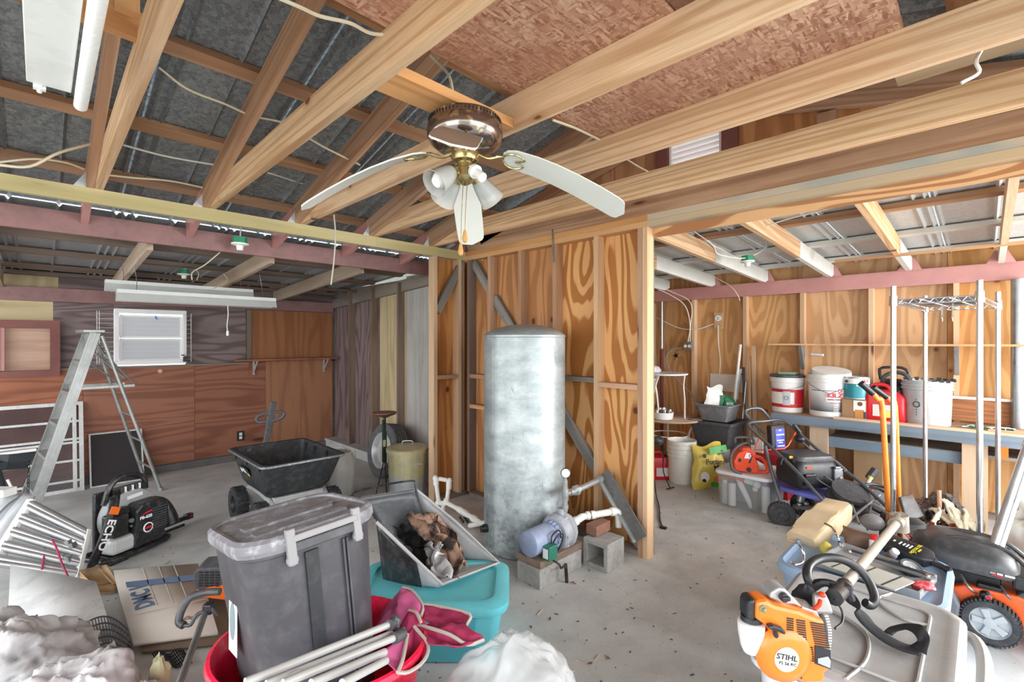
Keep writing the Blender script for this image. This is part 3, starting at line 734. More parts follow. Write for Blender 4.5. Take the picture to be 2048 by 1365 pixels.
# ---- galvanised tank
TK = thing('water_tank', 'tall galvanised steel water tank with a shallow domed top', 'tank', (2.625, 2.49, 0))
t = NT('tank_zinc'); v = t.obj(rand=False)
n1 = t.noise(t.vmath('MULTIPLY', v, (2, 2, 5)), 1.6, 5, .6); n2 = t.noise(v, 34, 4, .7); n3 = t.noise(t.vmath('MULTIPLY', v, (30, 30, 6)), 1.0, 3, .6)
z = t.n('ShaderNodeSeparateXYZ'); t.put(z, 0, v); zz = z.outputs[2]
c = t.mix(t.ramp(n1, .35, .65), lin('#8C9597'), lin('#B7BEBF'))
c = t.mix(t.ramp(n2, .4, .7, 0, .35), c, lin('#7D8688'))
low = t.ramp(zz, .1, .95, 1, 0)
c = t.mix(t.math('MULTIPLY', t.ramp(t.noise(v, 15, 5, .65), .46, .66), t.math('MULTIPLY', low, .75)), c, lin('#5C6365'))
c = t.mix(t.math('MULTIPLY', t.ramp(n3, .66, .74), .65), c, lin('#46494B'))
t.set(**{'Base Color': c, 'Metallic': .35, 'Roughness': .42}); TANKM = t.m
g = G().lathe([(.300, 0), (.313, .015), (.313, .03), (.309, .04), (.309, 1.575), (.3125, 1.58), (.3125, 1.593), (.306, 1.60), (.27, 1.622), (.21, 1.647), (.13, 1.668), (.05, 1.677), (0, 1.678)], 64)
part(TK, 'shell', g, TANKM, 30)
g = G().box((0, 0, 0), (.002, .012, 1.5), T(-.309, .02, .81)); part(TK, 'weld_seam', g, TANKM, 0)
Mz = frame((0, 1, 0), z=(-.83, -.56, 0), o=(-.262, -.17, .23))
g = G().lathe([(.030, .0), (.030, .03), (.024, .032), (.024, .05), (0, .05)], 14); part(TK, 'drain_plug', g, BLACKM, M=frame(UP, z=(-.83, .30, 0), o=(-.29, .105, .17)))

# ---- jet pump on plank and block
g = G().box((2.41, 2.05, .062), (.43, .20, .124)); solo('concrete_block', 'low grey concrete block under the pump plank', 'block', g, BLOCKM, smooth=0, bevel=.006)
gb = board('plank', (2.21, 2.06, .146), (2.64, 2.06, .146), .20, .042, (0, 1, 0), wood('dirty_plank', '#8F7B6C', '#5B4A40', contrast=.5, stain=.5)); tag(gb, 'dirty timber plank between the pump and its concrete block', 'plank')
PB = plain('pump_blue', '#8E9BB8', .4, var=.08, dust=.2, dustcol='#C9CDD6'); PG = plain('pump_grey', '#A7AAB2', .5, var=.15, dust=.35, dustcol='#7D7C7C')
pm = thing('jet_pump', 'blue grey electric jet pump with green switch box beside the tank', 'pump', M=frame((1, 0, 0), z=UP, o=(2.19, 2.055, .167)))
Mx = Matrix(((0, 0, 1, 0), (1, 0, 0, 0), (0, 1, 0, .088), (0, 0, 0, 1)))
g = G().lathe([(0, 0), (.07, .001), (.081, .010), (.083, .03), (.083, .2), (.079, .205), (.079, .215), (.084, .22), (.084, .25), (0, .25)], 32, Mx); part(pm, 'motor', g, PB)
g = G()
for k in range(20):
    a = 2 * math.pi * k / 20; g.box((.232, .083 * math.cos(a), .088 + .083 * math.sin(a)), (.034, .012, .012))
part(pm, 'fins', g, PB, 0)
g = G().lathe([(.05, .25), (.105, .262), (.118, .28), (.118, .30), (.108, .31), (.11, .335), (.122, .345), (.122, .365), (.10, .40), (.06, .43), (.04, .45), (0, .45)], 24, Mx)
for a in range(0, 360, 60): g.cyl((.27, .108 * math.cos(R(a)), .088 + .108 * math.sin(R(a))), (.38, .108 * math.cos(R(a)), .088 + .108 * math.sin(R(a))), .010, n=6)
g.cyl((.35, 0, .17), (.35, 0, .235), .03, n=12).prism([(-.08, 0), (.08, 0), (.05, .07), (-.05, .07)], .05, Matrix(((0, 0, 1, .29), (1, 0, 0, 0), (0, 1, 0, .0), (0, 0, 0, 1))))
part(pm, 'pump_body', g, PG)
GRN = plain('green_box', '#2E7361', .4, var=.1)
g = G().box((.10, -.105, .045), (.085, .06, .09)); sb = part(pm, 'switch_box', g, GRN, 0, bevel=.005)
g = G().box((.0565, -.105, .045), (.002, .04, .06)); part(sb, 'label_plate', g, WHITEP, 0)
g = G().tube([(.12, -.1, .09), (.13, -.1, .14), (.2, -.1, .15), (.23, -.09, .09)], .005, 6, smooth=4).tube([(.14, -.1, .09), (.15, -.12, .13), (.21, -.12, .13), (.22, -.1, .06), (.16, -.1, .0)], .005, 6, smooth=4).tube([(.10, -.13, .0), (.115, -.17, -.02), (.15, -.155, -.06), (.2, -.15, -.055)], .006, 6, smooth=4)
part(pm, 'wiring', g, BLACKM)
g = G().box((.40, -.01, .21), (.05, .05, .06)); g = G().prism([(0, 0), (.06, 0), (.03, .1)], .02, T(.30, -.12, .0)); 
g = G().tube([(0.2, -.152, -.05), (.2, -.156, -.1), (.202, -.16, -.167)], .012, 6); part(pm, 'drain_hose', g, BLACKM)

# ---- hollow cinder block on its side
g = G(); w, d, h, tt = .205, .20, .19, .032
cx, cy = 2.77, 1.87
for s in (-1, 1):
    g.box((cx, cy + s * (d / 2 - tt / 2), h / 2), (w, tt, h)); g.box((cx, cy, h / 2 + s * (h / 2 - tt / 2)), (w, d - 2 * tt, tt))
g.box((cx + .09, cy, h / 2), (.02, d - 2 * tt, h - 2 * tt))
cb = solo('cinder_block', 'hollow half cinder block lying on its side right of the pump', 'block', g, BLOCKM, smooth=0, bevel=.004)
g = G().box((2.80, 1.935, .232), (.17, .09, .07)); solo('brick', 'reddish brown brick on the cinder block below the white elbow', 'brick', g, plain('brick_clay', '#8E6453', .85, var=.2, dust=.4, dustcol='#7A6A62', scale=20), smooth=0, bevel=.004)

# ---- pipework: gauge riser, galvanised run, white suction pipe
GP = plain('galv_pipe', '#A6A7A6', .4, .5, var=.15, dust=.3, dustcol='#77716A', scale=20)
rx, ry = 2.545, 2.03
pr = thing('gauge_riser', 'galvanised riser with round pressure gauge above the pump', 'pipe', (rx, ry, .40))
g = G().cyl((0, 0, -.02), (0, 0, .2), .017).cyl((0, 0, .06), (0, 0, .14), .023).cyl((0, 0, -.0), (0, 0, .03), .022).cyl((0, 0, .2), (0, 0, .23), .012)
g.cyl((0, 0, .10), (.10, 0, .10), .016).cyl((.05, 0, .10), (.11, 0, .10), .024)
g.cyl((.09, 0, .10), (.09, 0, .10001), .03); g.lathe([(.022, .0), (.036, .01), (.036, .04), (.022, .05)], 8, frame(UP, z=(1, 0, 0), o=(.10, 0, .10)))
g.cyl((.14, 0, .10), (.40, -.0, .115), .021).cyl((.38, 0, .114), (.43, 0, .117), .028)
part(pr, 'pipe_run', g, GP)
ga = part(pr, 'gauge', G().lathe([(.030, 0), (.033, .004), (.033, .022), (.029, .024)], 24, frame(RT, z=(-.7, -.7, .1), o=(-.005, -.005, .25))), BLACKM)
part(ga, 'dial', G().lathe([(.0285, .0245), (0, .0246)], 24, frame(RT, z=(-.7, -.7, .1), o=(-.005, -.005, .25)), caps=False), WHITEP)
g = G().box((0, 0, 0), (.028, .003, .001), frame((.6, -.3, .7), z=(-.7, -.7, .1), o=(-.021, -.021, .252))); part(ga, 'needle', g, BLACKM, 0)
sp = thing('suction_pipe', 'white suction pipe running from the pump to an elbow over the brick', 'pipe', (2.64, 2.05, .25))
g = G().cyl((0, 0, 0.015), (.10, -.02, .045), .026).cyl((.02, 0, .02), (.05, -.01, .03), .032).cyl((.10, -.02, .045), (.30, -.14, .06), .024).cyl((.13, -.035, .048), (.18, -.07, .052), .030).cyl((.29, -.135, .06), (.325, -.155, .06), .031)
g.tube([(.31, -.15, .062), (.335, -.165, .055), (.34, -.165, .02)], .027, 10, smooth=3).cyl((.34, -.165, .03), (.34, -.165, -.055), .022)
part(sp, 'pipe_run', g, PVC)
g = G().torus(.031, .004, 16, 6, frame(UP, z=(1, -.55, 0), o=(.15, -.05, .05))); part(sp, 'hose_clamp', g, STEEL)
# white loop of pvc by the corner
pv = thing('pvc_pipe_loop', 'white plastic pipe loop standing on the floor by the wall corner', 'pipe', tuple(at(888, 1010, 4.15)))
A = lambda x, y, d=4.15: at(x, y, d)
g = G(); rr = .019
g.cyl(A(877, 1002), A(872, 966), rr).cyl(A(878, 958), A(894, 961), rr).cyl(A(898, 968), A(894, 1003), rr)
for p in ((871, 957), (899, 962), (876, 1006), (892, 1006)): g.sph(A(*p), .026, 10, 6)
g.cyl(A(876, 1006), A(892, 1008), rr + .003).cyl(A(872, 955), A(872, 970), .025).cyl(A(898, 962), A(898, 978), .025).cyl(A(893, 998), A(892, 1008), .025).cyl(A(887, 1008), onZ(885, 1032, .0), rr)
part(pv, 'loop', g, PVC, world=True)
g = G().cyl(A(893, 1006), A(912, 1016, 4.05), .020).cyl(A(912, 1016, 4.05), A(972, 1052, 3.72), .021).cyl(A(918, 1019, 4.02), A(936, 1030, 3.93), .028).cyl(A(945, 1036, 3.87), A(955, 1042, 3.82), .030)
part(pv, 'run', g, PVC, world=True)
g = G()
for k in range(8): g.sph(A(920 + 3 * k, 1036 + (k % 3) * 4, 3.98), .014, 6, 4)
part(pv, 'valve', g, BLACKM, world=True)
g = G().cyl(A(940, 1052, 3.9), A(972, 1046, 3.72), .02); part(pv, 'branch', g, PVC, world=True)

# ---- steel angle leaning by the end post
p0, p1 = onX(1208, 946, 2.985), onX(1283, 1078, 2.985)
Mx = frame(p1 - p0, z=(-1, 0, 0), o=p0); L = (p1 - p0).length
an = thing('steel_angle', 'weathered steel angle leaning across the studs beside the end post', 'bar', M=Mx)
part(an, 'wide_flange', G().box((L / 2, 0, 0), (L, .105, .008)), plain('dark_steel', '#6A6866', .6, .3, var=.2, dust=.4, dustcol='#8A8884'), 0)
part(an, 'narrow_flange', G().box((L / 2, -.05, .02), (L, .008, .04)), plain('zinc_steel', '#A9ABAA', .5, .4, var=.15), 0, label='bright zinc flange')
# ================================================================== left lean-to
# ---- aluminium stepladder
e1 = Vector((.993, .12, 0)); e2 = Vector((-.12, .993, 0)); LA = Vector((-.053, 5.92, 0))
ALUD = plain('dull_aluminium', '#A9ACAA', .45, .6, var=.18, dust=.25, dustcol='#7E7C78', scale=10)
ld = thing('stepladder', 'open aluminium stepladder standing before the window wall', 'ladder', M=frame(e1, y=e2, o=LA))
W0, W1 = .52, .32          # width between rails, foot and head
def rail(side, x0, x1, z1): 
    o0 = 0 if side == 0 else W0; o1 = (W0 - W1) / 2 if side == 0 else W0 - (W0 - W1) / 2
    return Vector((x0, o0, 0)), Vector((x1, o1, z1))
for s in (0, 1):
    p, q = rail(s, 0, .45, 1.63); ax = (q - p).normalized()
    Mx = frame(ax, y=(1, 0, 0), o=p); L = (q - p).length
    g = G(); sg = 1 if s == 0 else -1
    g.prism([(-.04, 0), (.04, 0), (.04, .028), (.035, .028), (.035, .005), (-.035, .005), (-.035, .028), (-.04, .028)], L, Matrix(((0, 0, 1, 0), (1, 0, 0, 0), (0, sg, 0, 0), (0, 0, 0, 1))))
    for yy in (-.018, .018): g.box((L / 2, yy, -.002 * sg), (L, .010, .006))
    part(ld, 'front_rail', g, ALUD, 0, M=Mx)
    p, q = rail(s, .95, .50, 1.60)
    g = G().cyl(p, q, .016, n=8); g.cyl(p, p + Vector((0, 0, .03)), .022, n=8); part(ld, 'rear_leg', g, ALUD)
for k in range(5):
    z = .21 + .287 * k; t = z / 1.63; x = .45 * t; y0 = (W0 - W1) / 2 * t + .01; y1 = W0 - (W0 - W1) / 2 * t - .01
    g = G().box((x, (y0 + y1) / 2, z), (.085, y1 - y0, .006)).box((x - .04, (y0 + y1) / 2, z - .014), (.004, y1 - y0, .03)); part(ld, 'step', g, ALUD, 0)
g = G().box((.44, W0 / 2, 1.645), (.16, .36, .03)); part(ld, 'top_cap', g, ALUD, 0, bevel=.005)
for z in (.24, .53, .80):
    t = z / 1.6; x = .95 - .45 * t; y0 = (W0 - W1) / 2 * t; y1 = W0 - y0
    part(ld, 'rear_rung', G().cyl((x, y0, z), (x, y1, z), .010, n=8), ALUD)
for y in (.08, .44): part(ld, 'spreader', G().box((.53, y, 1.10), (.44, .006, .024)), ALUD, 0)
g = G().tube([(.52, .12, 1.42), (.74, .12, 1.14), (.78, .14, 1.12)], .009, 6).tube([(.48, .40, 1.45), (.74, .40, 1.16)], .009, 6).tube([(.52, .12, 1.42), (.50, .26, 1.52), (.48, .40, 1.45)], .009, 6).tube([(.40, .14, 1.36), (.72, .3, 1.06)], .008, 6)
part(ld, 'bucket_shelf', g, ALUD)

# ---- storm window frame and dark screen leaning on the wall
SCREEN = NT('insect_screen'); SCREEN.set(**{'Base Color': lin('#3B3638'), 'Roughness': .7, 'Alpha': .72}); SCREEN = SCREEN.m
PANE = NT('dusty_glass'); PANE.set(**{'Base Color': lin('#5C5052'), 'Roughness': .25, 'Alpha': .4}); PANE = PANE.m
FRW = plain('frame_white', '#D9DAD8', .5, var=.1, dust=.35, dustcol='#8D8A86', scale=12)
def leaner(name, label, cat, x0, x1, yb, yt, h, bars, infill, bw=.03, double=False):
    ax = Vector((0, yt - yb, h)); L = ax.length
    r = thing(name, label, cat, M=frame((1, 0, 0), y=ax, o=((x0 + x1) / 2, yb, 0)))
    w = x1 - x0; g = G()
    for x in (-w / 2 + bw / 2, w / 2 - bw / 2): g.box((x, L / 2, 0), (bw, L, .02))
    if double: g.box((w / 2 - bw * 2, L / 2, .004), (bw * .9, L, .02))
    for b in (bw / 2, L - bw / 2): g.box((0, b, 0), (w - 2 * bw, bw, .02))
    part(r, 'window_frame', g, FRW, 0)
    for b in bars: part(r, 'glazing_bar', G().box((0, b * L, .004), (w - 2 * bw, .022, .016)), FRW, 0)
    part(r, 'infill', G().box((0, L / 2, -.004), (w - bw, L - bw, .002)), infill, 0)
    return r
leaner('storm_window', 'white framed storm window with crossbars leaning behind the ladder', 'window frame', -.95, .33, 6.62, 6.85, .90, (.12, .34, .54, .58, .78), PANE, .035, True)
leaner('window_screen', 'small dark insect screen in a thin pale frame right of the storm window', 'screen', .375, .83, 6.64, 6.85, .54, (), SCREEN, .014)

# ---- wire rack across the window
wrk = thing('wire_rack', 'thin white wire grid hanging across the small window', 'rack', (.87, 6.80, 1.30))
g = G()
for k in range(11): g.cyl((-.43, 0, .03 + .052 * k), (.43, 0, .03 + .052 * k), .0016, n=4)
part(wrk, 'cross_wires', g, WHITEP, 0, kind='stuff')
g = G()
for x in (-.43, -.41, .36, .38, .43): g.cyl((x, .004, 0), (x, .004, .58), .0028, n=5)
for x in (-.43, .43): g.cyl((x, .004, .5), (x, .07, .52), .003, n=5)
part(wrk, 'upright_wires', g, WHITEP, 0, kind='stuff')
g = G().box((0, 0, 0), (.035, .03, .06)).box((.02, -.01, .03), (.03, .02, .02)).box((-.02, -.01, .05), (.03, .02, .015)).cyl((0, 0, .03), (0, .06, .03), .008)
g.v = [p + Vector((1.235, 6.79, 1.33)) for p in g.v]
solo('window_latch', 'dark window operator latch at the lower right of the small window', 'latch', g, BLACKM, smooth=0)

# ---- hanging shop lights
def shop_light(x0, x1, y, z, label):
    r = thing('shop_light', label, 'light', ((x0 + x1) / 2, y, z), group=None); L = x1 - x0
    prof = [(-.075, 0), (-.07, 0), (-.045, .055), (.045, .055), (.07, 0), (.075, 0), (.05, .065), (.05, .095), (-.05, .095), (-.05, .065)]
    part(r, 'hood', G().prism(prof, L, Matrix(((0, 0, 1, -L / 2), (1, 0, 0, 0), (0, 1, 0, 0), (0, 0, 0, 1)))), plain('hood_grey', '#C9CCCB', .4, .15, var=.06, dust=.2), 0)
    for s in (-.03, .03): part(r, 'tube', G().cyl((-L / 2 + .02, s, .02), (L / 2 - .02, s, .02), .013, n=10), WHITEP)
    for s in (-.4, .4): part(r, 'hanger', G().tube([(s * L, -.05, .08), (s * L + .01, 0, .17), (s * L - .01, .02, .34)], .0025, 5, smooth=3), STEEL)
    return r
shop_light(.45, 1.68, 5.08, 1.885, 'nearer of the two hanging shop lights, lower and shifted right')
shop_light(.41, 1.60, 5.52, 2.0, 'farther hanging shop light, higher and partly behind the nearer one')
g = G().tube([(1.255, 5.05, 1.90), (1.26, 5.05, 1.80), (1.25, 5.05, 1.70), (1.255, 5.05, 1.64)], .004, 6, smooth=3).cyl((1.255, 5.05, 1.60), (1.255, 5.05, 1.645), .011, n=8)
solo('pull_cord', 'pale pull cord with a plug dangling below the nearer shop light', 'cord', g, WIREW)
GREENB = plain('green_junction', '#1F8A63', .45, var=.08)
def lamp_holder(p, s, label, wires):
    r = thing('lamp_holder', label, 'lamp holder', p)
    oc = [(.052 * s * math.cos(R(22.5 + 45 * k)), .052 * s * math.sin(R(22.5 + 45 * k))) for k in range(8)]
    part(r, 'junction_box', G().prism(oc, .045 * s, T(0, 0, 0)), GREENB, 0)
    part(r, 'socket', G().lathe([(.0, -.055 * s), (.022 * s, -.055 * s), (.026 * s, -.02 * s), (.06 * s, -.012 * s), (.062 * s, -.002 * s), (.0, 0)], 20), WHITEP)
    for w in wires: part(r, 'cable_tail', G().tube(w, .005, 6, smooth=4), WIREW)
    return r
lamp_holder(tuple(onY(480, 487, 4.08)), 1.0, 'green junction box with a white bulb socket below the pink fascia', [[(0, 0, .04), (.01, .02, .10), (.03, .06, .2)]])
lamp_holder(tuple(onY(368, 548, 5.75)), .9, 'small green junction box above the shop lights', [[(0, 0, .04), (.05, .0, .10), (.12, -.02, .02), (.10, -.05, -.06)]])
lamp_holder(tuple(onX(1495, 522, 4.4)), .95, 'green junction box with white socket under the right lean-to rafters', [[(-.04, .0, .02), (-.1, .06, .02), (-.25, .16, .05), (-.4, .14, .10), (-.55, .25, .22)], [(.03, -.0, .03), (.1, -.1, .1), (.12, -.12, .18)]])
g = G().tube([onY(440, 505, 4.35), onY(410, 530, 4.6), onY(385, 545, 5.0), onY(384, 560, 5.05)], .005, 6, smooth=4); solo('cable', 'cable drooping from the pink fascia to the shop light hook', 'cable', g, CREAM)
g = G().tube([onY(447, 548, 5.4), onY(455, 560, 5.3), onY(440, 572, 5.2), onY(425, 578, 5.15)], .004, 6, smooth=4); solo('cable', 'short cable looping onto the right half of the shop lights', 'cable', g, CREAM)

# ---- wall shelf with brackets, outlet
ws = thing('wall_shelf', 'narrow red-brown board shelf on two brackets in the left lean-to', 'shelf', (2.43, 6.77, 1.29))
part(ws, 'shelf_board', G().box((0, 0, .012), (1.30, .20, .022)), PLY_R, 0)
for x in (-.42, .52):
    g = G().box((x, .085, -.09), (.025, .008, .2)).box((x, 0, -.006), (.025, .17, .008)).cyl((x, .085, -.16), (x, -.06, -.01), .010, n=6)
    part(ws, 'bracket', g, plain('bracket_pale', '#B9BBB8', .5, .3, var=.1), 0)
part(ws, 'backing_block', G().box((-.44, .098, -.10), (.07, .018, .22)), PLY_R, 0)
ol = thing('wall_outlet', 'black edged power outlet on the red plywood above the cart', 'outlet', (1.857, 6.872, .25))
part(ol, 'plate', G().box((0, 0, .06), (.085, .012, .125)), BLACKP, 0, bevel=.003)
g = G().box((0, -.008, .085), (.034, .006, .036)).box((0, -.008, .038), (.034, .006, .036)); part(ol, 'sockets', g, WHITEP, 0)
g = G().cyl((1.005, 6.872, 1.195), (1.005, 6.88, 1.195), .022); solo('daylight_spot', 'small pale orange disc coloured as daylight through a hole in the red wall below the window', 'light spot', g, plain('daylight_orange', '#F0B090', .5))  # daylight through a hole in the wall, put in as a pale orange disc

# ---- dump cart
dc = thing('dump_cart', 'black poly dump cart with grey frame and four chunky wheels', 'cart', (1.50, 4.255, 0))
TUB = plain('tub_black', '#2B2D2F', .45, var=.12, dust=.3, dustcol='#6B6D6E', scale=7)
def rr(w, d, z, r=.06, cx=0, cy=0): return ring(w, d, r, z, 5, cx, cy)
g = G().loft([rr(.46, .56, .31), rr(.52, .66, .36), rr(.62, .87, .585), rr(.66, .91, .585), rr(.665, .915, .600), rr(.655, .905, .606), rr(.61, .86, .604), rr(.51, .65, .37), rr(.45, .55, .33)], caps=True)
tb = part(dc, 'tub', g, TUB, 35)
g = G().loft([rr(.63, .88, .606), rr(.67, .92, .602), rr(.675, .925, .590), rr(.662, .912, .584)], caps=False)
part(tb, 'rim', g, plain('tub_rim', '#5B5D60', .35, var=.1, dust=.6, dustcol='#B8BABC', scale=18))
g = G()
for y in (-.3, 0, .3): g.box((-.313, y, .565), (.008, .05, .05))
for x in (-.17, .02, .19): g.box((x, .415, .545), (.04, .012, .09)); 
for y in (-.15, .1, .3): g.box((.285, y, .545), (.012, .03, .08))
part(tb, 'stiffening_lugs', g, TUB, 0, kind='stuff')
FRP = plain('cart_frame_grey', '#9B9C9C', .5, var=.08, dust=.2)
g = G().box((0, 0, .285), (.40, .62, .05)).box((0, .26, .20), (.5, .08, .14)).box((0, -.27, .20), (.5, .08, .14)).tube([(-.2, -.4, .2), (-.22, -.2, .30), (-.22, .2, .30), (-.2, .38, .2)], .025, 8, smooth=4).tube([(.2, -.4, .2), (.22, -.2, .30), (.22, .2, .30), (.2, .38, .2)], .025, 8, smooth=4)
part(dc, 'frame', g, FRP, 40, bevel=.008)
def wheel(parent, name, M, r, w, tread, hubm, tm, hub=.55, spokes=0, lugs=28):
    g = G().lathe([(r * hub, -w * .42), (r * .8, -w * .5), (r * .95, -w * .46), (r, -w * .3), (r, w * .3), (r * .95, w * .46), (r * .8, w * .5), (r * hub, w * .42)], 32, caps=False)
    if tread:
        for k in range(lugs):
            a = 2 * math.pi * k / lugs
            for s in (-1, 1): g.box((0, 0, 0), (r * .07, r * .13, w * .36), Matrix.Rotation(a + (s * .5 * math.pi / lugs), 4, 'Z') @ T(r * 1.0, 0, s * w * .24, rx=s * 20))
    t_ = part(parent, name, g, tm, 35, M=M)
    g = G().lathe([(0, w * .30), (r * .16, w * .34), (r * .2, w * .16), (r * hub * .9, w * .12), (r * hub, w * .38), (r * hub * 1.06, w * .42), (r * hub * 1.06, -w * .42), (r * hub * .9, -w * .1), (0, -w * .1)], 28)
    for k in range(spokes): g.box((0, 0, 0), (r * hub * .8, r * .10, w * .16), Matrix.Rotation(2 * math.pi * k / spokes, 4, 'Z') @ T(r * hub * .5, 0, w * .2))
    h_ = part(t_, 'hub', g, hubm, 35)
    return t_
TIREB = plain('tire_black', '#2A2B2D', .7, var=.15, dust=.3, dustcol='#6A6B6C', scale=16)
for x, y, s in ((-.285, .30, -1), (-.285, -.27, -1), (.285, .30, 1), (.285, -.27, 1)):
    wheel(dc, 'wheel', frame((0, 1, 0), z=(s, 0, 0), o=(x, y, .146)), .143, .10, True, BLACKP, TIREB, .5, 5, 18)
h0, h1 = Vector((-.05, .50, .32)), Vector((.06, .49, .965))
hd = part(dc, 'handle', G().box((0, 0, 0), (.68, .05, .03), frame(h1 - h0, y=(1, 0, 0), o=(h0 + h1) / 2)).box((0, 0, 0), (.1, .06, .036), frame(h1 - h0, y=(1, 0, 0), o=h0 * .25 + h1 * .75)), DARKP, 0, bevel=.006)
dv = frame(RT, y=UP, o=h0 * .22 + h1 * .78)
g = G().tube([(-.07, -.035, 0), (.07, -.015, 0), (.13, .03, 0), (.11, .065, 0), (.05, .06, 0), (-.07, .04, 0), (-.13, .005, 0), (-.12, -.03, 0)], .013, 8, closed=True, smooth=4, M=dv); part(hd, 'grip_loop', g, DARKP)
YEL = plain('yellow_print', '#D9BE3A', .5); PRW = plain('white_print', '#EFEFEF', .5, var=.02); PRB = plain('black_print', '#1B1B1D', .5, var=.02); PRR = plain('red_print', '#C8202B', .5, var=.03)
Ml = frame((0, -1, 0), y=(-.09, 0, .21), o=(-.2975, .09, .475))
lb = part(tb, 'badge', G().box((0, 0, 0), (.26, .075, .003)), BLACKP, 0, M=Ml)
text_mesh('gorilla', .062, PRW, T(-.03, 0, .002), lb, bold=.001); part(lb, 'yellow_stripe', G().box((.095, -.022, .002), (.06, .022, .002)), YEL, 0)

# ---- spare wheel, roller stand, dustbin, plastic tub behind the cart
sw = thing('spare_wheel', 'car wheel with silver rim standing against the gable wall', 'wheel', M=frame((0, 1, 0), z=(-.985, 0, .17), o=(2.80, 4.80, .305)))
TR = plain('tyre_grey', '#5C5E60', .75, var=.12, dust=.35, dustcol='#8D8D8D')
part(sw, 'tire', G().lathe([(.19, -.07), (.2, -.085), (.25, -.10), (.285, -.092), (.3, -.075), (.3, .075), (.285, .092), (.25, .10), (.2, .085), (.19, .07)], 48, caps=False), TR)
g = G()
for s in (-.05, -.017, .017, .05): g.torus(.3005, .004, 48, 4, T(0, 0, s))
part(sw, 'tread_grooves', g, BLACKP)
part(sw, 'rim', G().lathe([(0, .03), (.05, .035), (.06, .055), (.10, .06), (.13, .04), (.16, .035), (.175, .07), (.20, .088), (.195, -.08), (0, -.06)], 40), plain('rim_silver', '#D5D7D8', .35, .4, var=.06))
rs = thing('roller_stand', 'dark green stand with a round brown top before the spare wheel', 'stand', (2.52, 4.38, 0))
DG = plain('dark_green_paint', '#2C4038', .4, .2, var=.15)
part(rs, 'pole', G().cyl((0, 0, .30), (0, 0, .76), .014).box((-.02, -.01, .52), (.014, .03, .44)).cyl((0, 0, .30), (0, 0, .62), .022), DG)
part(rs, 'top_plate', G().lathe([(0, .75), (.03, .76), (.06, .775), (.105, .79), (.122, .805), (.12, .815), (0, .812)], 28), plain('brown_plate', '#6E4238', .5, var=.1))
for a in (200, 250, 300): part(rs, 'leg', G().cyl((0, 0, .34), (.13 * math.cos(R(a)), .13 * math.sin(R(a)), .0), .006, n=6), BLACKM)
part(rs, 'price_tag', G().box((-.02, -.03, .50), (.03, .002, .07)), plain('tag_green', '#B9C48A', .6), 0)
db = thing('dustbin', 'galvanised dustbin with yellowish paint stains and a lid', 'bin', (2.565, 4.02, 0))
t = NT('dustbin_zinc'); v = t.obj(rand=False); z = t.n('ShaderNodeSeparateXYZ'); t.put(z, 0, v)
n = t.noise(v, 7, 4, .6)
zc = t.math('ADD', z.outputs[2], t.math('MULTIPLY', n, .2))
c = t.mix(t.ramp(zc, .30, .38), lin('#A9AEB0'), lin('#B8AF86')); c = t.mix(t.ramp(t.noise(v, 20, 4), .5, .7, 0, .5), c, lin('#8C9296'))
t.set(**{'Base Color': c, 'Metallic': .3, 'Roughness': .45}); DBZ = t.m
n = 60; rings = []
for r, z_ in ((.165, 0), (.17, .01), (.19, .47), (.196, .475), (.196, .49)):
    rings.append([((r + (.003 if (i % 4 < 2 and .005 < z_ < .472) else 0)) * math.cos(2 * math.pi * i / n), (r + (.003 if (i % 4 < 2 and .005 < z_ < .472) else 0)) * math.sin(2 * math.pi * i / n), z_) for i in range(n)])
part(db, 'can', G().loft(rings), DBZ, 20)
lidp = part(db, 'lid', G().lathe([(.205, .465), (.207, .50), (.20, .507), (.16, .515), (.15, .51), (.10, .522), (.05, .528), (0, .53)], 40), DBZ)
part(lidp, 'lid_handle', G().tube([(-.05, 0, .525), (-.05, 0, .555), (-.03, 0, .565), (.03, 0, .565), (.05, 0, .555), (.05, 0, .525)], .007, 8, smooth=3, M=T(rz=-40)), STEEL)
part(db, 'side_handle', G().tube([(-.05, 0, .0), (-.05, -.02, -.02), (.05, -.02, -.02), (.05, 0, 0)], .005, 6, M=frame(RT, z=UP, o=(.19 * -.05, -.19, .40))), STEEL)
bt = thing('ribbed_tub', 'pale ribbed plastic tub with wire handles behind the dump cart', 'tub', (2.12, 4.58, 0))
n = 48; rings = []
for r, z_ in ((.09, .0), (.14, .02), (.155, .12), (.17, .25), (.16, .36), (.13, .43), (.12, .44), (.0, .43)):
    rings.append([(r * (1 + .02 * math.cos(12 * 2 * math.pi * i / n)) * math.cos(2 * math.pi * i / n), r * (1 + .02 * math.cos(12 * 2 * math.pi * i / n)) * math.sin(2 * math.pi * i / n), z_) for i in range(n)])
part(bt, 'tub_body', G().loft(rings), plain('milky_plastic', '#C9C7C2', .45, var=.08, dust=.2))
g = G().tube([(-.12, -.05, .43), (-.3, -.05, .50), (-.2, .02, .52), (0, .0, .50), (.1, -.04, .46)], .005, 6, smooth=5).tube([(.02, -.1, .42), (.12, -.1, .44), (.165, -.02, .34), (.165, 0, .2)], .004, 6, smooth=5).tube([(-.1, 0, .45), (0, -.06, .5), (.1, -.02, .44), (.15, .02, .38)], .004, 6, smooth=4)
part(bt, 'wire_handle', g, WIREW)

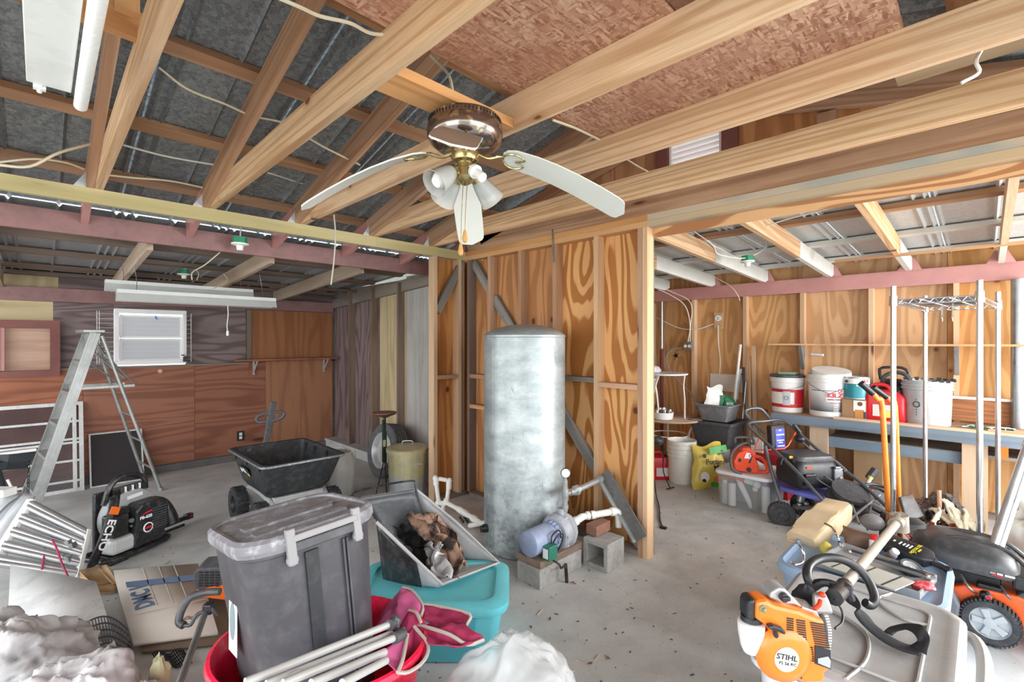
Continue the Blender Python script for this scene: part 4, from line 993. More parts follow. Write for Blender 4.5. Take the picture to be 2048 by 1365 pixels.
# ---- backpack blower
bw = thing('backpack_blower', 'black and grey backpack leaf blower standing on the floor', 'blower', M=frame((.87, .49, 0), z=UP, o=tuple(onZ(262, 1103))))
GH = plain('blower_grey', '#9DA1A3', .4, var=.08, dust=.15)
BK = plain('blower_black', '#1D1E20', .38, var=.1, dust=.1)
g = G().tube([(-.2, -.10, .03), (.18, -.10, .03), (.22, .0, .03), (.18, .14, .03), (-.2, .14, .03), (-.22, .02, .03)], .022, 8, closed=True, smooth=3).box((0, .02, .03), (.40, .20, .03)).box((-.02, .12, .25), (.30, .03, .42)).box((-.16, -.06, .015), (.12, .12, .03))
part(bw, 'back_frame', g, BK, 40, bevel=.006)
Mf = frame((1, 0, 0), z=(0, -1, 0), o=(.01, .09, .265))
part(bw, 'fan_housing', G().lathe([(0, 0), (.17, 0), (.19, .02), (.195, .06), (.185, .085), (.14, .10), (0, .10)], 36, Mf), GH)
g = G().prism([(-.09, -.12), (.13, -.12), (.15, -.08), (.15, .08), (.11, .12), (-.05, .12), (-.09, .08)], .13, frame((1, 0, 0), z=(0, -1, 0), o=(.03, -.01, .245)))
ec = part(bw, 'engine_cover', g, BK, 0, bevel=.012)
for k in range(9): part(ec, 'grille_rib', G().box((.105, -.142, .165 + .018 * k), (.11, .008, .007)), DARKP, 0)
g = G().lathe([(.036, 0), (.036, .004), (.028, .005), (.028, .002)], 24, frame((1, 0, 0), z=(0, -1, 0), o=(.02, -.14, .185)), caps=False); part(ec, 'badge_ring', g, PRW)
part(ec, 'badge_bar', G().box((.02, -.143, .185), (.05, .004, .014)), PRR, 0)
text_mesh('PB-620', .030, PRW, frame((1, 0, 0), z=(0, -1, 0), o=(.005, -.141, .265)), ec, bold=.0012)
part(ec, 'red_flash', G().prism([(-.05, 0), (.03, .012), (.03, .022), (-.01, .018)], .003, frame((1, 0, 0), z=(0, -1, 0), o=(.02, -.14, .285))), PRR, 0)
part(bw, 'air_cleaner', G().box((-.14, -.05, .25), (.11, .12, .15)).box((-.12, -.06, .34), (.12, .06, .05)), BK, 0, bevel=.014)
part(bw, 'choke_knob', G().cyl((-.085, -.115, .27), (-.085, -.13, .27), .016).cyl((-.085, -.115, .23), (-.085, -.125, .23), .008), STEEL)
part(bw, 'fuel_tank', G().box((-.10, -.03, .11), (.20, .16, .11)), plain('tank_milky', '#C9CCCB', .35, var=.06), 0, bevel=.025)
part(bw, 'muffler_guard', G().prism([(-.09, 0), (.14, .02), (.12, .07), (-.09, .07)], .10, frame((1, 0, 0), z=(0, -1, 0), o=(.03, -.03, .06))), BK, 0, bevel=.006)
g = G().tube([(-.15, .05, .38), (-.11, .05, .50), (-.04, .05, .55), (.06, .05, .545), (.13, .05, .50), (.14, .05, .42)], .020, 8, smooth=4).box((.0, .04, .455), (.22, .06, .05)); hb = part(bw, 'carry_handle', g, BK)
for k in range(6): part(hb, 'vent_bar', G().box((-.06 + .025 * k, .005, .465), (.012, .01, .04)), PRW if k % 2 else DARKP, 0)
g = G(); pts = spline([(-.15, -.06, .47), (-.19, -.10, .38), (-.25, -.12, .25), (-.30, -.11, .12), (-.31, -.08, .03)], 5)
g.grid(lambda u, v_: pts[min(len(pts) - 1, int(v_ * (len(pts) - 1) + .5))] + Vector((.045, .0, .02)) * (u - .5) * 1.6, 3, len(pts) - 1)
stp = part(bw, 'shoulder_strap', g, BK, solid=.012)
sd = Vector((-.30, -.11, .12)) - Vector((-.19, -.10, .38))
text_mesh('ECHO', .072, PRW, frame(-sd * -1, y=Vector((.8, 0, .35)), o=(-.254, -.137, .235)), stp, bold=.002, sx=1.0)
part(stp, 'orange_tab', G().box((0, 0, 0), (.05, .058, .004), frame(sd, y=Vector((.8, 0, .35)), o=(-.195, -.125, .378))), ORANGE, 0)
g = G()
for k in range(5): g.lathe([(.055, 0), (.06, .008), (.055, .016)], 18, frame((0, 1, 0), z=(1, 0, -.35), o=(.165 + .016 * k, .0, .26 - .008 * k)))
part(bw, 'bellows', g, GH)
g = G().tube([(.16, .03, .30), (.24, .02, .26), (.27, -.02, .17), (.27, -.05, .10)], .055, 12, smooth=4); part(bw, 'elbow', g, BK)
g = G().box((.40, .10, .05), (.28, .035, .03), T(0, 0, 0)).box((.36, .05, .018), (.2, .02, .02)).box((.54, .10, .055), (.06, .045, .045)).cyl((.26, .08, .08), (.26, .08, .0), .02); ca = part(bw, 'throttle_arm', g, BK, 0, bevel=.005)
part(ca, 'stop_switch', G().box((.545, .075, .06), (.02, .006, .015)), PRR, 0)
part(bw, 'warning_label', G().box((0, 0, 0), (.11, .026, .002), frame((1, 0, .06), z=(0, -1, 0), o=(.02, -.012, .405))), WHITEP, 0)
# ================================================================== foreground, left and centre
def cp(lat, d, z): return RT * lat + FW * d + UP * z            # point from sideways / forward distance and height
def blob(c, rad, seed, crumple=.25, nu=96, nv=56, flat=.0, axes=(RT, FW, UP), freq=1.7):
    """crumpled bag: ellipsoid with folded ridges, flattened on what it lies on"""
    g = G(); c = Vector(c); off = Vector((seed * 7.1, seed * 3.3, seed * 1.7))
    def f(u, v):
        th = 2 * math.pi * u; ph = math.pi * v
        n = Vector((math.sin(ph) * math.cos(th), math.sin(ph) * math.sin(th), -math.cos(ph)))
        q = n * freq + off
        w = Vector((mnoise.noise(q), mnoise.noise(q + Vector((3, 1, 7))), mnoise.noise(q + Vector((8, 5, 2))))) * .9
        r = 1 + crumple * (1.1 * mnoise.noise(q * .7) - 1.0 * abs(mnoise.noise((q + w) * 1.3)) + .3) - crumple * .5 * (abs(mnoise.noise((q + w * .8) * 2.9)) - .2) - crumple * .16 * abs(mnoise.noise((q + w) * 7.0))
        p = c + (axes[0] * n.x * rad[0] + axes[1] * n.y * rad[1] + axes[2] * n.z * rad[2]) * r
        if p.z < flat: p.z = flat + .002
        return p
    g.grid(f, nu, nv)
    return g
def quad_slab(name, label, cat, pts, t, mat, group=None, n=8, wav=.0, seed=1, **kw):
    """thin sheet through four world corners (TL, TR, BR, BL), gently warped"""
    a, b, c, d = [Vector(p) for p in pts]; nr = (b - a).cross(d - a).normalized()
    if nr.z < 0: nr = -nr
    g = G(); n = n if wav else 1
    f = lambda u, v: a.lerp(b, u).lerp(d.lerp(c, u), v) + nr * wav * mnoise.noise(Vector((u * 3 + seed, v * 3, seed)))
    g.grid(f, n, n)
    o = solo(name, label, cat, g, mat, loc=(a + b + c + d) / 4, group=group, solid=t, smooth=30, **kw)
    return o
WHB = plain('white_bag_film', '#D6D4D7', .22, var=.04, trans=.0, spec=.5, bump=.0)
FILM = NT('clear_bag_film'); FILM.set(**{'Base Color': lin('#E9ECEC'), 'Roughness': .18, 'Alpha': .34}); FILM = FILM.m

for m_ in (WHB, plain('grey_bag_film', '#BFBEC0', .25, var=.05), plain('white_bag_film2', '#C6C5C6', .3, var=.05)):
    b_ = m_.node_tree.nodes['Principled BSDF']; b_.inputs['Subsurface Weight'].default_value = .6; b_.inputs['Subsurface Scale'].default_value = .10; b_.inputs['Subsurface Radius'].default_value = (1, 1, 1)
# ---- teal tote
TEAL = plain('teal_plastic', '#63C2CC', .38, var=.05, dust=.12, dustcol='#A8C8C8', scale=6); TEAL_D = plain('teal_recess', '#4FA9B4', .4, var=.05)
TM = frame(RT, z=UP, o=cp(-.415, 2.49, 0))
tt = thing('storage_tote', 'teal plastic tote with bulging lid in front of the tank', 'tote', M=TM)
b_ = part(tt, 'body', G().loft([rr(.66, .40, 0, .05), rr(.67, .41, .02, .05), rr(.74, .45, .26, .05)]), TEAL, 40)
g = G()
for x in (-.19, .10): g.box((x, -.186, .20), (.17, .012, .33), T(0, 0, 0, rx=0))
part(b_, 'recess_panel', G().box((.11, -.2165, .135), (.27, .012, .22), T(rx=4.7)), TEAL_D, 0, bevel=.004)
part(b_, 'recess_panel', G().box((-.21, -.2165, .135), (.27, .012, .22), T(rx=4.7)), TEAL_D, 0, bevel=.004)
part(tt, 'lid', G().loft([rr(.79, .50, .235, .10), rr(.80, .51, .25, .10), rr(.795, .505, .275, .10), rr(.73, .45, .292, .08), rr(.66, .39, .290, .07), rr(.64, .37, .278, .06)]), TEAL, 35)

# ---- open hopper (grass catcher) tipped over on the teal lid, with torn lining
DKG = plain('hopper_grey', '#595B5E', .35, var=.12, dust=.2, dustcol='#9A9A9A'); LTG = plain('hopper_pale', '#B4B5B5', .4, var=.1, dust=.25, dustcol='#8C8A88')
BLK2 = plain('hopper_black', '#2A2A2C', .3, var=.15, dust=.1)
hp = thing('grass_catcher', 'grey and black grass catcher tipped open on the teal tote lid', 'catcher', tuple(at(850, 1150, 2.702)))
TL, TR_, Rr_, Bb, Ll = at(724, 997, 2.783), at(833, 980, 2.898), at(997, 1126, 2.679), at(884, 1170, 2.392), at(753, 1045, 2.472)
D1, D2 = at(792, 1112, 2.817), at(872, 1120, 2.875)
def patch(a, b, c, d, bow=0.0, n=8, bn=None):
    a, b, c, d = map(Vector, (a, b, c, d)); nr = bn if bn is not None else (b - a).cross(d - a).normalized()
    return lambda u, v: a.lerp(b, u).lerp(d.lerp(c, u), v) + nr * bow * math.sin(math.pi * u) * math.sin(math.pi * v)
part(hp, 'back_wall', G().grid(patch(TL, TR_, D2, D1, .02), 8, 8), DKG, world=True, solid=.006)
part(hp, 'right_wall', G().grid(patch(TR_, Rr_, D2.lerp(Rr_, .45), D2, -.03), 8, 8), LTG, world=True, solid=.006)
part(hp, 'front_wall', G().grid(patch(Rr_, Bb, D1, D2.lerp(Rr_, .45), .01), 8, 8), LTG, world=True, solid=.006)
part(hp, 'left_wall', G().grid(patch(Ll, Bb, D1.lerp(Bb, .3), D1, .0), 8, 8), BLK2, world=True, solid=.006)
LB = at(768, 1172, 2.530)
part(hp, 'black_side', G().grid(patch(Ll, Ll.lerp(Bb, .62), at(845, 1174, 2.438), LB, -.025), 8, 8), BLK2, world=True, solid=.006)
part(hp, 'grey_side', G().grid(patch(Ll.lerp(Bb, .62), Bb, at(880, 1175, 2.392), at(845, 1174, 2.438), -.015), 6, 6), LTG, world=True, solid=.006)
part(hp, 'left_back', G().grid(patch(TL, Ll, D1, D1.lerp(TL, .2), .0), 6, 6), DKG, world=True, solid=.006)
part(hp, 'rim', G().tube([TL, TR_, TR_.lerp(Rr_, .5) + UP * .015, Rr_, Bb, Ll], .009, 8, smooth=0, closed=False), LTG, world=True)
part(hp, 'frame_tube', G().tube([at(722, 999, 2.760), at(829, 983, 2.875)], .012, 8), DKG, world=True)
part(hp, 'wire_handle', G().tube([at(716, 1004, 2.760), at(707, 995, 2.760), at(709, 985, 2.760), at(760, 972, 2.817), at(824, 962, 2.875), at(830, 970, 2.875), at(833, 985, 2.875)], .006, 6, smooth=3), BLACKM, world=True)
RUST = NT('burnt_lining'); v = RUST.obj(); RUST.set(**{'Base Color': RUST.mix(RUST.ramp(RUST.noise(v, 14, 4), .42, .58), lin('#2E2422'), lin('#A2806C')), 'Roughness': .8}); RUST = RUST.m
def crumple_strip(pts, w, amp, seed):
    pts = spline(pts, 6); g = G(); n = len(pts) - 1
    side = RT * .8 + FW * -.3 + UP * .3
    def f(u, v):
        p = pts[int(round(v * n))]; q = Vector((u * 2.5 + seed, v * 5, seed))
        return p + side * w * (u - .5) * (1 + .35 * mnoise.noise(q * 2)) + Vector((mnoise.noise(q), mnoise.noise(q + Vector((5, 0, 0))), mnoise.noise(q + Vector((9, 0, 0))))) * amp
    return g.grid(f, 10, n)
part(hp, 'torn_lining', crumple_strip([at(828, 1030, 2.714), at(858, 1060, 2.679), at(885, 1085, 2.656), at(898, 1130, 2.553), at(902, 1158, 2.472)], .13, .05, 3), RUST, 30, world=True, solid=.004)
part(hp, 'torn_lining', crumple_strip([at(850, 1032, 2.783), at(880, 1050, 2.783), at(908, 1085, 2.737), at(925, 1130, 2.622)], .09, .05, 8), RUST, 30, world=True, solid=.004, label='dark brown torn lining at the back')
part(hp, 'torn_lining', crumple_strip([at(806, 1048, 2.78), at(822, 1075, 2.76), at(850, 1100, 2.72), at(866, 1135, 2.62)], .16, .04, 21), BLK2, 30, world=True, solid=.004, label='black torn lining')
part(hp, 'crumpled_rag', crumple_strip([at(864, 1088, 2.587), at(870, 1105, 2.576), at(868, 1130, 2.530), at(885, 1155, 2.438)], .12, .05, 12), LTG, 30, world=True, solid=.004)

# ---- round red tub and the grey tote standing in it
REDT = plain('red_tub', '#EC1E48', .3, var=.05, dust=.03, dustcol='#E8A0A8', scale=30, coat=.3)
rt = thing('round_tub', 'bright red round plastic tub holding the grey lidded tote', 'tub', M=frame(RT, z=UP, o=cp(-.69, 1.72, 0)) @ Matrix.Diagonal((.83, .67, 1.12, 1)))
part(rt, 'tub_wall', G().lathe([(0, .0), (.34, 0), (.35, .01), (.40, .22), (.425, .37), (.45, .385), (.462, .40), (.455, .415), (.44, .418), (.425, .405), (.405, .36), (.375, .215), (0, .21)], 64), REDT, 40)
for a in (200, 20): part(rt, 'rope_handle', G().tube([(-.07, 0, .0), (-.06, .05, -.03), (0, .06, -.05), (.06, .05, -.03), (.07, 0, 0)], .012, 8, smooth=4, M=Matrix.Rotation(R(a), 4, 'Z') @ T(0, .44, .34)), REDT)
GT = plain('grey_tote', '#434146', .42, var=.06, dust=.1, dustcol='#A0A0A2', scale=5); GT2 = plain('grey_lid', '#7E7D83', .4, var=.1, dust=.6, dustcol='#D0D1D3', scale=8)
yaw, rx, ry = .78, -.055, -.14
Mr = Matrix.Rotation(rx, 4, 'X') @ Matrix.Rotation(ry, 4, 'Y') @ Matrix.Rotation(yaw, 4, 'Z')
GTM = frame(RT, z=UP, o=cp(-.796, 1.703, .921)) @ Mr
gt = thing('storage_tote', 'tall dark grey tote with dusty lid leaning inside the red tub', 'tote', M=GTM @ T(0, 0, -.66))
L, W, H = .44, .484, .66
bd = part(gt, 'body', G().loft([rr(L * .80, W * .80, 0, .09), rr(L * .82, W * .82, .015, .10), rr(L * .97, W * .97, H - .06, .11), rr(L * 1.0, W * 1.0, H - .055, .11), rr(L * 1.01, W * 1.01, H - .02, .11)]), GT, 40)
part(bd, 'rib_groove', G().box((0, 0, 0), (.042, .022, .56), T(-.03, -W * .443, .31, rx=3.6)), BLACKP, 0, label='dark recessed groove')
for x in (.075, .088): part(bd, 'raised_rib', G().box((0, 0, 0), (.006, .020, .56), T(x, -W * .446, .31, rx=3.6)), GT, 0)
lid = part(gt, 'lid', G().loft([rr(L * 1.03, W * 1.03, H - .045, .12), rr(L * 1.055, W * 1.055, H - .03, .12), rr(L * 1.05, W * 1.05, H - .005, .12), rr(L * 1.0, W * 1.0, H + .006, .11), rr(L * .95, W * .95, H + .004, .10), rr(L * .93, W * .93, H - .004, .09)]), GT2, 30)
for y in (-.12, .0): part(lid, 'lid_rib', G().prism([(-.18, -.03), (.12, -.03), (.145, .03), (.13, .03), (.11, -.018), (-.16, -.018), (-.17, .026), (-.18, .026)], .008, T(.02, y, H - .004)), GT2, 0)
HND = plain('grey_handle', '#8E8C8E', .4, var=.05)
g = G()
for x in (-.095, .12): g.box((x, -W * .53, H - .035), (.028, .02, .11)).cyl((x, -W * .545, H - .075), (x, -W * .51, H - .075), .018, n=12)
g.box((.015, -W * .535, H - .012), (.215, .018, .022))
part(gt, 'latch_handle', g, HND, 0, bevel=.004)
part(gt, 'handle_grip', G().box((.015, -W * .525, H - .04), (.20, .02, .03)), GT, 0, bevel=.004)
Ms = frame((0, -1, 0), y=(.1, 0, 1), o=(-L * .474, .02, .38)); 
st_ = part(bd, 'sticker', G().box((0, 0, 0), (.09, .20, .002)), WHITEP, 0, M=Ms)
part(st_, 'sticker_print', G().lathe([(.036, 0), (.036, .002), (.026, .002)], 20, T(0, 0, .001, ) @ Matrix.Diagonal((.8, 1.6, 1, 1))), plain('sticker_grey', '#7E8E92', .5), 0)

# ---- folded camp chair in maroon cloth, legs out to the left
MAR = plain('maroon_cloth', '#A52A55', .8, var=.15, dust=.12, dustcol='#C77FA0', scale=12); MARP = plain('pink_cloth', '#C75C8C', .8, var=.12); PIPE = plain('cloth_piping', '#B9AEA4', .7, var=.06)
TUBG = plain('chair_tube_grey', '#B5B5B2', .4, var=.06)
fc = thing('camp_chair', 'folded maroon camp chair with grey legs lying across the red tub', 'chair', tuple(at(800, 1290, 1.68)))
for a, b, d0, d1, r in (((490, 1366), (786, 1247), 1.26, 1.62, .0115), ((532, 1367), (784, 1266), 1.26, 1.60, .008), ((566, 1368), (797, 1273), 1.25, 1.58, .0115), ((622, 1368), (770, 1305), 1.26, 1.50, .0115), ((684, 1368), (772, 1322), 1.26, 1.46, .0115), ((430, 1420), (600, 1345), 1.2, 1.32, .009)):
    part(fc, 'leg', G().cyl(at(a[0], a[1], d0), at(b[0], b[1], d1), r, n=10), TUBG, world=True)
for p_, q_ in (((778, 1252, 1.60), (793, 1243, 1.64)), ((788, 1278, 1.56), (806, 1268, 1.60))): part(fc, 'joint', G().cyl(at(*p_), at(*q_), .019, n=10), DARKP, world=True)
part(fc, 'joint', G().tube([at(786, 1236, 1.62), at(794, 1243, 1.63), at(792, 1258, 1.61)], .012, 8), DARKP, world=True)
part(fc, 'leg', G().cyl(at(806, 1262, 1.76), at(842, 1247, 1.84), .011, n=10), TUBG, world=True)
part(fc, 'leg', G().cyl(at(800, 1266, 1.75), at(826, 1262, 1.80), .011, n=10), TUBG, world=True)
def cloth(pts, mat, bulge, seed, pipe=(), nm='cloth_panel'):
    P = [at(*p) for p in pts]; c = sum(P, Vector()) / len(P); n = len(P)
    nr = (P[1] - P[0]).cross(P[2] - P[0]).normalized()
    if nr.dot(FW) > 0: nr = -nr
    g = G(); N = n * 6; edge = []
    for i in range(n):
        for k in range(6): edge.append(P[i].lerp(P[(i + 1) % n], k / 6))
    rings = []
    for j in range(7):
        t = j / 6
        rings.append([e.lerp(c, t) + nr * bulge * math.sin(t * math.pi / 2) + nr * .016 * mnoise.noise(Vector((e.lerp(c, t) * 22)) + Vector((seed, 0, 0))) * (1 if j else 0) for e in edge])
    g.loft(rings, caps=False)
    o = part(fc, nm, g, mat, 40, world=True, solid=.003)
    if pipe:
        pts2 = [P[i % n] for i in range(pipe[0], pipe[1] + 1)]
        part(fc, 'piping', G().tube(pts2, .0065, 6, smooth=3), PIPE, world=True)
cloth([(748, 1257, 1.86), (775, 1212, 1.95), (805, 1176, 2.0), (824, 1182, 1.98), (845, 1212, 1.90), (842, 1232, 1.84), (800, 1250, 1.82)], MARP, .03, 1, (2, 5))
cloth([(795, 1262, 1.78), (818, 1222, 1.84), (832, 1226, 1.82), (842, 1246, 1.78), (812, 1268, 1.74)], MAR, .015, 2, (1, 3))
cloth([(843, 1209, 1.93), (880, 1214, 1.92), (939, 1229, 1.86), (932, 1252, 1.82), (880, 1250, 1.82), (846, 1240, 1.84)], MAR, .02, 3, (0, 3))
cloth([(852, 1252, 1.82), (930, 1252, 1.82), (970, 1279, 1.72), (935, 1290, 1.70), (868, 1268, 1.75)], MAR, -.03, 4)
cloth([(824, 1252, 1.79), (850, 1254, 1.78), (900, 1270, 1.72), (935, 1290, 1.68), (968, 1280, 1.70), (925, 1294, 1.66), (858, 1290, 1.68), (842, 1268, 1.74)], MAR, .02, 5, (0, 4))
cloth([(757, 1310, 1.60), (775, 1296, 1.63), (815, 1270, 1.72), (806, 1318, 1.60), (795, 1346, 1.54)], MARP, .02, 6, (2, 4))
cloth([(815, 1270, 1.72), (828, 1254, 1.76), (856, 1290, 1.69), (848, 1322, 1.62), (818, 1345, 1.56), (795, 1346, 1.545)], MAR, -.05, 7, (1, 5))

# ---- blue lid edge at the bottom, clear bag
BLUL = plain('pale_blue_lid', '#8FA9DC', .4, var=.05)
bt2 = thing('storage_tote', 'pale blue lidded tote at the bottom edge below the camp chair', 'tote', M=frame(RT, z=UP, o=cp(-.275, 1.40, 0)))
part(bt2, 'body', G().loft([rr(.26, .24, 0, .05), rr(.29, .28, .40, .05)]), BLUL)
part(bt2, 'lid', G().loft([rr(.31, .30, .395, .07), rr(.315, .305, .41, .07), rr(.30, .29, .432, .065), rr(.26, .25, .437, .05)]), BLUL)
g = blob(cp(-.0, 1.68, .20), (.26, .20, .27), 4.2, .22, freq=1.2); solo('plastic_bag', 'large clear plastic bag slumped on the floor before the teal tote', 'bag', g, FILM, smooth=75)
g = blob(cp(.02, 1.64, .10), (.15, .11, .12), 9.2, .35); solo('paper_bundle', 'crumpled white paper inside the clear plastic bag', 'paper', g, WHB, smooth=75)

# ---- white bags at the lower left
g = blob(cp(-1.64, 1.74, .13), (.20, .20, .24), 1.3, .3); solo('carrier_bag', 'white plastic bag in the middle of the three at the lower left', 'bag', g, WHB, smooth=75)
g = blob(cp(-2.14, 1.98, .14), (.26, .26, .25), 2.7, .32); solo('carrier_bag', 'greyish see-through plastic bag at the far lower left corner', 'bag', g, plain('grey_bag_film', '#BFBEC0', .25, var=.05), smooth=75)
g = blob(cp(-1.36, 1.74, .08), (.13, .13, .17), 5.6, .3); solo('carrier_bag', 'small white plastic bag beside the trimmer shaft and red tub', 'bag', g, plain('white_bag_film2', '#C6C5C6', .3, var=.05), smooth=75)
g = blob(cp(-1.44, 1.93, .13), (.04, .05, .14), 6.1, .3, 16, 12); solo('leaf_bundle', 'small pale yellow green crumpled wrapper between the white bags', 'wrapper', g, plain('wrapper_green', '#CFD0A8', .5, var=.1), smooth=30)

# ---- white board, flattened cardboard, torn carton, wire mesh
BRD = NT('scuffed_white_board'); v = BRD.obj(); BRD.set(**{'Base Color': BRD.mix(BRD.ramp(BRD.noise(v, 6, 5, .65), .5, .72, 0, .6), lin('#CACAC9'), lin('#8C8A8A')), 'Roughness': .6}); BRD = BRD.m
quad_slab('white_board', 'scuffed white board leaning low over the clutter at left', 'board', (at(22, 1133, 2.75), at(193, 1166, 2.62), at(232, 1292, 2.30), at(16, 1262, 2.35)), .018, BRD)
quad_slab('white_board', 'second white board lying lower, its edge showing below the first', 'board', (at(-60, 1235, 2.5), at(60, 1260, 2.38), at(60, 1350, 2.05), at(-60, 1330, 2.1)), .016, BRD)
q = (onZ(226, 1144, .05), onZ(396, 1130, .05), onZ(436, 1268, .05), onZ(267, 1291, .05))
fcb = quad_slab('flat_carton', 'flattened pale cardboard box with blue print on the floor at left', 'cardboard', q, .016, CARD2)
P0 = Vector(fcb.location); ex = (q[1] - q[0]).normalized(); ey = (q[0] - q[3]).normalized()
def on_q(u, v, dz=.0105): return q[0].lerp(q[1], u).lerp(q[3].lerp(q[2], u), v) - P0 + UP * dz
CBLU = plain('print_blue', '#7288AA', .7, var=.08)
g = G().grid(lambda u, v: on_q(.10 + .82 * u, .22 + .09 * v - .02 * u), 6, 1); part(fcb, 'blue_stripe', g, CBLU, 0)
text_mesh('DMC J', .115, CBLU, frame(ey, y=-ex, o=on_q(.245, .46)), fcb, bold=.004)
text_mesh('1901', .055, plain('print_grey', '#8A847C', .7), frame(-ex, y=-ey, o=on_q(.72, .80)), fcb)
g = G()
for u in (.33, .52, .70): g.add([on_q(u, 0), on_q(u + .012, 0), on_q(u + .06, .6), on_q(u + .045, .6)], [(0, 1, 2, 3)])
g.add([on_q(.02, .70), on_q(.98, .58), on_q(.98, .588), on_q(.02, .708)], [(0, 1, 2, 3)]); part(fcb, 'creases', g, plain('crease', '#E2D9CB', .7), 0, kind='stuff')
q2 = (onZ(240, 1180, .02), onZ(440, 1165, .02), onZ(470, 1285, .02), onZ(285, 1306, .02))
quad_slab('flat_carton', 'dark underside sheet of cardboard below the printed flat box', 'cardboard', q2, .012, plain('dark_card', '#7B6A58', .85, var=.15))
tc = thing('torn_carton', 'torn brown cardboard carton between the white board and the flat box', 'cardboard', tuple(onZ(205, 1175, 0)))
for pts in ([(158, 1142, 3.05), (212, 1130, 3.15), (236, 1165, 3.0), (188, 1172, 2.9)], [(194, 1135, 3.12), (214, 1130, 3.12), (236, 1166, 2.95), (226, 1170, 2.92)], [(160, 1143, 3.0), (186, 1172, 2.88), (190, 1190, 2.85), (162, 1170, 2.95)], [(188, 1172, 2.88), (236, 1168, 2.95), (232, 1186, 2.9), (195, 1188, 2.85)]):
    P = [at(*p) for p in pts]; part(tc, 'flap', G().grid(patch(*P, .02), 4, 4), CARD, 30, world=True, solid=.006)
g = G(); M0, Mx_, My_ = onZ(172, 1246, .16), onZ(255, 1262, .09) - onZ(172, 1246, .16), onZ(182, 1300, .06) - onZ(172, 1246, .16)
def mp(u, v): return M0 + Mx_ * u + My_ * v + UP * (.05 * math.sin(u * 3.0))
for i in range(15): g.tube([mp(i / 14, v / 4) for v in range(5)], .0028, 4)
for j in range(5): g.tube([mp(u / 10, j / 4) for u in range(11)], .004, 4)
solo('wire_mesh', 'curled piece of dark welded wire mesh beside the flat cardboard', 'mesh', g, plain('mesh_grey', '#55575A', .5, .3, var=.1), smooth=0)
g = G(); M0, Mx_, My_ = onZ(305, 1308, .03), onZ(365, 1302, .03) - onZ(305, 1308, .03), onZ(322, 1335, .02) - onZ(305, 1308, .03)
def mp2(u, v): return M0 + Mx_ * u + My_ * v + UP * (.012 * math.sin(u * 9))
for i in range(17): g.tube([mp2(i / 16, 0), mp2(i / 16, .5), mp2(i / 16, 1)], .003, 4)
for j in range(6): g.tube([mp2(u / 10, j / 5) for u in range(11)], .003, 4)
solo('wire_mesh', 'flat scrap of black mesh below the printed cardboard', 'mesh', g, BLACKM, smooth=0)
tm = thing('string_trimmer', 'grey trimmer shaft with a dark loop handle beside the red tub', 'trimmer', tuple(at(360, 1360, 1.72)))
part(tm, 'shaft', G().cyl(at(348, 1400, 1.60), at(412, 1222, 2.12), .0135, n=10), STEEL, world=True)
part(tm, 'loop_grip', G().tube([at(440, 1184, 2.15), at(410, 1186, 2.15), at(380, 1196, 2.13), at(363, 1222, 2.1), at(358, 1244, 2.08), at(368, 1252, 2.07)], .016, 10, smooth=4), DARKP, world=True)
part(tm, 'loop_frame', G().tube([at(368, 1252, 2.07), at(382, 1250, 2.07), at(392, 1232, 2.08), at(410, 1222, 2.1), at(420, 1216, 2.1), at(434, 1232, 2.1)], .008, 8, smooth=4), DARKP, world=True)
part(tm, 'clamp', G().box((0, 0, 0), (.04, .04, .045), frame(RT, z=UP, o=at(418, 1217, 2.11))), BLACKP, 0, world=True, bevel=.006)
mv = thing('mower_guard', 'grey slotted plastic guard with an orange lower band behind the grey tote', 'guard', M=frame(RT, z=Vector((0, 0, 1)) - FW * .3, o=at(418, 1188, 2.62)))
part(mv, 'slotted_cover', G().prism([(-.075, .03), (-.06, .14), (-.03, .165), (.12, .175), (.12, .06), (.03, .05), (-.05, .02)], .10, Matrix(((1, 0, 0, 0), (0, 0, 1, 0), (0, 1, 0, 0), (0, 0, 0, 1)))), DARKP, 0, bevel=.008)
part(mv, 'orange_band', G().prism([(-.07, -.0), (-.068, .028), (-.045, .018), (.03, .048), (.12, .058), (.12, -.06), (-.06, -.03)], .09, Matrix(((1, 0, 0, 0), (0, 0, 1, .005), (0, 1, 0, 0), (0, 0, 0, 1)))), ORANGE, 0, bevel=.006)
g = G()
for i in range(4):
    for j in range(6): g.box((-.035 + .03 * i + .004 * j, -.002, .055 + .018 * j), (.02, .004, .008))
part(mv, 'slots', g, BLACKP, 0, kind='stuff')

# ---- white slatted chair, black folded panel with chain, at the far left
SLAT = plain('slat_grey_white', '#C3C6CA', .35, .2, var=.06, dust=.1)
lc = thing('folded_lounger', 'folded white framed lounger with paired aluminium slats and red cord', 'chair', tuple(onZ(120, 1150, 0)))
R0, R1, L0, L1 = at(152, 1156, 3.05), at(174, 1060, 3.2), at(-22, 1135, 2.85), at(63, 1000, 3.12)
for a, b in ((R0, R1), (L0, L1)):
    ax = b - a; part(lc, 'side_rail', G().box((ax.length / 2, 0, 0), (ax.length, .03, .045), frame(ax, y=FW, o=a)), WHITEP, 0, world=True, bevel=.004)
part(lc, 'side_rail', G().cyl(at(148, 1068, 3.25), at(160, 1052, 3.28), .012), WHITEP, world=True)
for k in range(5):
    t = .06 + .205 * k
    for e in (0, .06):
        part(lc, 'slat', G().cyl(L1.lerp(L0, t + e) + UP * .004, R1.lerp(R0, t + e * .9), .024, n=10), ALU, world=True)
for p_ in ((135, 1087, 3.1), (143, 1092, 3.1), (125, 1116, 3.06), (135, 1120, 3.06), (97, 1082, 3.08)): part(lc, 'hinge', G().box((0, 0, 0), (.04, .03, .035), frame(RT + UP * .3, y=FW, o=at(*p_))), STEEL, 0, world=True)
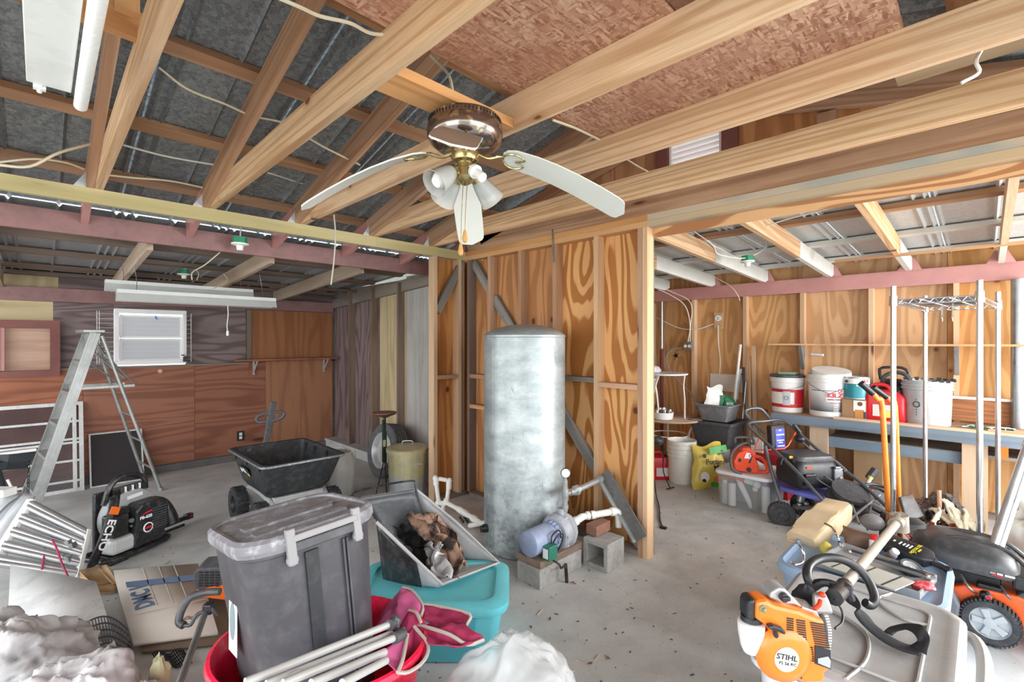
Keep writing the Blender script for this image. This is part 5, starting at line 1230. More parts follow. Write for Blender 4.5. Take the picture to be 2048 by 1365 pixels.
part(lc, 'red_cord', G().tube([at(90, 1095, 3.04), at(88, 1112, 3.0), at(84, 1140, 2.95)], .005, 6), plain('red_cord', '#B0305A', .7), world=True)
part(lc, 'red_cord', G().tube([at(104, 1080, 3.05), at(112, 1095, 3.02), at(124, 1128, 2.98), at(136, 1154, 2.95)], .006, 6), plain('red_cord', '#B0305A', .7), world=True)
wc = thing('slatted_chair', 'white chair with curved grey white slats at the left edge', 'chair', tuple(onZ(20, 1100, 0)))
for k, (a, b, c) in enumerate((((-30, 1040, 3.0), (10, 1000, 3.1), (42, 986, 3.2)), ((-30, 1072, 2.95), (18, 1014, 3.1), (50, 992, 3.18)), ((-30, 1105, 2.9), (22, 1034, 3.05), (60, 990, 3.16)))):
    pts = spline([at(*a), at(*b), at(*c)], 5); w = Vector((.03, 0, .035)) 
    part(wc, 'slat', G().grid(lambda u, v: pts[int(round(v * (len(pts) - 1)))] + (RT * .034 + UP * -.012) * (u * 2 - 1), 1, len(pts) - 1), SLAT, 30, world=True, solid=.014)
part(wc, 'leg', G().cyl(onZ(8, 1130, 0), at(0, 990, 3.1), .02), WHITEP, world=True)
part(wc, 'armrest', G().box((0, 0, 0), (.12, .09, .05), frame(RT, z=UP, o=at(2, 985, 3.05))), WHITEP, 0, world=True, bevel=.005)
bp = thing('folding_panel', 'black folded panel with white rim and chain behind the slatted chair', 'panel', tuple(onZ(20, 1080, 0)))
part(bp, 'panel_board', G().grid(patch(at(-40, 912, 3.35), at(70, 906, 3.6), at(52, 935, 3.6), at(-40, 948, 3.3)), 2, 2), plain('panel_black', '#2F373B', .45, var=.1), 0, world=True, solid=.03)
part(bp, 'rim', G().cyl(at(-40, 914, 3.35), at(72, 900, 3.6), .012), WHITEP, world=True)
part(bp, 'leg', G().cyl(at(-14, 920, 3.38), onZ(34, 1075, 0.0), .026), plain('panel_black', '#2F373B', .45), world=True)
part(bp, 'strut', G().cyl(at(15, 960, 3.4), at(28, 985, 3.4), .008), WHITEP, world=True)
for k in range(10):
    y = 920 + 7.2 * k
    part(bp, 'chain_link', G().torus(.010, .0028, 10, 5, frame(UP, z=(RT if k % 2 else FW), o=at(58 - k * .25, y, 3.58)), sc=(1.5, .8)), BLACKM, world=True)
# ================================================================== right lean-to
def lat_box(name, label, cat, x, y, z, sx, sy, sz, m, **k):
    g = G().box((x, y, z + sz / 2), (sx, sy, sz)); return solo(name, label, cat, g, m, smooth=0, **k)
IRON = plain('white_iron', '#E9E7E4', .45, var=.05, dust=.2, dustcol='#B9AFA6')
# ---- round patio table, small arched stand on it, bowl of shells
tx, ty, tz = 5.26, 2.635, .655
pt = thing('patio_table', 'round brown topped patio table with white curved legs by the back wall', 'table', (tx, ty, 0))
part(pt, 'tabletop', G().lathe([(0, tz - .02), (.36, tz - .025), (.372, tz - .015), (.372, tz - .004), (.365, tz), (0, tz)], 48), wood('table_brown', '#B79B84', '#8F7460', contrast=.3))
for k in range(3):
    a = R(30 + (0, 120, 260)[k]); c_, s_ = math.cos(a), math.sin(a)
    part(pt, 'leg', G().tube([(.33 * c_, .33 * s_, 0), (.30 * c_, .30 * s_, .25), (.22 * c_, .22 * s_, .45), (.30 * c_, .30 * s_, tz - .02)], .011, 8, smooth=4), IRON)
part(pt, 'leg_ring', G().torus(.215, .007, 28, 6, T(0, 0, .45)), IRON)
ps = thing('plant_stand', 'small white iron stand with fretwork legs on the patio table', 'stand', (5.20, 2.66, tz))
part(ps, 'stand_top', G().lathe([(0, .50), (.25, .50), (.26, .505), (.26, .52), (0, .52)], 36), IRON)
for k in range(3):
    a = R(-62 + 120 * k); c_, s_ = math.cos(a), math.sin(a)
    g = G()
    for q in (-1, 1): g.tube([(.22 * c_ - q * .05 * s_, .22 * s_ + q * .05 * c_, 0), (.22 * c_ - q * .035 * s_, .22 * s_ + q * .035 * c_, .2), (.21 * c_, .21 * s_, .37), (.22 * c_ + q * .05 * s_, .22 * s_ - q * .05 * c_, .5)], .008, 6, smooth=4)
    lg = part(ps, 'leg', g, IRON)
    g = G().torus(.022, .004, 14, 5, frame((-s_, c_, 0), y=UP, o=(.215 * c_, .215 * s_, .45))).torus(.015, .004, 12, 5, frame((-s_, c_, 0), y=UP, o=(.215 * c_, .215 * s_, .41))); part(lg, 'fretwork', g, IRON, kind='stuff')
g = blob(Vector((5.12, 2.80, tz + .555)), (.11, .12, .05), 21, .3, 30, 18, flat=tz + .521, axes=(Vector((1, 0, 0)), Vector((0, 1, 0)), UP)); solo('plastic_wrap', 'crumpled clear wrap with papers on the small white stand', 'wrap', g, plain('lilac_wrap', '#D9D4DC', .3, var=.05), smooth=70)
bo = thing('ribbed_bowl', 'white ribbed bowl full of shells on the patio table', 'bowl', (5.04, 2.60, tz))
n = 40; part(bo, 'bowl_wall', G().loft([[(r * (1 + .025 * (i % 2)) * math.cos(2 * math.pi * i / n), r * (1 + .025 * (i % 2)) * math.sin(2 * math.pi * i / n), z_) for i in range(n)] for r, z_ in ((.085, 0), (.105, .01), (.115, .085), (.108, .085), (.098, .03))]), WHITEP)
g = G(); rr_ = random.Random(3)
for k in range(46):
    a = rr_.random() * 6.28; r_ = .085 * math.sqrt(rr_.random()); g.use(0 if rr_.random() < .7 else 1)
    g.sph((r_ * math.cos(a), r_ * math.sin(a), .085 + .05 * rr_.random() * (1.1 - r_ / .1)), .018 + .01 * rr_.random(), 7, 5, (1, .7, .8))
part(bo, 'shells', g, [plain('shell_white', '#E4E1DA', .5, var=.1), plain('shell_dark', '#5A5048', .6, var=.2)], kind='stuff')
# ---- red fuel can, weeder rods, bucket stack
def fuel_can(name, label, M, w=.24, d=.16, h=.27, mirror=1):
    r = thing(name, label, 'fuel can', M=M)
    b = part(r, 'can_body', G().loft([rr(w * .94, d * .9, 0, .03), rr(w, d, .02, .04), rr(w, d, h * .72, .04), rr(w * .8, d * .85, h * .9, .035, -.02 * mirror), rr(w * .5, d * .55, h * .95, .03, -.05 * mirror)]), RED, 45)
    part(r, 'handle', G().tube([(w * .05 * mirror, 0, h * .84), (w * .1 * mirror, 0, h * 1.0), (-w * .1 * mirror, 0, h * 1.1), (-w * .36 * mirror, 0, h * 1.02), (-w * .45 * mirror, 0, h * .74)], .018, 10, smooth=4), RED)
    part(r, 'cap', G().lathe([(.028, 0), (.03, .03), (.022, .035), (.012, .06), (0, .06)], 16, T(w * .30 * mirror, 0, h * .84)), BLACKP)
    g = G().box((0, -d / 2 - .001, h * .33), (w * .55, .003, h * .35)); part(b, 'label_panel', g, plain('label_pale', '#E8DCDA', .5), 0)
    return r
fuel_can('fuel_can', 'small red fuel can on the floor below the patio table', frame(RT, z=UP, o=tuple(onZ(1326, 962, 0) + FW * .1)))
g = G().tube([at(1312, 878, 4.9), at(1318, 890, 4.9), at(1326, 912, 4.95), at(1327, 945, 5.0), onZ(1341, 978, .01)], .006, 6, smooth=3).cyl(onZ(1334, 979, .008), onZ(1348, 975, .008), .007, n=6).tube([at(1322, 876, 4.95), at(1334, 915, 5.0), at(1331, 935, 5.0)], .005, 6, smooth=3)
solo('hand_weeder', 'thin black metal rods of a weeder leaning in front of the red fuel can', 'tool', g, BLACKM)
g = blob(at(1316, 882, 5.0), (.06, .05, .05), 31, .2, 24, 14); solo('garden_sprayer', 'grey plastic sprayer head on the rods below the patio table', 'sprayer', g, DARKP, smooth=60)
g = G().tube([onZ(1309, 985, .0) + UP * .12, onZ(1312, 990, .02), onZ(1318, 1012, .01), onZ(1320, 1040, .008), onZ(1326, 1058, .008)], .006, 6, smooth=4).box(tuple(onZ(1327, 1056, .008)), (.03, .05, .014)); solo('power_cord', 'thin black power cord with a plug on the floor beside the end post', 'cord', g, BLACKP)
bc = onZ(1372, 971, 0) + FW * .13
for k in range(3):
    z0 = .045 * k
    b = thing('white_bucket', ['lowest white bucket of the stack by the potting mix', 'middle white bucket of the stack, only its rim showing', 'top white bucket of the stack by the potting mix'][k], 'bucket', (bc.x, bc.y, z0 + .001), group='stacked white buckets')
    part(b, 'bucket_wall', G().lathe([(.0, 0), (.128, 0), (.132, .01), (.143, .28), (.153, .285), (.153, .30), (.146, .302), (.146, .33), (.155, .335), (.155, .37), (.150, .372), (.147, .36), (.126, .012), (0, .012)], 40), plain('bucket_white', '#E6E5DE', .4, var=.04, dust=.1), 35)
# ---- planters on an upturned bucket, soil bags and poles in them
pb = onZ(1416, 948, 0) + FW * .22
g = G().lathe([(0, 0), (.155, 0), (.15, .02), (.13, .345), (0, .35)], 32, T(5.46, 2.15, 0)); solo('white_bucket', 'upturned pale bucket under the two black planters', 'bucket', g, plain('bucket_grey', '#C6C8C8', .45, var=.06))
PLB = plain('planter_black', '#4A4B4E', .55, var=.12, dust=.25, dustcol='#85858A')
pl = thing('square_planter', 'large square charcoal planter, the lower of the stacked two', 'planter', (5.46, 2.15, .352))
part(pl, 'planter_body', G().loft([ring(.30, .30, .02, 0), ring(.36, .36, .02, .20), ring(.40, .40, .02, .205), ring(.41, .41, .02, .27), ring(.50, .50, .02, .275), ring(.50, .50, .02, .305), ring(.46, .46, .02, .306), ring(.34, .34, .02, .03)]), PLB, 30)
pu = thing('square_planter', 'smaller dusty planter on top holding soil bags', 'planter', (5.44, 2.13, .66), rz=0)
part(pu, 'planter_body', G().loft([ring(.28, .28, .02, 0), ring(.36, .36, .03, .165), ring(.40, .40, .03, .168), ring(.40, .40, .03, .185), ring(.37, .37, .03, .185), ring(.27, .27, .02, .02)]), plain('planter_dusty', '#77777A', .6, var=.15, dust=.4, dustcol='#A9A9AA'), 30)
def soil_bag(label, c, w, h, t, ax, up, mat, seed):
    M = frame(ax, y=up, o=c); g = G()
    def f(u, v):
        s_ = math.sin(math.pi * u) ** .5 * math.sin(math.pi * min(1, v * 1.05)) ** .5 if 0 < u < 1 and 0 < v < .95 else 0
        return Vector(((u - .5) * w * (1 - .22 * v * v - .06 * math.sin(v * 7 + seed)) + .035 * mnoise.noise(Vector((v * 4, seed, u))), h * (v + .06 * v * math.sin(u * 6 + seed) - .05 * (1 - v) * math.cos(u * 5)), t * s_ * (1 + .3 * mnoise.noise(Vector((u * 5, v * 5, seed))))))
    g.grid(f, 14, 14); g.grid(lambda u, v: f(1 - u, v) * 1.0 - Vector((0, 0, 2 * f(1 - u, v).z * .7)), 14, 14)
    r = thing('soil_bag', label, 'bag', M=M); b = part(r, 'bag_body', g, mat, 60); return r, b
sb1, b1 = soil_bag('white and green soil bag leaning in the upper planter', Vector((5.40, 2.16, .74)), .24, .30, .04, RT + FW * .2, UP + FW * .1 + RT * .55, plain('soil_white', '#E3E5E0', .45, var=.06), 3)
part(b1, 'printed_band', G().grid(lambda u, v: Vector((.04 + .06 * u, .04 + .16 * v, .046)), 2, 2), plain('soil_green', '#1F6B46', .5, var=.1), 0)
sb2, b2 = soil_bag('dark green soil bag at the right of the upper planter', Vector((5.48, 2.03, .74)), .15, .2, .035, RT, UP + FW * .1 + RT * .15, plain('soil_green', '#1F6B46', .5, var=.1), 6)
text_mesh('SOIL', .045, PRW, T(0, .10, .040), b2)
board('flat_carton', Vector((5.925, 2.42, 1.04)), Vector((5.925, 2.02, 1.04)), .21, .02, UP, CARD2).update_tag(); tag(bpy.data.objects[[o.name for o in COL.objects if o.name.startswith('flat_carton')][-1]], 'piece of brown cardboard against the wall behind the planters', 'cardboard')
for a, b, r, m, lab in ((onX(1481, 690, 5.83), Vector((5.60, 2.03, .7)), .016, WHITEP, 'white pole with black tip rising from the planters'), (onX(1487, 735, 5.83), Vector((5.68, 1.93, .3)), .014, BLACKP, 'black pole leaning beside the planters'), (onX(1492, 765, 5.8), onX(1484, 850, 5.72), .010, STEEL, 'thin grey rod leaning by the wall stud')):
    o = solo('garden_pole', lab, 'pole', G().cyl(a, b, r, n=8), m)
g = G().cyl(onX(1478, 745, 5.80), onX(1472, 800, 5.72), .024, n=10).cyl(onX(1479, 738, 5.80), onX(1478, 746, 5.80), .03, n=10); solo('caulk_gun', 'white and grey tube tool among the poles in the planter', 'tool', g, plain('tube_grey', '#9FA2A8', .4, var=.1))
board('timber_batten', onX(1507, 692, 5.82), Vector((5.74, 1.83, .0)), .04, .018, (0, 1, 0), STUD_P); tag(bpy.data.objects['timber_batten'], 'pale timber batten leaning on the back wall left of the bench', 'batten')
board('timber_batten', onX(1498, 712, 5.83), Vector((5.78, 1.90, .0)), .03, .018, (0, 1, 0), PINE); tag(bpy.data.objects['timber_batten.001'], 'shorter thin batten just left of the pale one', 'batten')
# ---- potting mix bag
pmx = onZ(1428, 982, 0); Mb = frame(RT + FW * .12, y=UP + FW * .35, o=pmx + FW * .06)
pbag, bb = soil_bag('yellow potting mix bag with a green flash slumped on the floor', pmx + FW * .06, .40, .46, .075, RT + FW * .12, UP + FW * .22, plain('bag_yellow', '#D8C257', .4, var=.08, coat=.2), 9)
part(bb, 'green_flash', G().grid(lambda u, v: Vector((-.02 + .20 * u, .35 + .07 * v + .03 * u, .082 - .02 * u * v)), 5, 3), plain('flash_green', '#2FA53A', .4), 40)
for x, y, s_ in ((-.08, .34, .022), (.12, .37, .025)): part(bb, 'black_dot', G().lathe([(s_, 0), (0, .001)], 14, T(x, y, .080), caps=False), PRB)
text_mesh('Potting', .075, PRB, T(.03, .275, .086), bb, bold=.001); text_mesh('Mix', .075, PRB, T(.06, .215, .088), bb, bold=.001)
for x, y, w_, h_, m in ((-.10, .13, .10, .10, PRW), (.05, .10, .12, .09, plain('print_orange', '#D8763A', .5)), (-.11, .10, .05, .05, PRB), (.0, .05, .10, .05, plain('flash_green', '#2FA53A', .4))):
    part(bb, 'printed_patch', G().lathe([(w_ / 2, 0), (0, .001)], 12, T(x, y, .082) @ Matrix.Diagonal((1, h_ / w_, 1, 1)), caps=False), m)

# ---- clear tote with cans, chainsaw on its lid
CLEAR = NT('clear_tote_plastic'); CLEAR.set(**{'Base Color': lin('#C9CFD2'), 'Roughness': .25, 'Alpha': .2}); CLEAR = CLEAR.m
ct = thing('storage_tote', 'clear plastic tote full of spray cans under the chainsaw', 'tote', (4.78, 1.565, .001))
part(ct, 'body', G().loft([rr(.46, .42, 0, .04), rr(.47, .43, .01, .04), rr(.52, .46, .32, .04), rr(.515, .455, .32, .04), rr(.465, .425, .012, .04)]), CLEAR, 40)
part(ct, 'lid', G().loft([rr(.53, .47, .30, .05), rr(.55, .49, .31, .05), rr(.55, .49, .335, .05), rr(.50, .44, .342, .05)]), plain('lid_white', '#E2E4E5', .4, var=.04, dust=.15), 35)
def can(name, label, x, y, z, r, h, m, capm, tilt=0, cat='spray can'):
    t_ = thing(name, label, cat, M=T(x, y, z, rx=tilt))
    part(t_, 'can_body', G().lathe([(0, 0), (r, 0), (r, h * .8), (r * .75, h * .86), (0, h * .86)], 20), m)
    part(t_, 'cap', G().lathe([(r * .7, h * .84), (r * .72, h), (0, h)], 16), capm); return t_
WHC = plain('can_white', '#E6E6E4', .4, var=.05); BRC = plain('can_brown', '#6E5A50', .5); PUR = plain('cap_purple', '#8A3F9A', .4)
can('spray_can', 'white bottle with a brown cap inside the clear tote', 4.585, 1.67, .016, .033, .24, WHC, BRC)
can('spray_can', 'white spray can with purple cap at the right of the clear tote', 4.60, 1.385, .016, .033, .27, WHC, PUR)
can('spray_can', 'dark labelled can in the middle of the clear tote', 4.60, 1.475, .016, .030, .20, BRC, WHC)
can('spray_can', 'pale grey can at the left end of the clear tote', 4.60, 1.74, .016, .030, .22, plain('can_grey', '#B9BCBE', .4), WHC)
can('caulk_tube', 'white ribbed tube lying aslant in the clear tote', 4.60, 1.50, .03, .026, .28, WHC, WHC, -28, 'tube')
g = G().sph((4.60, 1.46, .245), .035, 16, 10); solo('white_ball', 'round white lidded jar top inside the clear tote', 'jar', g, WHC)
g = G().cyl((4.60, 1.78, .275), (4.60, 1.56, .262), .02, n=10); solo('orange_tube', 'orange tube lying across the top inside the clear tote', 'tube', g, plain('tube_orange', '#E2603A', .4))
g = G().cyl((4.60, 1.56, .262), (4.60, 1.49, .255), .026, n=10); solo('white_roll', 'short white roll beside the orange tube in the clear tote', 'roll', g, WHC)
g = G().box((4.85, 1.56, .10), (.3, .34, .17)); solo('folded_cloth', 'dull grey bundle filling the back of the clear tote', 'bundle', g, plain('bundle_grey', '#8F9598', .7, var=.2), smooth=0, bevel=.02)

cs = thing('chainsaw', 'orange chainsaw with dark grey wrap handle on the clear tote', 'chainsaw', M=frame(RT * .97 - FW * .25, z=UP, o=tuple(onZ(1500, 948, .345) + FW * .05)))
CSO = plain('saw_orange', '#E8502A', .35, var=.06)
part(cs, 'engine_housing', G().prism([(-.12, .02), (.07, .0), (.09, .05), (.07, .12), (.03, .19), (-.03, .215), (-.09, .18), (-.125, .10)], .15, Matrix(((1, 0, 0, 0), (0, 0, 1, -.06), (0, 1, 0, 0), (0, 0, 0, 1)))), CSO, 0, bevel=.014)
part(cs, 'top_cover', G().prism([(-.06, .17), (.05, .14), (.07, .18), (.0, .235), (-.05, .225)], .11, Matrix(((1, 0, 0, 0), (0, 0, 1, -.04), (0, 1, 0, 0), (0, 0, 0, 1)))), CSO, 0, bevel=.01)
part(cs, 'rear_handle', G().tube([(.05, .0, .15), (.11, 0, .14), (.15, 0, .10), (.17, 0, .02), (.09, 0, .012), (.0, 0, .015)], .017, 8, smooth=4), CSO)
part(cs, 'wrap_handle', G().tube([(-.07, -.10, .01), (-.14, -.11, .04), (-.16, -.10, .12), (-.14, -.09, .20), (-.08, -.06, .255), (.0, 0, .27), (.05, .08, .25)], .012, 8, smooth=5), DARKP)
part(cs, 'hand_guard', G().tube([(-.09, .02, .22), (-.10, .02, .30), (-.05, .02, .315), (.05, .02, .31), (.06, .02, .25)], .013, 8, smooth=2), DARKP)
part(cs, 'exhaust_slots', G().box((-.03, -.064, .13), (.012, .006, .07), T(ry=20)).box((-.075, -.064, .12), (.02, .006, .03)), BLACKP, 0)
part(cs, 'fuel_cap', G().cyl((.0, -.06, .04), (.0, -.075, .04), .02, n=14), BLACKP)
g = G().torus(.014, .004, 14, 5, frame((1, 0, 0), z=(0, -1, 0), o=(.015, -.064, .165))).box((.05, -.064, .16), (.006, .004, .03), T(ry=15)); part(cs, 'red_mark', g, PRR)
part(cs, 'white_badge', G().prism([(-.05, 0), (.02, .0), (.0, .05), (-.03, .05)], .003, frame((1, 0, 0), z=(0, -1, 0), o=(.01, -.062, .14))), PRW, 0)
part(cs, 'side_badge', G().prism([(-.02, -.012), (.03, -.03), (.035, -.01), (-.015, .02)], .003, frame((1, 0, 0), z=(0, -1, 0), o=(.09, -.02, .10))), PRW, 0)
# ---- cartons behind
rc = thing('red_carton', 'red and white carton with raised flap behind the clear tote', 'carton', (5.28, 1.50, 0), rz=-8)
part(rc, 'box', G().box((0, 0, .21), (.26, .34, .42)), plain('carton_red', '#B3202B', .6, var=.08), 0)
part(rc, 'printed_panel', G().box((-.132, 0, .26), (.004, .30, .09)), plain('carton_pink', '#E3CFC8', .6), 0)
part(rc, 'flap', G().box((-.13, .12, .49), (.006, .12, .15), T(rz=0)), WHITEP, 0)
lat_box('carton', 'small brown carton on the floor under the bench end', 'carton', 5.62, 1.30, 0, .2, .22, .42, CARD)
lat_box('carton', 'upright brown carton behind the bench leg', 'carton', 5.74, .80, 0, .14, .22, .60, CARD)
# ---- high wheel trimmer mower with blue deck
HB = plain('handle_black', '#63696F', .35, .4, var=.1)
mw = thing('trimmer_mower', 'black and blue walk-behind trimmer mower with folded tubular handle', 'mower', tuple(onZ(1600, 1050, 0)))
H_ = lambda *ps: [at(*p) for p in ps]
part(mw, 'handle_bar', G().tube(H_((1690, 1049, 3.45), (1640, 996, 3.65), (1588, 938, 3.9), (1530, 884, 4.2), (1500, 856, 4.35), (1500, 846, 4.4), (1530, 843, 4.45), (1556, 840, 4.45), (1576, 847, 4.4), (1604, 872, 4.3), (1650, 912, 4.1), (1720, 965, 3.8), (1792, 1032, 3.5)), .014, 10, smooth=4), HB, world=True)
part(mw, 'upper_loop', G().tube(H_((1530, 868, 4.3), (1502, 842, 4.45), (1491, 826, 4.5), (1496, 819, 4.52), (1517, 817, 4.55), (1530, 826, 4.55), (1545, 846, 4.5)), .014, 10, smooth=4), HB, world=True)
part(mw, 'strut', G().tube(H_((1530, 893, 4.2), (1545, 950, 4.1), (1563, 1010, 3.98)), .015, 8), HB, world=True)
part(mw, 'cross_tube', G().tube(H_((1588, 924, 3.95), (1620, 918, 4.0), (1648, 914, 4.05), (1668, 922, 4.0), (1692, 942, 3.9)), .014, 8, smooth=4), plain('tube_mid_grey', '#8B9095', .35, .5), world=True)
part(mw, 'bail_wire', G().tube(H_((1520, 874, 4.3), (1509, 900, 4.25), (1540, 900, 4.2), (1568, 898, 4.2), (1576, 892, 4.2), (1592, 864, 4.3)), .007, 6), plain('orange_red_wire', '#E2502E', .4), world=True)
part(mw, 'knob', G().sph(at(1600, 878, 4.22), .045, 14, 9, (1, 1, .8)).cyl(at(1588, 850, 4.3), at(1600, 866, 4.28), .02, n=10), BLACKP, world=True)
pf = frame(RT + UP * .0 + FW * .35, y=UP - RT * .22, o=at(1552, 876, 4.30))
eb = part(mw, 'control_box', G().box((0, 0, 0), (.16, .23, .06)), BLACKP, 0, M=wm(mw).inverted() @ pf, bevel=.012)
MBL = plain('label_blue', '#4A55B8', .45)
lbp = part(eb, 'blue_label', G().box((.015, -.01, .031), (.11, .19, .004)), MBL, 0)
for k, (w_, y_) in enumerate(((.03, .07), (.09, .03), (.085, -.02), (.05, -.04), (.08, -.07))): part(lbp, 'label_line', G().box((.0 + .015, y_, .0345), (w_, .010, .003)), PRW, 0)
part(mw, 'recoil_handle', G().box((0, 0, 0), (.07, .02, .02), frame(RT, z=UP, o=at(1575, 917, 4.0))).cyl(at(1566, 915, 4.0), at(1562, 930, 4.0), .014), BLACKP, world=True)
part(mw, 'yellow_tag', G().box((0, 0, 0), (.03, .012, .02), frame(RT, z=UP, o=at(1582, 915, 3.97))), YEL, 0, world=True)
ec_ = frame(RT + FW * .15, z=UP, o=at(1612, 962, 4.05)); 
part(mw, 'engine', G().loft([rr(.34, .28, -.02, .03), rr(.38, .30, .03, .04), rr(.38, .30, .15, .05), rr(.34, .26, .20, .06), rr(.22, .2, .22, .06)]), BLACKP, 35, M=wm(mw).inverted() @ ec_)
part(mw, 'engine_shroud', G().loft([rr(.30, .27, .185, .06), rr(.36, .28, .20, .06), rr(.34, .26, .235, .06), rr(.2, .18, .25, .05)]), DARKP, 35, M=wm(mw).inverted() @ ec_)
part(mw, 'muffler', G().box((-.10, -.15, .06), (.10, .05, .09)), plain('engine_dark', '#141416', .4), 0, M=wm(mw).inverted() @ ec_, bevel=.008)
part(mw, 'carburettor', G().box((.16, -.14, .08), (.08, .06, .12)).cyl((.12, -.17, .15), (.17, -.17, .15), .012).cyl((.17, -.16, .06), (.17, -.19, .06), .018), STEEL, 0, M=wm(mw).inverted() @ ec_, bevel=.004)
part(mw, 'red_label', G().box((-.10, -.153, .155), (.05, .004, .02)), plain('label_red', '#D8502E', .5), 0, M=wm(mw).inverted() @ ec_)
poly = [onZ(*p, .27) for p in ((1552, 968), (1570, 957), (1610, 955), (1655, 970), (1672, 984), (1668, 997), (1640, 1002), (1600, 992), (1560, 980))]
c0 = sum(poly, Vector()) / 9; ex_ = RT; ey_ = FW
g = G().prism([((p - c0).dot(RT), (p - c0).dot(FW)) for p in poly], .035, frame(RT, z=UP, o=c0 - UP * .01))
part(mw, 'blue_deck', g, plain('deck_blue', '#6B74C9', .4, var=.06), 0, world=True, bevel=.012)
axm = ray(1563, 1028); axm.z = 0
w1_ = wheel(mw, 'wheel', wm(mw).inverted() @ frame(axm.cross(UP), z=-axm - UP * .1, o=at(1563, 1029, 3.98)), .103, .05, True, DARKP, RUBBER, .62, 3, 26)
wheel(mw, 'wheel', wm(mw).inverted() @ frame(axm.cross(UP), z=-axm, o=at(1606, 1010, 4.15)), .10, .05, False, BLACKP, BLACKP, .62, 3, 26)
part(mw, 'trimmer_head', G().cyl(at(1600, 1004, 4.05), at(1606, 1004, 4.05) + UP * .1, .03).sph(at(1598, 1010, 4.02), .022, 10, 6).sph(at(1612, 1008, 4.02), .022, 10, 6).box((0, 0, 0), (.14, .06, .03), frame(RT, z=UP, o=at(1606, 1015, 4.02))), STEEL, world=True)
part(mw, 'skid_plate', G().tube([onZ(1600, 1045, .02) + UP * .1, onZ(1612, 1052, .03), onZ(1640, 1060, .02), onZ(1660, 1065, .02)], .016, 8, smooth=3).box(tuple(onZ(1625, 1062, .02)), (.3, .22, .02)), BLACKM, world=True)
g = G()
for a, b in (((1620, 930, 4.0), (1760, 1010, 3.6)), ((1640, 945, 4.0), (1740, 1005, 3.6)), ((1610, 940, 3.95), (1700, 990, 3.7))):
    p, q = at(*a), at(*b); g.tube([p, p.lerp(q, .5) - UP * .03, q], .004, 5, smooth=4)
g.tube(H_((1606, 885, 4.2), (1625, 905, 4.1), (1630, 925, 4.0)), .006, 6, smooth=4)
part(mw, 'control_cables', g, plain('cable_grey', '#7F8388', .4, .3), world=True, kind='stuff')
# ---- workbench with lower shelf
BLUEP = wood('blue_grey_edge', '#6F8293', '#4C5966', freq=3, contrast=.4, stain=.3, staincol='#A9B2BA'); LEGP = wood('beige_leg', '#CDB294', '#B0947A', freq=3, contrast=.3, stain=.2)
BT = .82
wbn = thing('workbench', 'long timber workbench with blue painted edge along the back wall', 'bench', (5.55, .3, 0))
board('bench_top', (5.56, 1.53, BT - .015), (5.56, -1.8, BT - .015), .56, .03, (1, 0, 0), wood('bench_top', '#A08468', '#7E644C', contrast=.4), wbn)
board('front_rail', (5.262, 1.53, BT - .045), (5.262, -1.8, BT - .045), .09, .036, UP, BLUEP, wbn)
for y0, y1, z in ((1.05, -1.75, BT - .0), ): pass
board('top_batten', (5.29, 1.0, BT + .009), (5.29, -1.8, BT + .009), .08, .018, (1, 0, 0), PINE, wbn)
for y in (1.125, .055, -1.3):
    board('leg', (5.30, y, 0), (5.30, y, BT - .03), .15, .036, (0, 1, 0), LEGP, wbn)
    board('rear_leg', (5.75, y, 0), (5.75, y, BT - .03), .09, .036, (0, 1, 0), LEGP, wbn)
board('lower_shelf', (5.55, 1.05, .63), (5.55, .13, .63), .46, .025, (1, 0, 0), OLDW, wbn); board('shelf_rail', (5.335, 1.05, .59), (5.335, .13, .59), .09, .034, UP, BLUEP, wbn)
board('lower_shelf', (5.55, -.02, .63), (5.55, -1.2, .63), .46, .025, (1, 0, 0), OLDW, wbn)
lat_box('orange_block', 'small orange plastic block by the right bench leg', 'block', 5.28, -.10, .643, .08, .06, .09, ORANGE)
ob = board('backing_board', (5.83, .25, .935), (5.83, -1.0, .935), .20, .02, UP, wood('worn_board', '#B0754C', '#7E4F33', contrast=.6, stain=.3, freq=9)); tag(ob, 'rough brown board standing on the back of the bench at right', 'board')
ob = board('white_trim_strip', (5.815, .28, 1.045), (5.815, -1.0, 1.045), .022, .03, UP, WHITEP); tag(ob, 'thin white strip along the top of the rough board', 'strip')
ob = board('timber_batten', (5.45, -.02, BT + .012), (5.45, -.9, BT + .012), .12, .022, (1, 0, 0), PINE); tag(ob, 'pale board lying flat on the bench at the right edge', 'batten')
# ---- high shelf with steel brackets, post, roller
sh = thing('wall_shelf', 'long thin plywood shelf at eye level above the workbench', 'shelf', (5.76, .6, 1.505))
board('shelf_board', (5.76, 1.68, 1.513), (5.76, -1.0, 1.513), .2, .018, (1, 0, 0), PLY_L, sh)
for y in (1.37, .16): part(sh, 'bracket', G().prism([(0, 0), (0, -.26), (-.02, -.26), (-.16, 0)], .03, Matrix(((1, 0, 0, 5.845), (0, 0, 1, y), (0, 1, 0, 1.503), (0, 0, 0, 1)))), plain('zinc_bracket', '#A5A9AD', .35, .6, var=.1), 0, world=True)
g = G().cyl((5.80, -.20, BT), (5.80, -.20, 2.07), .045, n=16); solo('steel_post', 'round grey steel post at the right edge of the back wall', 'post', g, STEEL)
g = G().tube([(5.82, 1.36, 1.36), (5.78, 1.34, 1.40), (5.76, 1.31, 1.41), (5.75, 1.28, 1.41)], .004, 6, smooth=4).cyl((5.75, 1.29, 1.41), (5.73, 1.18, 1.405), .014, n=10); solo('paint_roller', 'small white paint roller hooked on the shelf bracket', 'roller', g, WHITEP)
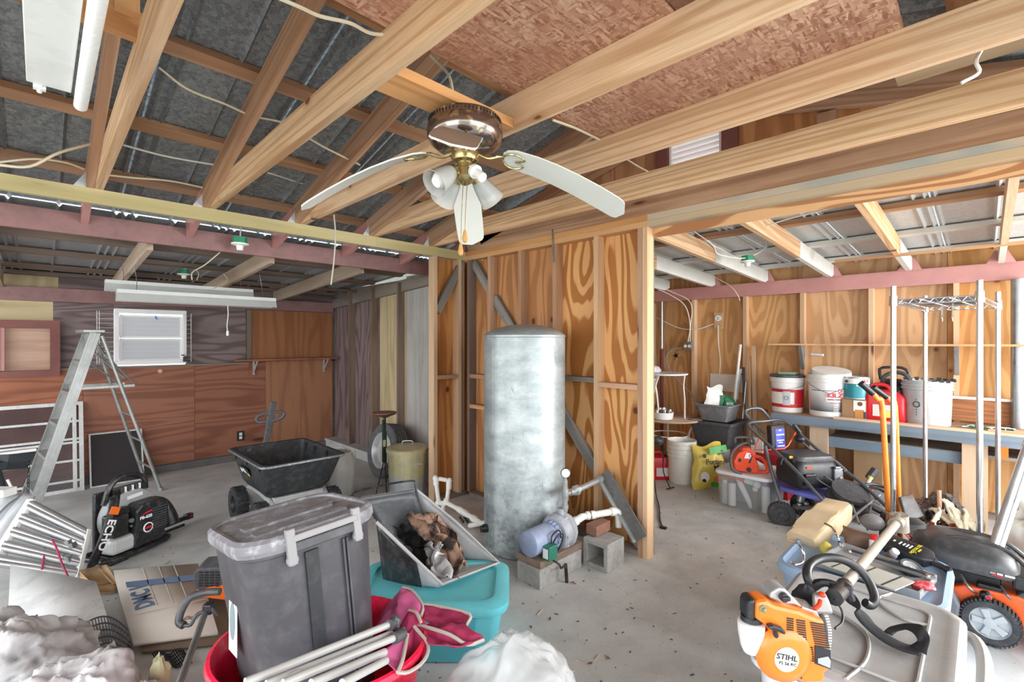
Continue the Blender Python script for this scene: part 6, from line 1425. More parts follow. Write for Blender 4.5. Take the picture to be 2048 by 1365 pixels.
# ---- outlets, cables and conduits on the back wall
ou = thing('wall_outlet', 'round white outlet on a small timber block high on the back wall', 'outlet', (5.905, 2.317, 1.70))
part(ou, 'mount_block', G().box((.015, 0, .10), (.03, .10, .20)), STUD_P, 0); part(ou, 'outlet_face', G().cyl((.0, 0, .13), (-.012, 0, .13), .036, n=20), WHITEP)
for z in (.12, .14): part(ou, 'socket_hole', G().box((-.0125, 0, z), (.002, .02, .006)), BLACKP, 0)
mo = thing('wall_outlet', 'grey metal outlet box with cables on the stud above the patio table', 'outlet', (5.835, 2.668, 1.43))
part(mo, 'metal_box', G().box((0, 0, .055), (.035, .11, .11)), STEEL, 0, bevel=.004)
for y in (-.026, .026): part(mo, 'socket', G().cyl((-.018, y, .055), (-.022, y, .055), .02, n=14), WHITEP)
cable([Vector((5.90, 2.317, 1.74)), Vector((5.90, 2.31, 1.5)), Vector((5.90, 2.29, 1.3)), Vector((5.90, 2.30, 1.14))], .006, WIREW, 'white cord hanging from the round outlet to the cardboard')
cable([Vector((5.86, 2.36, 1.76)), Vector((5.84, 2.55, 1.70)), Vector((5.84, 2.8, 1.72)), Vector((5.84, 3.1, 1.86))], .006, WIREW, 'white cord sagging left from the round outlet')
cable([onX(1312, 570, 5.7), onX(1345, 585, 5.75), onX(1376, 600, 5.78), onX(1384, 620, 5.80), onX(1381, 650, 5.81), onX(1380, 684, 5.82)], .008, CREAM, 'thick cream cables curving down to the grey metal outlet box')
cable([onX(1308, 576, 5.6), onX(1340, 590, 5.65), onX(1370, 612, 5.70), onX(1380, 650, 5.80), onX(1376, 684, 5.81)], .006, WIREW, 'thinner white cable beside the cream ones at the outlet box')
cable([onX(1430, 555, 5.78), onX(1460, 572, 5.78), onX(1475, 590, 5.78), onX(1480, 602, 5.80)], .006, CREAM, 'cream cable looping over the pink plate in the right lean-to')
cable([onX(1407, 455, 4.0), onX(1412, 475, 4.05), onX(1425, 490, 4.2), onX(1445, 500, 4.3), onX(1462, 512, 4.35)], .007, WIREW, 'white cable sagging from the roof to the lampholder in the right lean-to')
cable([onX(1520, 457, 3.7), onX(1570, 440, 3.6), onX(1640, 422, 3.5), onX(1690, 408, 3.4)], .005, WIREW, 'thin white wire following the low purlin behind the opening')
g = G().tube([Vector((5.80, 2.74, 1.46)), Vector((5.78, 2.86, 1.44)), Vector((5.78, 2.93, 1.34)), Vector((5.78, 2.9, 1.2)), Vector((5.76, 2.72, 1.0)), Vector((5.76, 2.55, .85)), Vector((5.76, 2.52, .7))], .009, 8, smooth=5); solo('grey_hose', 'grey flexible cord looping from the metal outlet box behind the stand', 'hose', g, plain('hose_grey', '#8A8C8E', .5))
g = G(); 
for k in range(5): g.prism([(0, -.012), (.055, 0), (0, .012)], .006, frame(Vector((0, math.cos(1.256 * k), math.sin(1.256 * k))), z=(-1, 0, 0), o=(5.84, 2.83, 1.36)))
solo('iron_star', 'small dark iron star hanging on the back wall by the outlet box', 'ornament', g, BLACKM, smooth=0)
g = G().cyl((5.82, 3.02, 1.45), (5.82, 3.02, 2.07), .022, n=12); solo('conduit', 'grey steel conduit on the back wall just right of the end post', 'conduit', g, STEEL)
g = G().cyl((5.82, 3.02, .0), (5.82, 3.02, 1.44), .022, n=12); solo('conduit', 'lower dark red pipe below the grey conduit behind the stand', 'conduit', g, plain('maroon_pipe', '#6E3038', .5))
ob = board('timber_batten', (5.83, 3.16, .7), (5.83, 3.16, 2.05), .10, .03, (0, 1, 0), STUD_P); tag(ob, 'upright pale board left of the conduits with a round cover', 'batten')

# ---- paint buckets, cans, red fuel can, vacuum and grey bucket on the bench
BKW = plain('bucket_white2', '#EAEAE8', .4, var=.03)
def bucket(name, label, x, y, r, h, m, cat='bucket', ribs=(.84, .88, .93), lidm=None, rz=0):
    t_ = thing(name, label, cat, (x, y, BT + .001), rz=rz); pr = [(0, 0), (r * .88, 0), (r * .89, h * .02), (r * .95, h * .80)]
    for q in ribs: pr += [(r * .955, h * q - .012), (r * 1.0, h * q - .008), (r * 1.0, h * q + .004), (r * .96, h * q + .008)]
    pr += [(r * .985, h * .985), (r * 1.0, h), (r * .96, h), (r * .93, h * .96), (r * .86, .012), (0, .012)]
    b = part(t_, 'bucket_wall', G().lathe(pr, 44), m, 35)
    if lidm: part(t_, 'lid', G().lathe([(r * 1.02, h * .945), (r * 1.05, h * .96), (r * 1.05, h * 1.0), (r * .98, h * 1.02), (r * .9, h * 1.005), (0, h * 1.005)], 44), lidm)
    return t_, b
def wrap(b, r0, r1, z0, z1, a0, a1, m, name='label', off=.0015, n=12, label=None):
    """label band curved round a bucket wall: angles in degrees, radius at z0 and z1"""
    g = G().grid(lambda u, v: ((r0 + (r1 - r0) * v + off) * math.cos(R(a0 + (a1 - a0) * u)), (r0 + (r1 - r0) * v + off) * math.sin(R(a0 + (a1 - a0) * u)), z0 + (z1 - z0) * v), n, 2)
    return part(b, name, g, m, 60, label=label)
def rtext(b, s_, size, r, z, a, m, **k):
    M_ = frame((-math.sin(R(a)), math.cos(R(a)), 0), y=UP, o=((r + .003) * math.cos(R(a)), (r + .003) * math.sin(R(a)), z)); return text_mesh(s_, size, m, M_, b, **k)
FA = 180 + 10                                                     # bearing of the camera as seen from the bench
LRED = plain('label_red2', '#C2232F', .45, var=.04); LGREY = plain('label_grey', '#B9BCC0', .45, var=.05); LWHT = plain('label_white', '#EFEFEE', .45, var=.02)
b1_, w = bucket('paint_bucket', 'white paint bucket with red banded label and dark lid', 5.52, 1.455, .157, .375, BKW, lidm=plain('lid_dark', '#4A4F52', .4, var=.1, dust=.2))
rad = lambda r, h, z: r * (.89 + .06 * min(1, z / (h * .8)))
wrap(w, rad(.157, .375, .05), rad(.157, .375, .07), .05, .085, FA - 95, FA + 95, LRED, 'red_band'); wrap(w, rad(.157, .375, .2), rad(.157, .375, .23), .205, .235, FA - 95, FA + 95, LRED, 'red_band')
wrap(w, rad(.157, .375, .085), rad(.157, .375, .2), .085, .205, FA - 95, FA + 20, LWHT, 'white_band', .001); wrap(w, rad(.157, .375, .085), rad(.157, .375, .2), .085, .205, FA + 30, FA + 95, LRED, 'side_panel', .001)
wrap(w, rad(.157, .375, .075), rad(.157, .375, .21), .075, .215, FA - 12, FA + 16, LGREY, 'crest_label', .003)
part(w, 'crest', G().torus(.018, .0025, 18, 5, frame((-math.sin(R(FA + 2)), math.cos(R(FA + 2)), 0), y=UP, o=(.150 * math.cos(R(FA + 2)), .150 * math.sin(R(FA + 2)), .15))), plain('print_dark_grey', '#6F7276', .5))
part(b1_, 'bail', G().tube([(.158 * math.cos(R(a_)), .158 * math.sin(R(a_)), .27 - .055 * math.sin(R((a_ - FA + 90) * 1.0)) ** 1 if False else .285 - .0 + (-.05 * math.cos(R(a_ - FA + 15)))) for a_ in range(FA - 100, FA + 110, 15)], .003, 6), STEEL)
g = G().box((5.50, 1.44, BT + .398), (.13, .15, .026)); solo('sandpaper_pack', 'small green and white packet on the lid of the red banded bucket', 'packet', g, plain('packet_green', '#8FA88A', .5, var=.15), smooth=0)
b2_, w = bucket('paint_bucket', 'largest white paint bucket with KILZ label beside the red banded one', 5.50, 1.09, .178, .405, BKW)
H2 = lambda z: rad(.178, .405, z)
GRAD = NT('label_gradient'); v = GRAD.n('ShaderNodeTexCoord').outputs['Object']; zz_ = GRAD.n('ShaderNodeSeparateXYZ'); GRAD.put(zz_, 0, v)
GRAD.set(**{'Base Color': GRAD.mix(GRAD.ramp(zz_.outputs[2], .05, .23), lin('#4E5358'), lin('#E8E9EA')), 'Roughness': .4}); GRAD = GRAD.m
wrap(w, H2(.05), H2(.26), .05, .265, FA - 65, FA + 75, GRAD, 'label')
wrap(w, H2(.15), H2(.235), .150, .235, FA - 5, FA + 46, LWHT, 'name_plate', .003)
rtext(w, 'KILZ', .058, H2(.2) + .004, .207, FA + 20, LRED, bold=.0022, sx=1.15); rtext(w, 'GENERAL PURPOSE', .0165, H2(.17) + .004, .168, FA + 20, PRB, bold=.0006, sx=.9)
rtext(w, 'complete coverage', .014, H2(.13) + .003, .137, FA + 22, LRED)
for z_, wd_ in ((.115, .10), (.095, .13), (.075, .13), (.06, .12)): rtext(w, 'lllllllllllllllll', .010, H2(z_) + .002, z_, FA + 22, PRW)
part(w, 'red_ring', G().torus(.014, .005, 16, 6, frame((-math.sin(R(FA + 34)), math.cos(R(FA + 34)), 0), y=UP, o=((H2(.25) + .002) * math.cos(R(FA + 34)), (H2(.25) + .002) * math.sin(R(FA + 34)), .252))), PRR)
wrap(w, H2(.25), H2(.256), .248, .254, FA - 50, FA + 25, PRB, 'black_line', .002)
part(b2_, 'loose_lid', G().lathe([(0, 0), (.15, .0), (.16, -.01), (.165, -.03), (.168, -.03), (.163, .006), (0, .008)], 36, T(.03, -.02, .435, ry=-10, rx=6)), WHITEP)
part(b2_, 'bail', G().tube([((H2(.3) + .008) * math.cos(R(a_)), (H2(.3) + .008) * math.sin(R(a_)), .31 - .085 * (1 - abs(a_ - FA - 5) / 70)) for a_ in range(FA - 65, FA + 76, 10)], .003, 6), STEEL)
bx = thing('brown_canister', 'square brown wood stain canister below the teal paint can', 'can', (5.46, .865, BT + .001))
bb_ = part(bx, 'canister_body', G().box((0, 0, .092), (.17, .19, .184)), plain('stain_brown', '#9C7B58', .5, var=.15), 0, bevel=.008)
part(bb_, 'white_panel', G().box((-.0865, -.045, .125), (.002, .09, .10)), LWHT, 0); part(bb_, 'knot_mark', G().cyl((-.086, -.05, .145), (-.089, -.05, .145), .02, n=14), plain('print_brown', '#7A5138', .5)); part(bb_, 'door_panel', G().box((-.0868, -.045, .05), (.002, .07, .08)), plain('print_amber', '#C98B45', .5), 0); part(bb_, 'navy_corner', G().box((-.0866, -.085, .045), (.003, .02, .06)), plain('print_navy', '#3A3E66', .5), 0)
tcn = thing('paint_can', 'teal KILZ paint can standing on the brown canister', 'can', (5.46, .855, BT + .186))
w = part(tcn, 'can_wall', G().lathe([(0, 0), (.1, 0), (.103, .004), (.1, .01), (.1, .195), (.103, .2), (.103, .208), (.094, .208), (.09, .2), (0, .2)], 40), plain('can_silver', '#C9CCCE', .3, .6))
wrap(w, .1, .1, .012, .145, 80, 300, plain('can_teal', '#2D8C98', .4, var=.06), 'teal_label'); wrap(w, .1, .1, .145, .194, 80, 300, LWHT, 'white_band')
rtext(w, 'KILZ', .032, .1, .172, FA + 38, LRED, bold=.001); rtext(w, 'CEILING PAINT', .016, .101, .13, FA + 25, PRW, bold=.0005)
for z_ in (.105, .085, .06): rtext(w, 'llllllllllll', .009, .101, z_, FA + 28, PRW)
part(tcn, 'ear', G().cyl((-.085, .06, .165), (-.095, .065, .165), .014, n=12), DARKP)
fuel_can('fuel_can', 'large red fuel can on the bench behind the orange hand truck', frame((0, -1, 0), z=UP, o=(5.47, .64, BT + .001)), .30, .17, .30)
vc = thing('portable_vacuum', 'black portable vacuum with hose behind the large red fuel can', 'vacuum', (5.71, .60, BT + .001))
part(vc, 'drum', G().lathe([(0, 0), (.11, 0), (.12, .02), (.125, .22), (.13, .23), (.13, .25), (.11, .34), (.07, .37), (0, .37)], 28), BLACKP)
part(vc, 'carry_handle', G().tube([(-.02, .10, .36), (-.02, .11, .46), (-.02, .05, .48), (-.02, -.05, .48), (-.02, -.10, .44), (-.02, -.09, .36)], .013, 8, smooth=2), BLACKP)
part(vc, 'hose', G().tube([(-.10, .08, .30), (-.13, .06, .40), (-.12, -.03, .44), (-.13, -.11, .40), (-.14, -.14, .28), (-.13, -.13, .16)], .018, 8, smooth=5), DARKP)
b3_, w = bucket('plastic_bucket', 'worn grey lidless bucket with warning label at the right of the fuel can', 5.53, .36, .178, .385, plain('bucket_worn', '#B5B9BC', .5, var=.1, dust=.35, dustcol='#DADBDB', scale=6), ribs=(.82, .90))
g = G()
for k in range(14): a_ = R(200 + 17 * k); g.box((.176 * math.cos(a_), .176 * math.sin(a_), .387), (.03, .03, .008 + .01 * (k % 3)))
part(b3_, 'torn_rim', g, BLACKM, 0, kind='stuff')
wl_ = wrap(w, rad(.178, .385, .07), rad(.178, .385, .23), .07, .23, FA - 40, FA - 20, LGREY, 'warning_label')
rw = lambda z: rad(.178, .385, z) + .003
part(w, 'warning_ring', G().torus(.024, .0035, 20, 5, frame((-math.sin(R(FA - 30)), math.cos(R(FA - 30)), 0), y=UP, o=(rw(.18) * math.cos(R(FA - 30)), rw(.18) * math.sin(R(FA - 30)), .18))), PRB)
for z_ in (.22, .135, .11, .09): rtext(w, 'lll', .014, rw(z_), z_, FA - 30, PRB)
g = G(); rr2 = random.Random(5)
for k in range(26): g.use(k % 2); g.cyl((5.40 + .1 * rr2.random(), .10 - .28 * rr2.random() + .05, BT + .022), (5.40 + .1 * rr2.random(), .10 - .28 * rr2.random(), BT + .030), .006, n=6)
solo('string_lights', 'tangle of green string light cord on the bench near the grey bucket', 'lights', g, [plain('cord_green', '#2E5A48', .5), WHITEP], smooth=0)

# ---- chrome wire rack
wr_ = thing('wire_rack', 'tall chrome four post wire rack with one top shelf', 'rack', (4.45, .2, 0))
CW = plain('rack_chrome', '#D2D5D8', .18, .9, var=.03)
px0, px1, py0, py1, PT = 3.93, 4.96, .02, .425, 1.91
for x, y in ((px0, py0), (px0, py1), (px1, py0), (px1, py1)):
    g = G().cyl((x, y, 0), (x, y, PT), .0155, n=14)
    for k in range(36): g.cyl((x, y, .08 + .05 * k), (x, y, .083 + .05 * k), .0163, n=14)
    p_ = part(wr_, 'post', g, CW, world=True); part(p_, 'sleeve', G().cyl((x, y, 1.78), (x, y, 1.845), .0235, .021, n=14), CW, world=True); part(p_, 'foot', G().cyl((x, y, 0), (x, y, .02), .02, n=12), BLACKP, world=True)
g = G(); zs = 1.82
for y in (py0, py1):
    for z in (zs, zs - .03): g.cyl((px0, y, z), (px1, y, z), .004, n=6)
    for k in range(40): x = px0 + (px1 - px0) * k / 40; g.cyl((x, y, zs - .03 * (k % 2)), (x + (px1 - px0) / 40, y, zs - .03 * ((k + 1) % 2)), .002, n=4)
for x in (px0, px1):
    for z in (zs, zs - .03): g.cyl((x, py0, z), (x, py1, z), .004, n=6)
    for k in range(16): y = py0 + (py1 - py0) * k / 16; g.cyl((x, y, zs - .03 * (k % 2)), (x, y + (py1 - py0) / 16, zs - .03 * ((k + 1) % 2)), .002, n=4)
part(wr_, 'shelf_frame', g, CW, world=True)
g = G()
for k in range(1, 30): x = px0 + (px1 - px0) * k / 30; g.cyl((x, py0, zs), (x, py1, zs), .0032, n=5)
for y in (.15, .29): g.cyl((px0, y, zs - .006), (px1, y, zs - .006), .004, n=6)
part(wr_, 'shelf_wires', g, CW, world=True, kind='stuff')
P3_ = Matrix.Translation((px0, py0, 0)); wr_.matrix_basis = P3_ @ Matrix.Rotation(R(-5), 4, 'Z') @ P3_.inverted() @ wr_.matrix_basis
for k, y in enumerate((.15, .20)):
    g = G().tube([(4.30, y, 1.80), (4.27, y, 1.73), (4.25, y, 1.70), (4.28, y, 1.68), (4.31, y, 1.70)], .004, 6, smooth=4); solo('s_hook', ('left' if k else 'right') + ' of the two chrome hooks hanging below the wire rack shelf', 'hook', g, CW, group='hooks under the wire rack')

# ---- orange hand truck
ht = thing('hand_truck', 'orange tubular hand truck with black grips behind the wire rack', 'hand truck', tuple(onZ(1790, 1090, 0)))
HTO = plain('truck_orange', '#EE8A34', .35, var=.06)
for (a, b, c, e), d in ((((1722, 767), (1746, 788), (1764, 812), (1781, 1085)), 3.5), (((1746, 775), (1774, 795), (1790, 815), (1800, 1070)), 3.66)):
    q = at(*e, d); q.z = .03
    part(ht, 'upright', G().tube([at(*b, d), at((b[0] + c[0]) / 2, (b[1] + c[1]) / 2 - 1, d), at(*c, d), at((c[0] * .5 + e[0] * .5), (c[1] + e[1]) / 2, d), q], .019, 10, smooth=4), HTO, world=True)
    part(ht, 'grip', G().cyl(at(*a, d), at(*b, d), .021, n=12).cyl(at(*a, d), at(a[0] + 2, a[1] + 2, d), .024, n=12), BLACKP, world=True)
part(ht, 'cross_plate', G().grid(patch(at(1762, 822, 3.49), at(1794, 822, 3.65), at(1794, 836, 3.65), at(1763, 836, 3.49)), 2, 2), HTO, 0, world=True, solid=.012)
part(ht, 'toe_plate', G().box(tuple(onZ(1790, 1092, .012)), (.2, .3, .01)), HTO, 0, world=True)
wheel(ht, 'wheel', wm(ht).inverted() @ frame((1, 0, 0), y=UP, o=onZ(1770, 1085, .0) + UP * .12), .12, .05, False, STEEL, RUBBER, .5)

# ---- clutter on the floor below the bench
MAT_ = plain('rubber_mat', '#6E6E70', .7, var=.2, dust=.5, dustcol='#A5A3A2', scale=9)
def mat_sheet(label, pts, bow, seed):
    P = [Vector(p) for p in pts]; f = patch(*P, bow, bn=UP)
    g = G().grid(lambda u, v: f(u, v) + UP * .025 * mnoise.noise(Vector((u * 4 + seed, v * 4, seed))), 12, 8); solo('rubber_mat', label, 'mat', g, MAT_, solid=.012, smooth=40)
mat_sheet('grey curled rubber mat under the left half of the bench', (Vector((5.5, 1.0, .16)), Vector((5.5, .45, .12)), Vector((4.9, .5, .08)), Vector((4.9, .95, .05))), .14, 1)
mat_sheet('grey curled rubber mat under the right half of the bench', (Vector((5.24, .46, .20)), Vector((5.22, .15, .10)), Vector((5.0, .13, .05)), Vector((5.0, .50, .12))), .10, 5)
hm = thing('sledge_hammer', 'long pale handled hammer lying propped among the floor clutter', 'hammer', tuple(at(1720, 1000, 3.9)))
part(hm, 'handle', G().cyl(at(1742, 955, 4.15), at(1688, 1052, 3.55), .016, n=10), plain('handle_pale_grey', '#B9BCBC', .5, var=.1), world=True); part(hm, 'head', G().cyl(at(1738, 958, 4.15), at(1752, 940, 4.15), .034, n=8), DARKP, world=True)
part(hm, 'collar', G().cyl(at(1739, 958, 4.13), at(1742, 954, 4.13), .022, n=8), YEL, world=True)
g = G().cyl(at(1712, 1012, 3.75), at(1748, 975, 3.95), .014, n=8); solo('orange_rod', 'orange handled rod lying in front of the hand truck', 'rod', g, plain('rod_orange', '#D9623A', .4))
g = G().torus(.15, .012, 30, 8, frame(RT, z=UP + FW * -.7, o=at(1765, 1000, 3.75))).torus(.13, .012, 30, 8, frame(RT, z=UP * .6 - FW + RT * .3, o=at(1758, 1010, 3.7))); solo('rubber_hose', 'black hose coil tangled at the foot of the orange hand truck', 'hose', g, BLACKP)
g = G().lathe([(0, 0), (.13, 0), (.15, .03), (.15, .06), (.11, .07), (.10, .1), (.13, .12), (.13, .15), (0, .16)], 28, frame(RT, z=UP - FW * .5, o=at(1690, 1010, 3.8))); solo('hose_reel', 'dark grey plastic reel behind the mower handle', 'reel', g, DARKP)
g = G().sph(at(1745, 1045, 3.3), .07, 18, 10, (1, 1, .8)); solo('grey_globe', 'round grey plastic cover between the mower handle tubes', 'cover', g, plain('mid_grey_plastic', '#9A9C9E', .4, var=.1))
g = G()
for a, b in (((1700, 1040, 3.5), (1760, 990, 3.7)), ((1735, 1060, 3.4), (1742, 1005, 3.7)), ((1718, 1048, 3.45), (1700, 1000, 3.7)), ((1780, 1030, 3.4), (1745, 1010, 3.6))): g.cyl(at(*a), at(*b), .009, n=8)
solo('tripod_stand', 'splayed grey folding stand legs lying in the clutter', 'stand', g, plain('stand_grey', '#A5A9AC', .35, .5))
df = thing('mower_chute', 'upright grey plastic deflector plate on a rounded base', 'deflector', tuple(at(1835, 1065, 2.95)))
part(df, 'plate', G().grid(patch(at(1798, 995, 3.0), at(1822, 990, 3.05), at(1846, 1034, 2.95), at(1812, 1046, 2.9)), 4, 4), DARKP, 40, world=True, solid=.02, bevel=.004)
part(df, 'base', G().loft([rr(.10, .10, 0, .03), rr(.12, .12, .05, .04), rr(.06, .08, .09, .03)]), plain('mid_grey_plastic', '#9A9C9E', .4), 40, M=wm(df).inverted() @ frame(RT, z=UP, o=at(1834, 1072, 2.92)))
q0 = onZ(1878, 1105, 0) + FW * .05
g = G().cyl(at(1878, 981, 3.15), at(1880, 1068, 3.1), .012, n=8); solo('wooden_stick', 'short upright wooden stick in front of the black bag', 'stick', g, wood('handle_wood', '#D6A78C', '#B07F62', contrast=.3))
BLKB = plain('black_bag_film', '#3A3B3D', .22, var=.25, dust=.15, dustcol='#9A9A9C', scale=8)
g = blob(Vector((4.36, .20, .20)), (.36, .17, .26), 14, .28, axes=(Vector((1, 0, 0)), Vector((0, 1, 0)), UP)); solo('rubbish_bag', 'large glossy black rubbish bag under the wire rack', 'bag', g, BLKB, smooth=60)
gl = thing('work_glove', 'cream cotton work gloves heaped on the black rubbish bag', 'glove', M=frame(RT, z=UP - FW * .4, o=at(1890, 1035, 3.02)) @ Matrix.Scale(.7, 4), group='work gloves on the rubbish bag')
GLV = plain('glove_cream', '#E4DCC4', .85, var=.1); 
part(gl, 'palm', G().box((0, 0, 0), (.085, .10, .022)), GLV, 0, bevel=.009)
for k, (dx, L_, an_) in enumerate(((-.033, .075, 8), (-.011, .085, 2), (.011, .08, -3), (.032, .062, -9))): part(gl, 'finger', G().tube([(dx, .045, 0), (dx + L_ * .5 * -math.sin(R(an_)), .045 + L_ * .5, .010), (dx + L_ * -math.sin(R(an_)), .045 + L_ * .95, -.008)], .010, 8, smooth=3), GLV)
part(gl, 'thumb', G().tube([(.04, -.02, 0), (.065, .015, .005), (.07, .04, -.004)], .011, 8, smooth=3), GLV)
part(gl, 'cuff', G().box((0, -.07, 0), (.08, .05, .026)), GLV, 0, bevel=.008); part(gl, 'cuff_band', G().box((0, -.097, 0), (.084, .008, .03)), plain('cuff_red', '#B0503E', .8), 0, label='reddish cuff edge')
rr3 = random.Random(11)
for x, y, d in ((1905, 1028, 3.03), (1918, 1040, 3.0), (1932, 1046, 2.98), (1948, 1055, 2.97), (1962, 1066, 2.96), (1870, 1040, 3.0), (1925, 1060, 2.95), (1945, 1072, 2.93)):
    a_ = rr3.uniform(-1.6, 1.0); copy_thing(gl, frame(RT * math.cos(a_) + UP * math.sin(a_) * .5 + FW * .2, z=UP * .7 - FW + RT * rr3.uniform(-.4, .4), o=at(x, y, d - .03)) @ Matrix.Scale(rr3.uniform(.55, .75), 4))
WSK = plain('woven_sack', '#DDDAD2', .6, var=.06)
sk = thing('woven_sack', 'white woven sack with blue print at the right edge', 'sack', M=frame((0, 1, 0), z=UP, o=(4.15, -.28, 0)))
g = blob(Vector((0, 0, .30)), (.22, .20, .36), 17, .22, axes=(Vector((1, 0, 0)), Vector((0, 1, 0)), UP)); part(sk, 'sack_body', g, WSK, 70)
part(sk, 'gathered_top', blob(Vector((.10, 0, .58)), (.07, .07, .10), 19, .3, 24, 14, axes=(Vector((1, 0, 0)), Vector((0, 1, 0)), UP)), WSK, 60)
PBL = plain('sack_blue', '#3F4C8C', .6)
for k, s_ in enumerate(('SUITE 5', 'FORT LOTT')): text_mesh(s_, .05, PBL, frame((0.1, -.2, -1), z=(-.3, 1, .15), o=(-.04 - .055 * k, .215 + .0 * k, .22)), sk, bold=.001)
part(sk, 'blue_print', G().grid(lambda u, v: Vector((-.05 + .08 * u, .20, .44 + .07 * v)), 2, 2), plain('sack_blue_pale', '#8C93C4', .6), 0, solid=.002)
pa, pb_ = at(2066, 872, 2.62), at(1988, 1108, 2.50); sd_ = (RT + UP * .3).normalized() * .019
al = thing('aluminium_rail', 'twin aluminium rail leaning at the right edge of the picture', 'rail', tuple(pb_)); 
for s_ in (-1, 1): part(al, 'rail_tube', G().cyl(pa + sd_ * s_, pb_ + sd_ * s_, .019, n=12), ALU, world=True)
part(al, 'web', G().cyl(pa, pb_, .010, n=6), STEEL, world=True)
# ================================================================== foreground right
# ---- pale tote with grey lid under the brush cutter
GLID = plain('lid_grey', '#A5A4A3', .45, var=.07, dust=.3, dustcol='#C2C1BE', scale=7)
gtt = thing('storage_tote', 'white tote with large dusty grey lid under the orange brush cutter', 'tote', (2.15, .325, 0))
part(gtt, 'body', G().loft([rr(.62, .44, 0, .06), rr(.64, .46, .02, .06), rr(.70, .51, .40, .07), rr(.76, .56, .405, .08), rr(.76, .56, .425, .08)]), plain('tote_white', '#E4E4E6', .4, var=.04, dust=.08), 40)
part(gtt, 'rim_handle', G().tube([(-.35, -.29, .42), (-.1, -.32, .42), (.2, -.325, .42), (.34, -.30, .42), (.37, -.25, .42)], .022, 8, smooth=4), GLID)
ld_ = part(gtt, 'lid', G().loft([rr(.76, .54, .43, .10), rr(.78, .56, .445, .10), rr(.78, .56, .485, .10), rr(.74, .52, .500, .09), rr(.70, .48, .500, .08), rr(.68, .46, .494, .07)]), GLID, 35)
part(ld_, 'lid_rib', G().tube([(x, y, .499) for x, y in rrect(.58, .36, .05, 4)], .006, 6, closed=True), GLID)
part(ld_, 'lid_rib', G().tube([(-.38, -.02, .498), (-.22, -.05, .50), (-.05, -.02, .50), (.03, .10, .50), (.0, .20, .498)], .006, 6, smooth=5), GLID)
part(ld_, 'lid_rib', G().tube([(.36, -.05, .498), (.25, -.02, .50), (.16, -.10, .50), (.17, -.18, .498)], .006, 6, smooth=5), GLID)

# ---- orange brush cutter
CUT = plain('cutter_orange', '#F07A1E', .32, var=.05, coat=.3)
SIL = plain('cutter_silver', '#B9BCBE', .3, .5, var=.1); CAST = plain('cast_grey', '#8E8C8A', .4, .4, var=.12)
DE = 1.42; EM = frame(RT, z=-FW, o=at(1593, 1277, DE) + FW * .04)
bcut = thing('brush_cutter', 'orange and white brush cutter with shaft lying across the grey lid', 'brush cutter', M=EM)
q_ = lambda x, y: ((x - 560) * DE / FPX / 4.964, (930 - y) * DE / FPX / 4.964)
P_ = lambda pts, h, z0=0.0: G().prism([q_(*p) for p in reversed(pts)], h, z0=z0)
cov = [(160, 575), (270, 562), (350, 605), (600, 665), (690, 705), (850, 765), (885, 990), (915, 1240), (850, 1285), (855, 1380), (640, 1385), (520, 1330), (340, 1225), (215, 1200), (210, 1120), (275, 1060), (300, 950), (320, 870), (235, 800), (150, 745)]
sc_ = part(bcut, 'starter_cover', P_(cov, .07, -.03), CUT, 0, bevel=.012)
part(sc_, 'raised_dome', G().lathe([(0, .012), (.05, .012), (.078, .004), (.085, -.01)], 36, T(*q_(455, 1110), .038)), CUT, 50)
disc = part(sc_, 'badge', G().lathe([(0, .0), (.036, .0), (.036, .003), (0, .003)], 36), PRW, M=T(*q_(440, 1118), .0505))
text_mesh('STIHL', .0225, PRB, T(0, .007, .0035, rz=-10), disc, bold=.0004, sx=1.12); text_mesh('FS 56 RC', .0125, PRB, T(.002, -.012, .0035, rz=-10), disc, bold=.0002, sx=1.12)
for i in range(9): part(sc_, 'cooling_slot', G().box((0, 0, 0), (.020 + .001 * 0, .0036, .004), T(*q_(495, 735 + 22 * i), .0405, rz=-9)), BLACKP, 0) if i < 8 else None
for i in range(11): part(sc_, 'cooling_slot', G().box((0, 0, 0), (.026 if i < 9 else .014, .0036, .004), T(*q_(600 + 2 * i, 755 + 23 * i), .0405, rz=-9)), BLACKP, 0)
for i in range(11): part(sc_, 'cooling_slot', G().box((0, 0, 0), (.044, .0036, .004), T(*q_(765 + 5 * i, 785 + 23 * i), .0405, rz=-9)), BLACKP, 0)
for i in range(7): part(sc_, 'cooling_slot', G().box((0, 0, 0), (.016, .0036, .004), T(*q_(695 + 2 * i, 1020 + 22 * i), .0405, rz=-9)), BLACKP, 0)
for i in range(4): part(sc_, 'cooling_slot', G().box((0, 0, 0), (.005, .014, .004), T(*q_(520 + 26 * i, 1290 + 6 * i), .0405, rz=25)), BLACKP, 0)
for i in range(3): part(sc_, 'cooling_slot', G().box((0, 0, 0), (.005, .012, .004), T(*q_(350 + 34 * i, 1215 + 16 * i), .0405, rz=35)), BLACKP, 0)
part(sc_, 'muffler_window', P_([(738, 1005), (890, 1045), (895, 1235), (740, 1180)], .004, .0395), plain('window_dark', '#2A2C32', .3), 0)
part(sc_, 'muffler_shape', P_([(760, 1120), (860, 1100), (885, 1140), (880, 1215), (760, 1165)], .003, .044), SIL, 0)
part(sc_, 'screw_recess', G().cyl((*q_(606, 1060), .036), (*q_(606, 1060), .043), .011, n=18), plain('deep_orange', '#B5501A', .5))
part(sc_, 'primer_bulb', G().cyl((*q_(225, 635), .036), (*q_(225, 635), .044), .0105, n=18).sph((*q_(230, 645), .044), .007, 12, 8), plain('bulb_olive', '#7C8068', .3))
part(bcut, 'starter_grip', P_([(235, 770), (290, 760), (380, 790), (415, 830), (400, 855), (330, 820), (250, 800)], .02, .045), BLACKP, 0, bevel=.006)
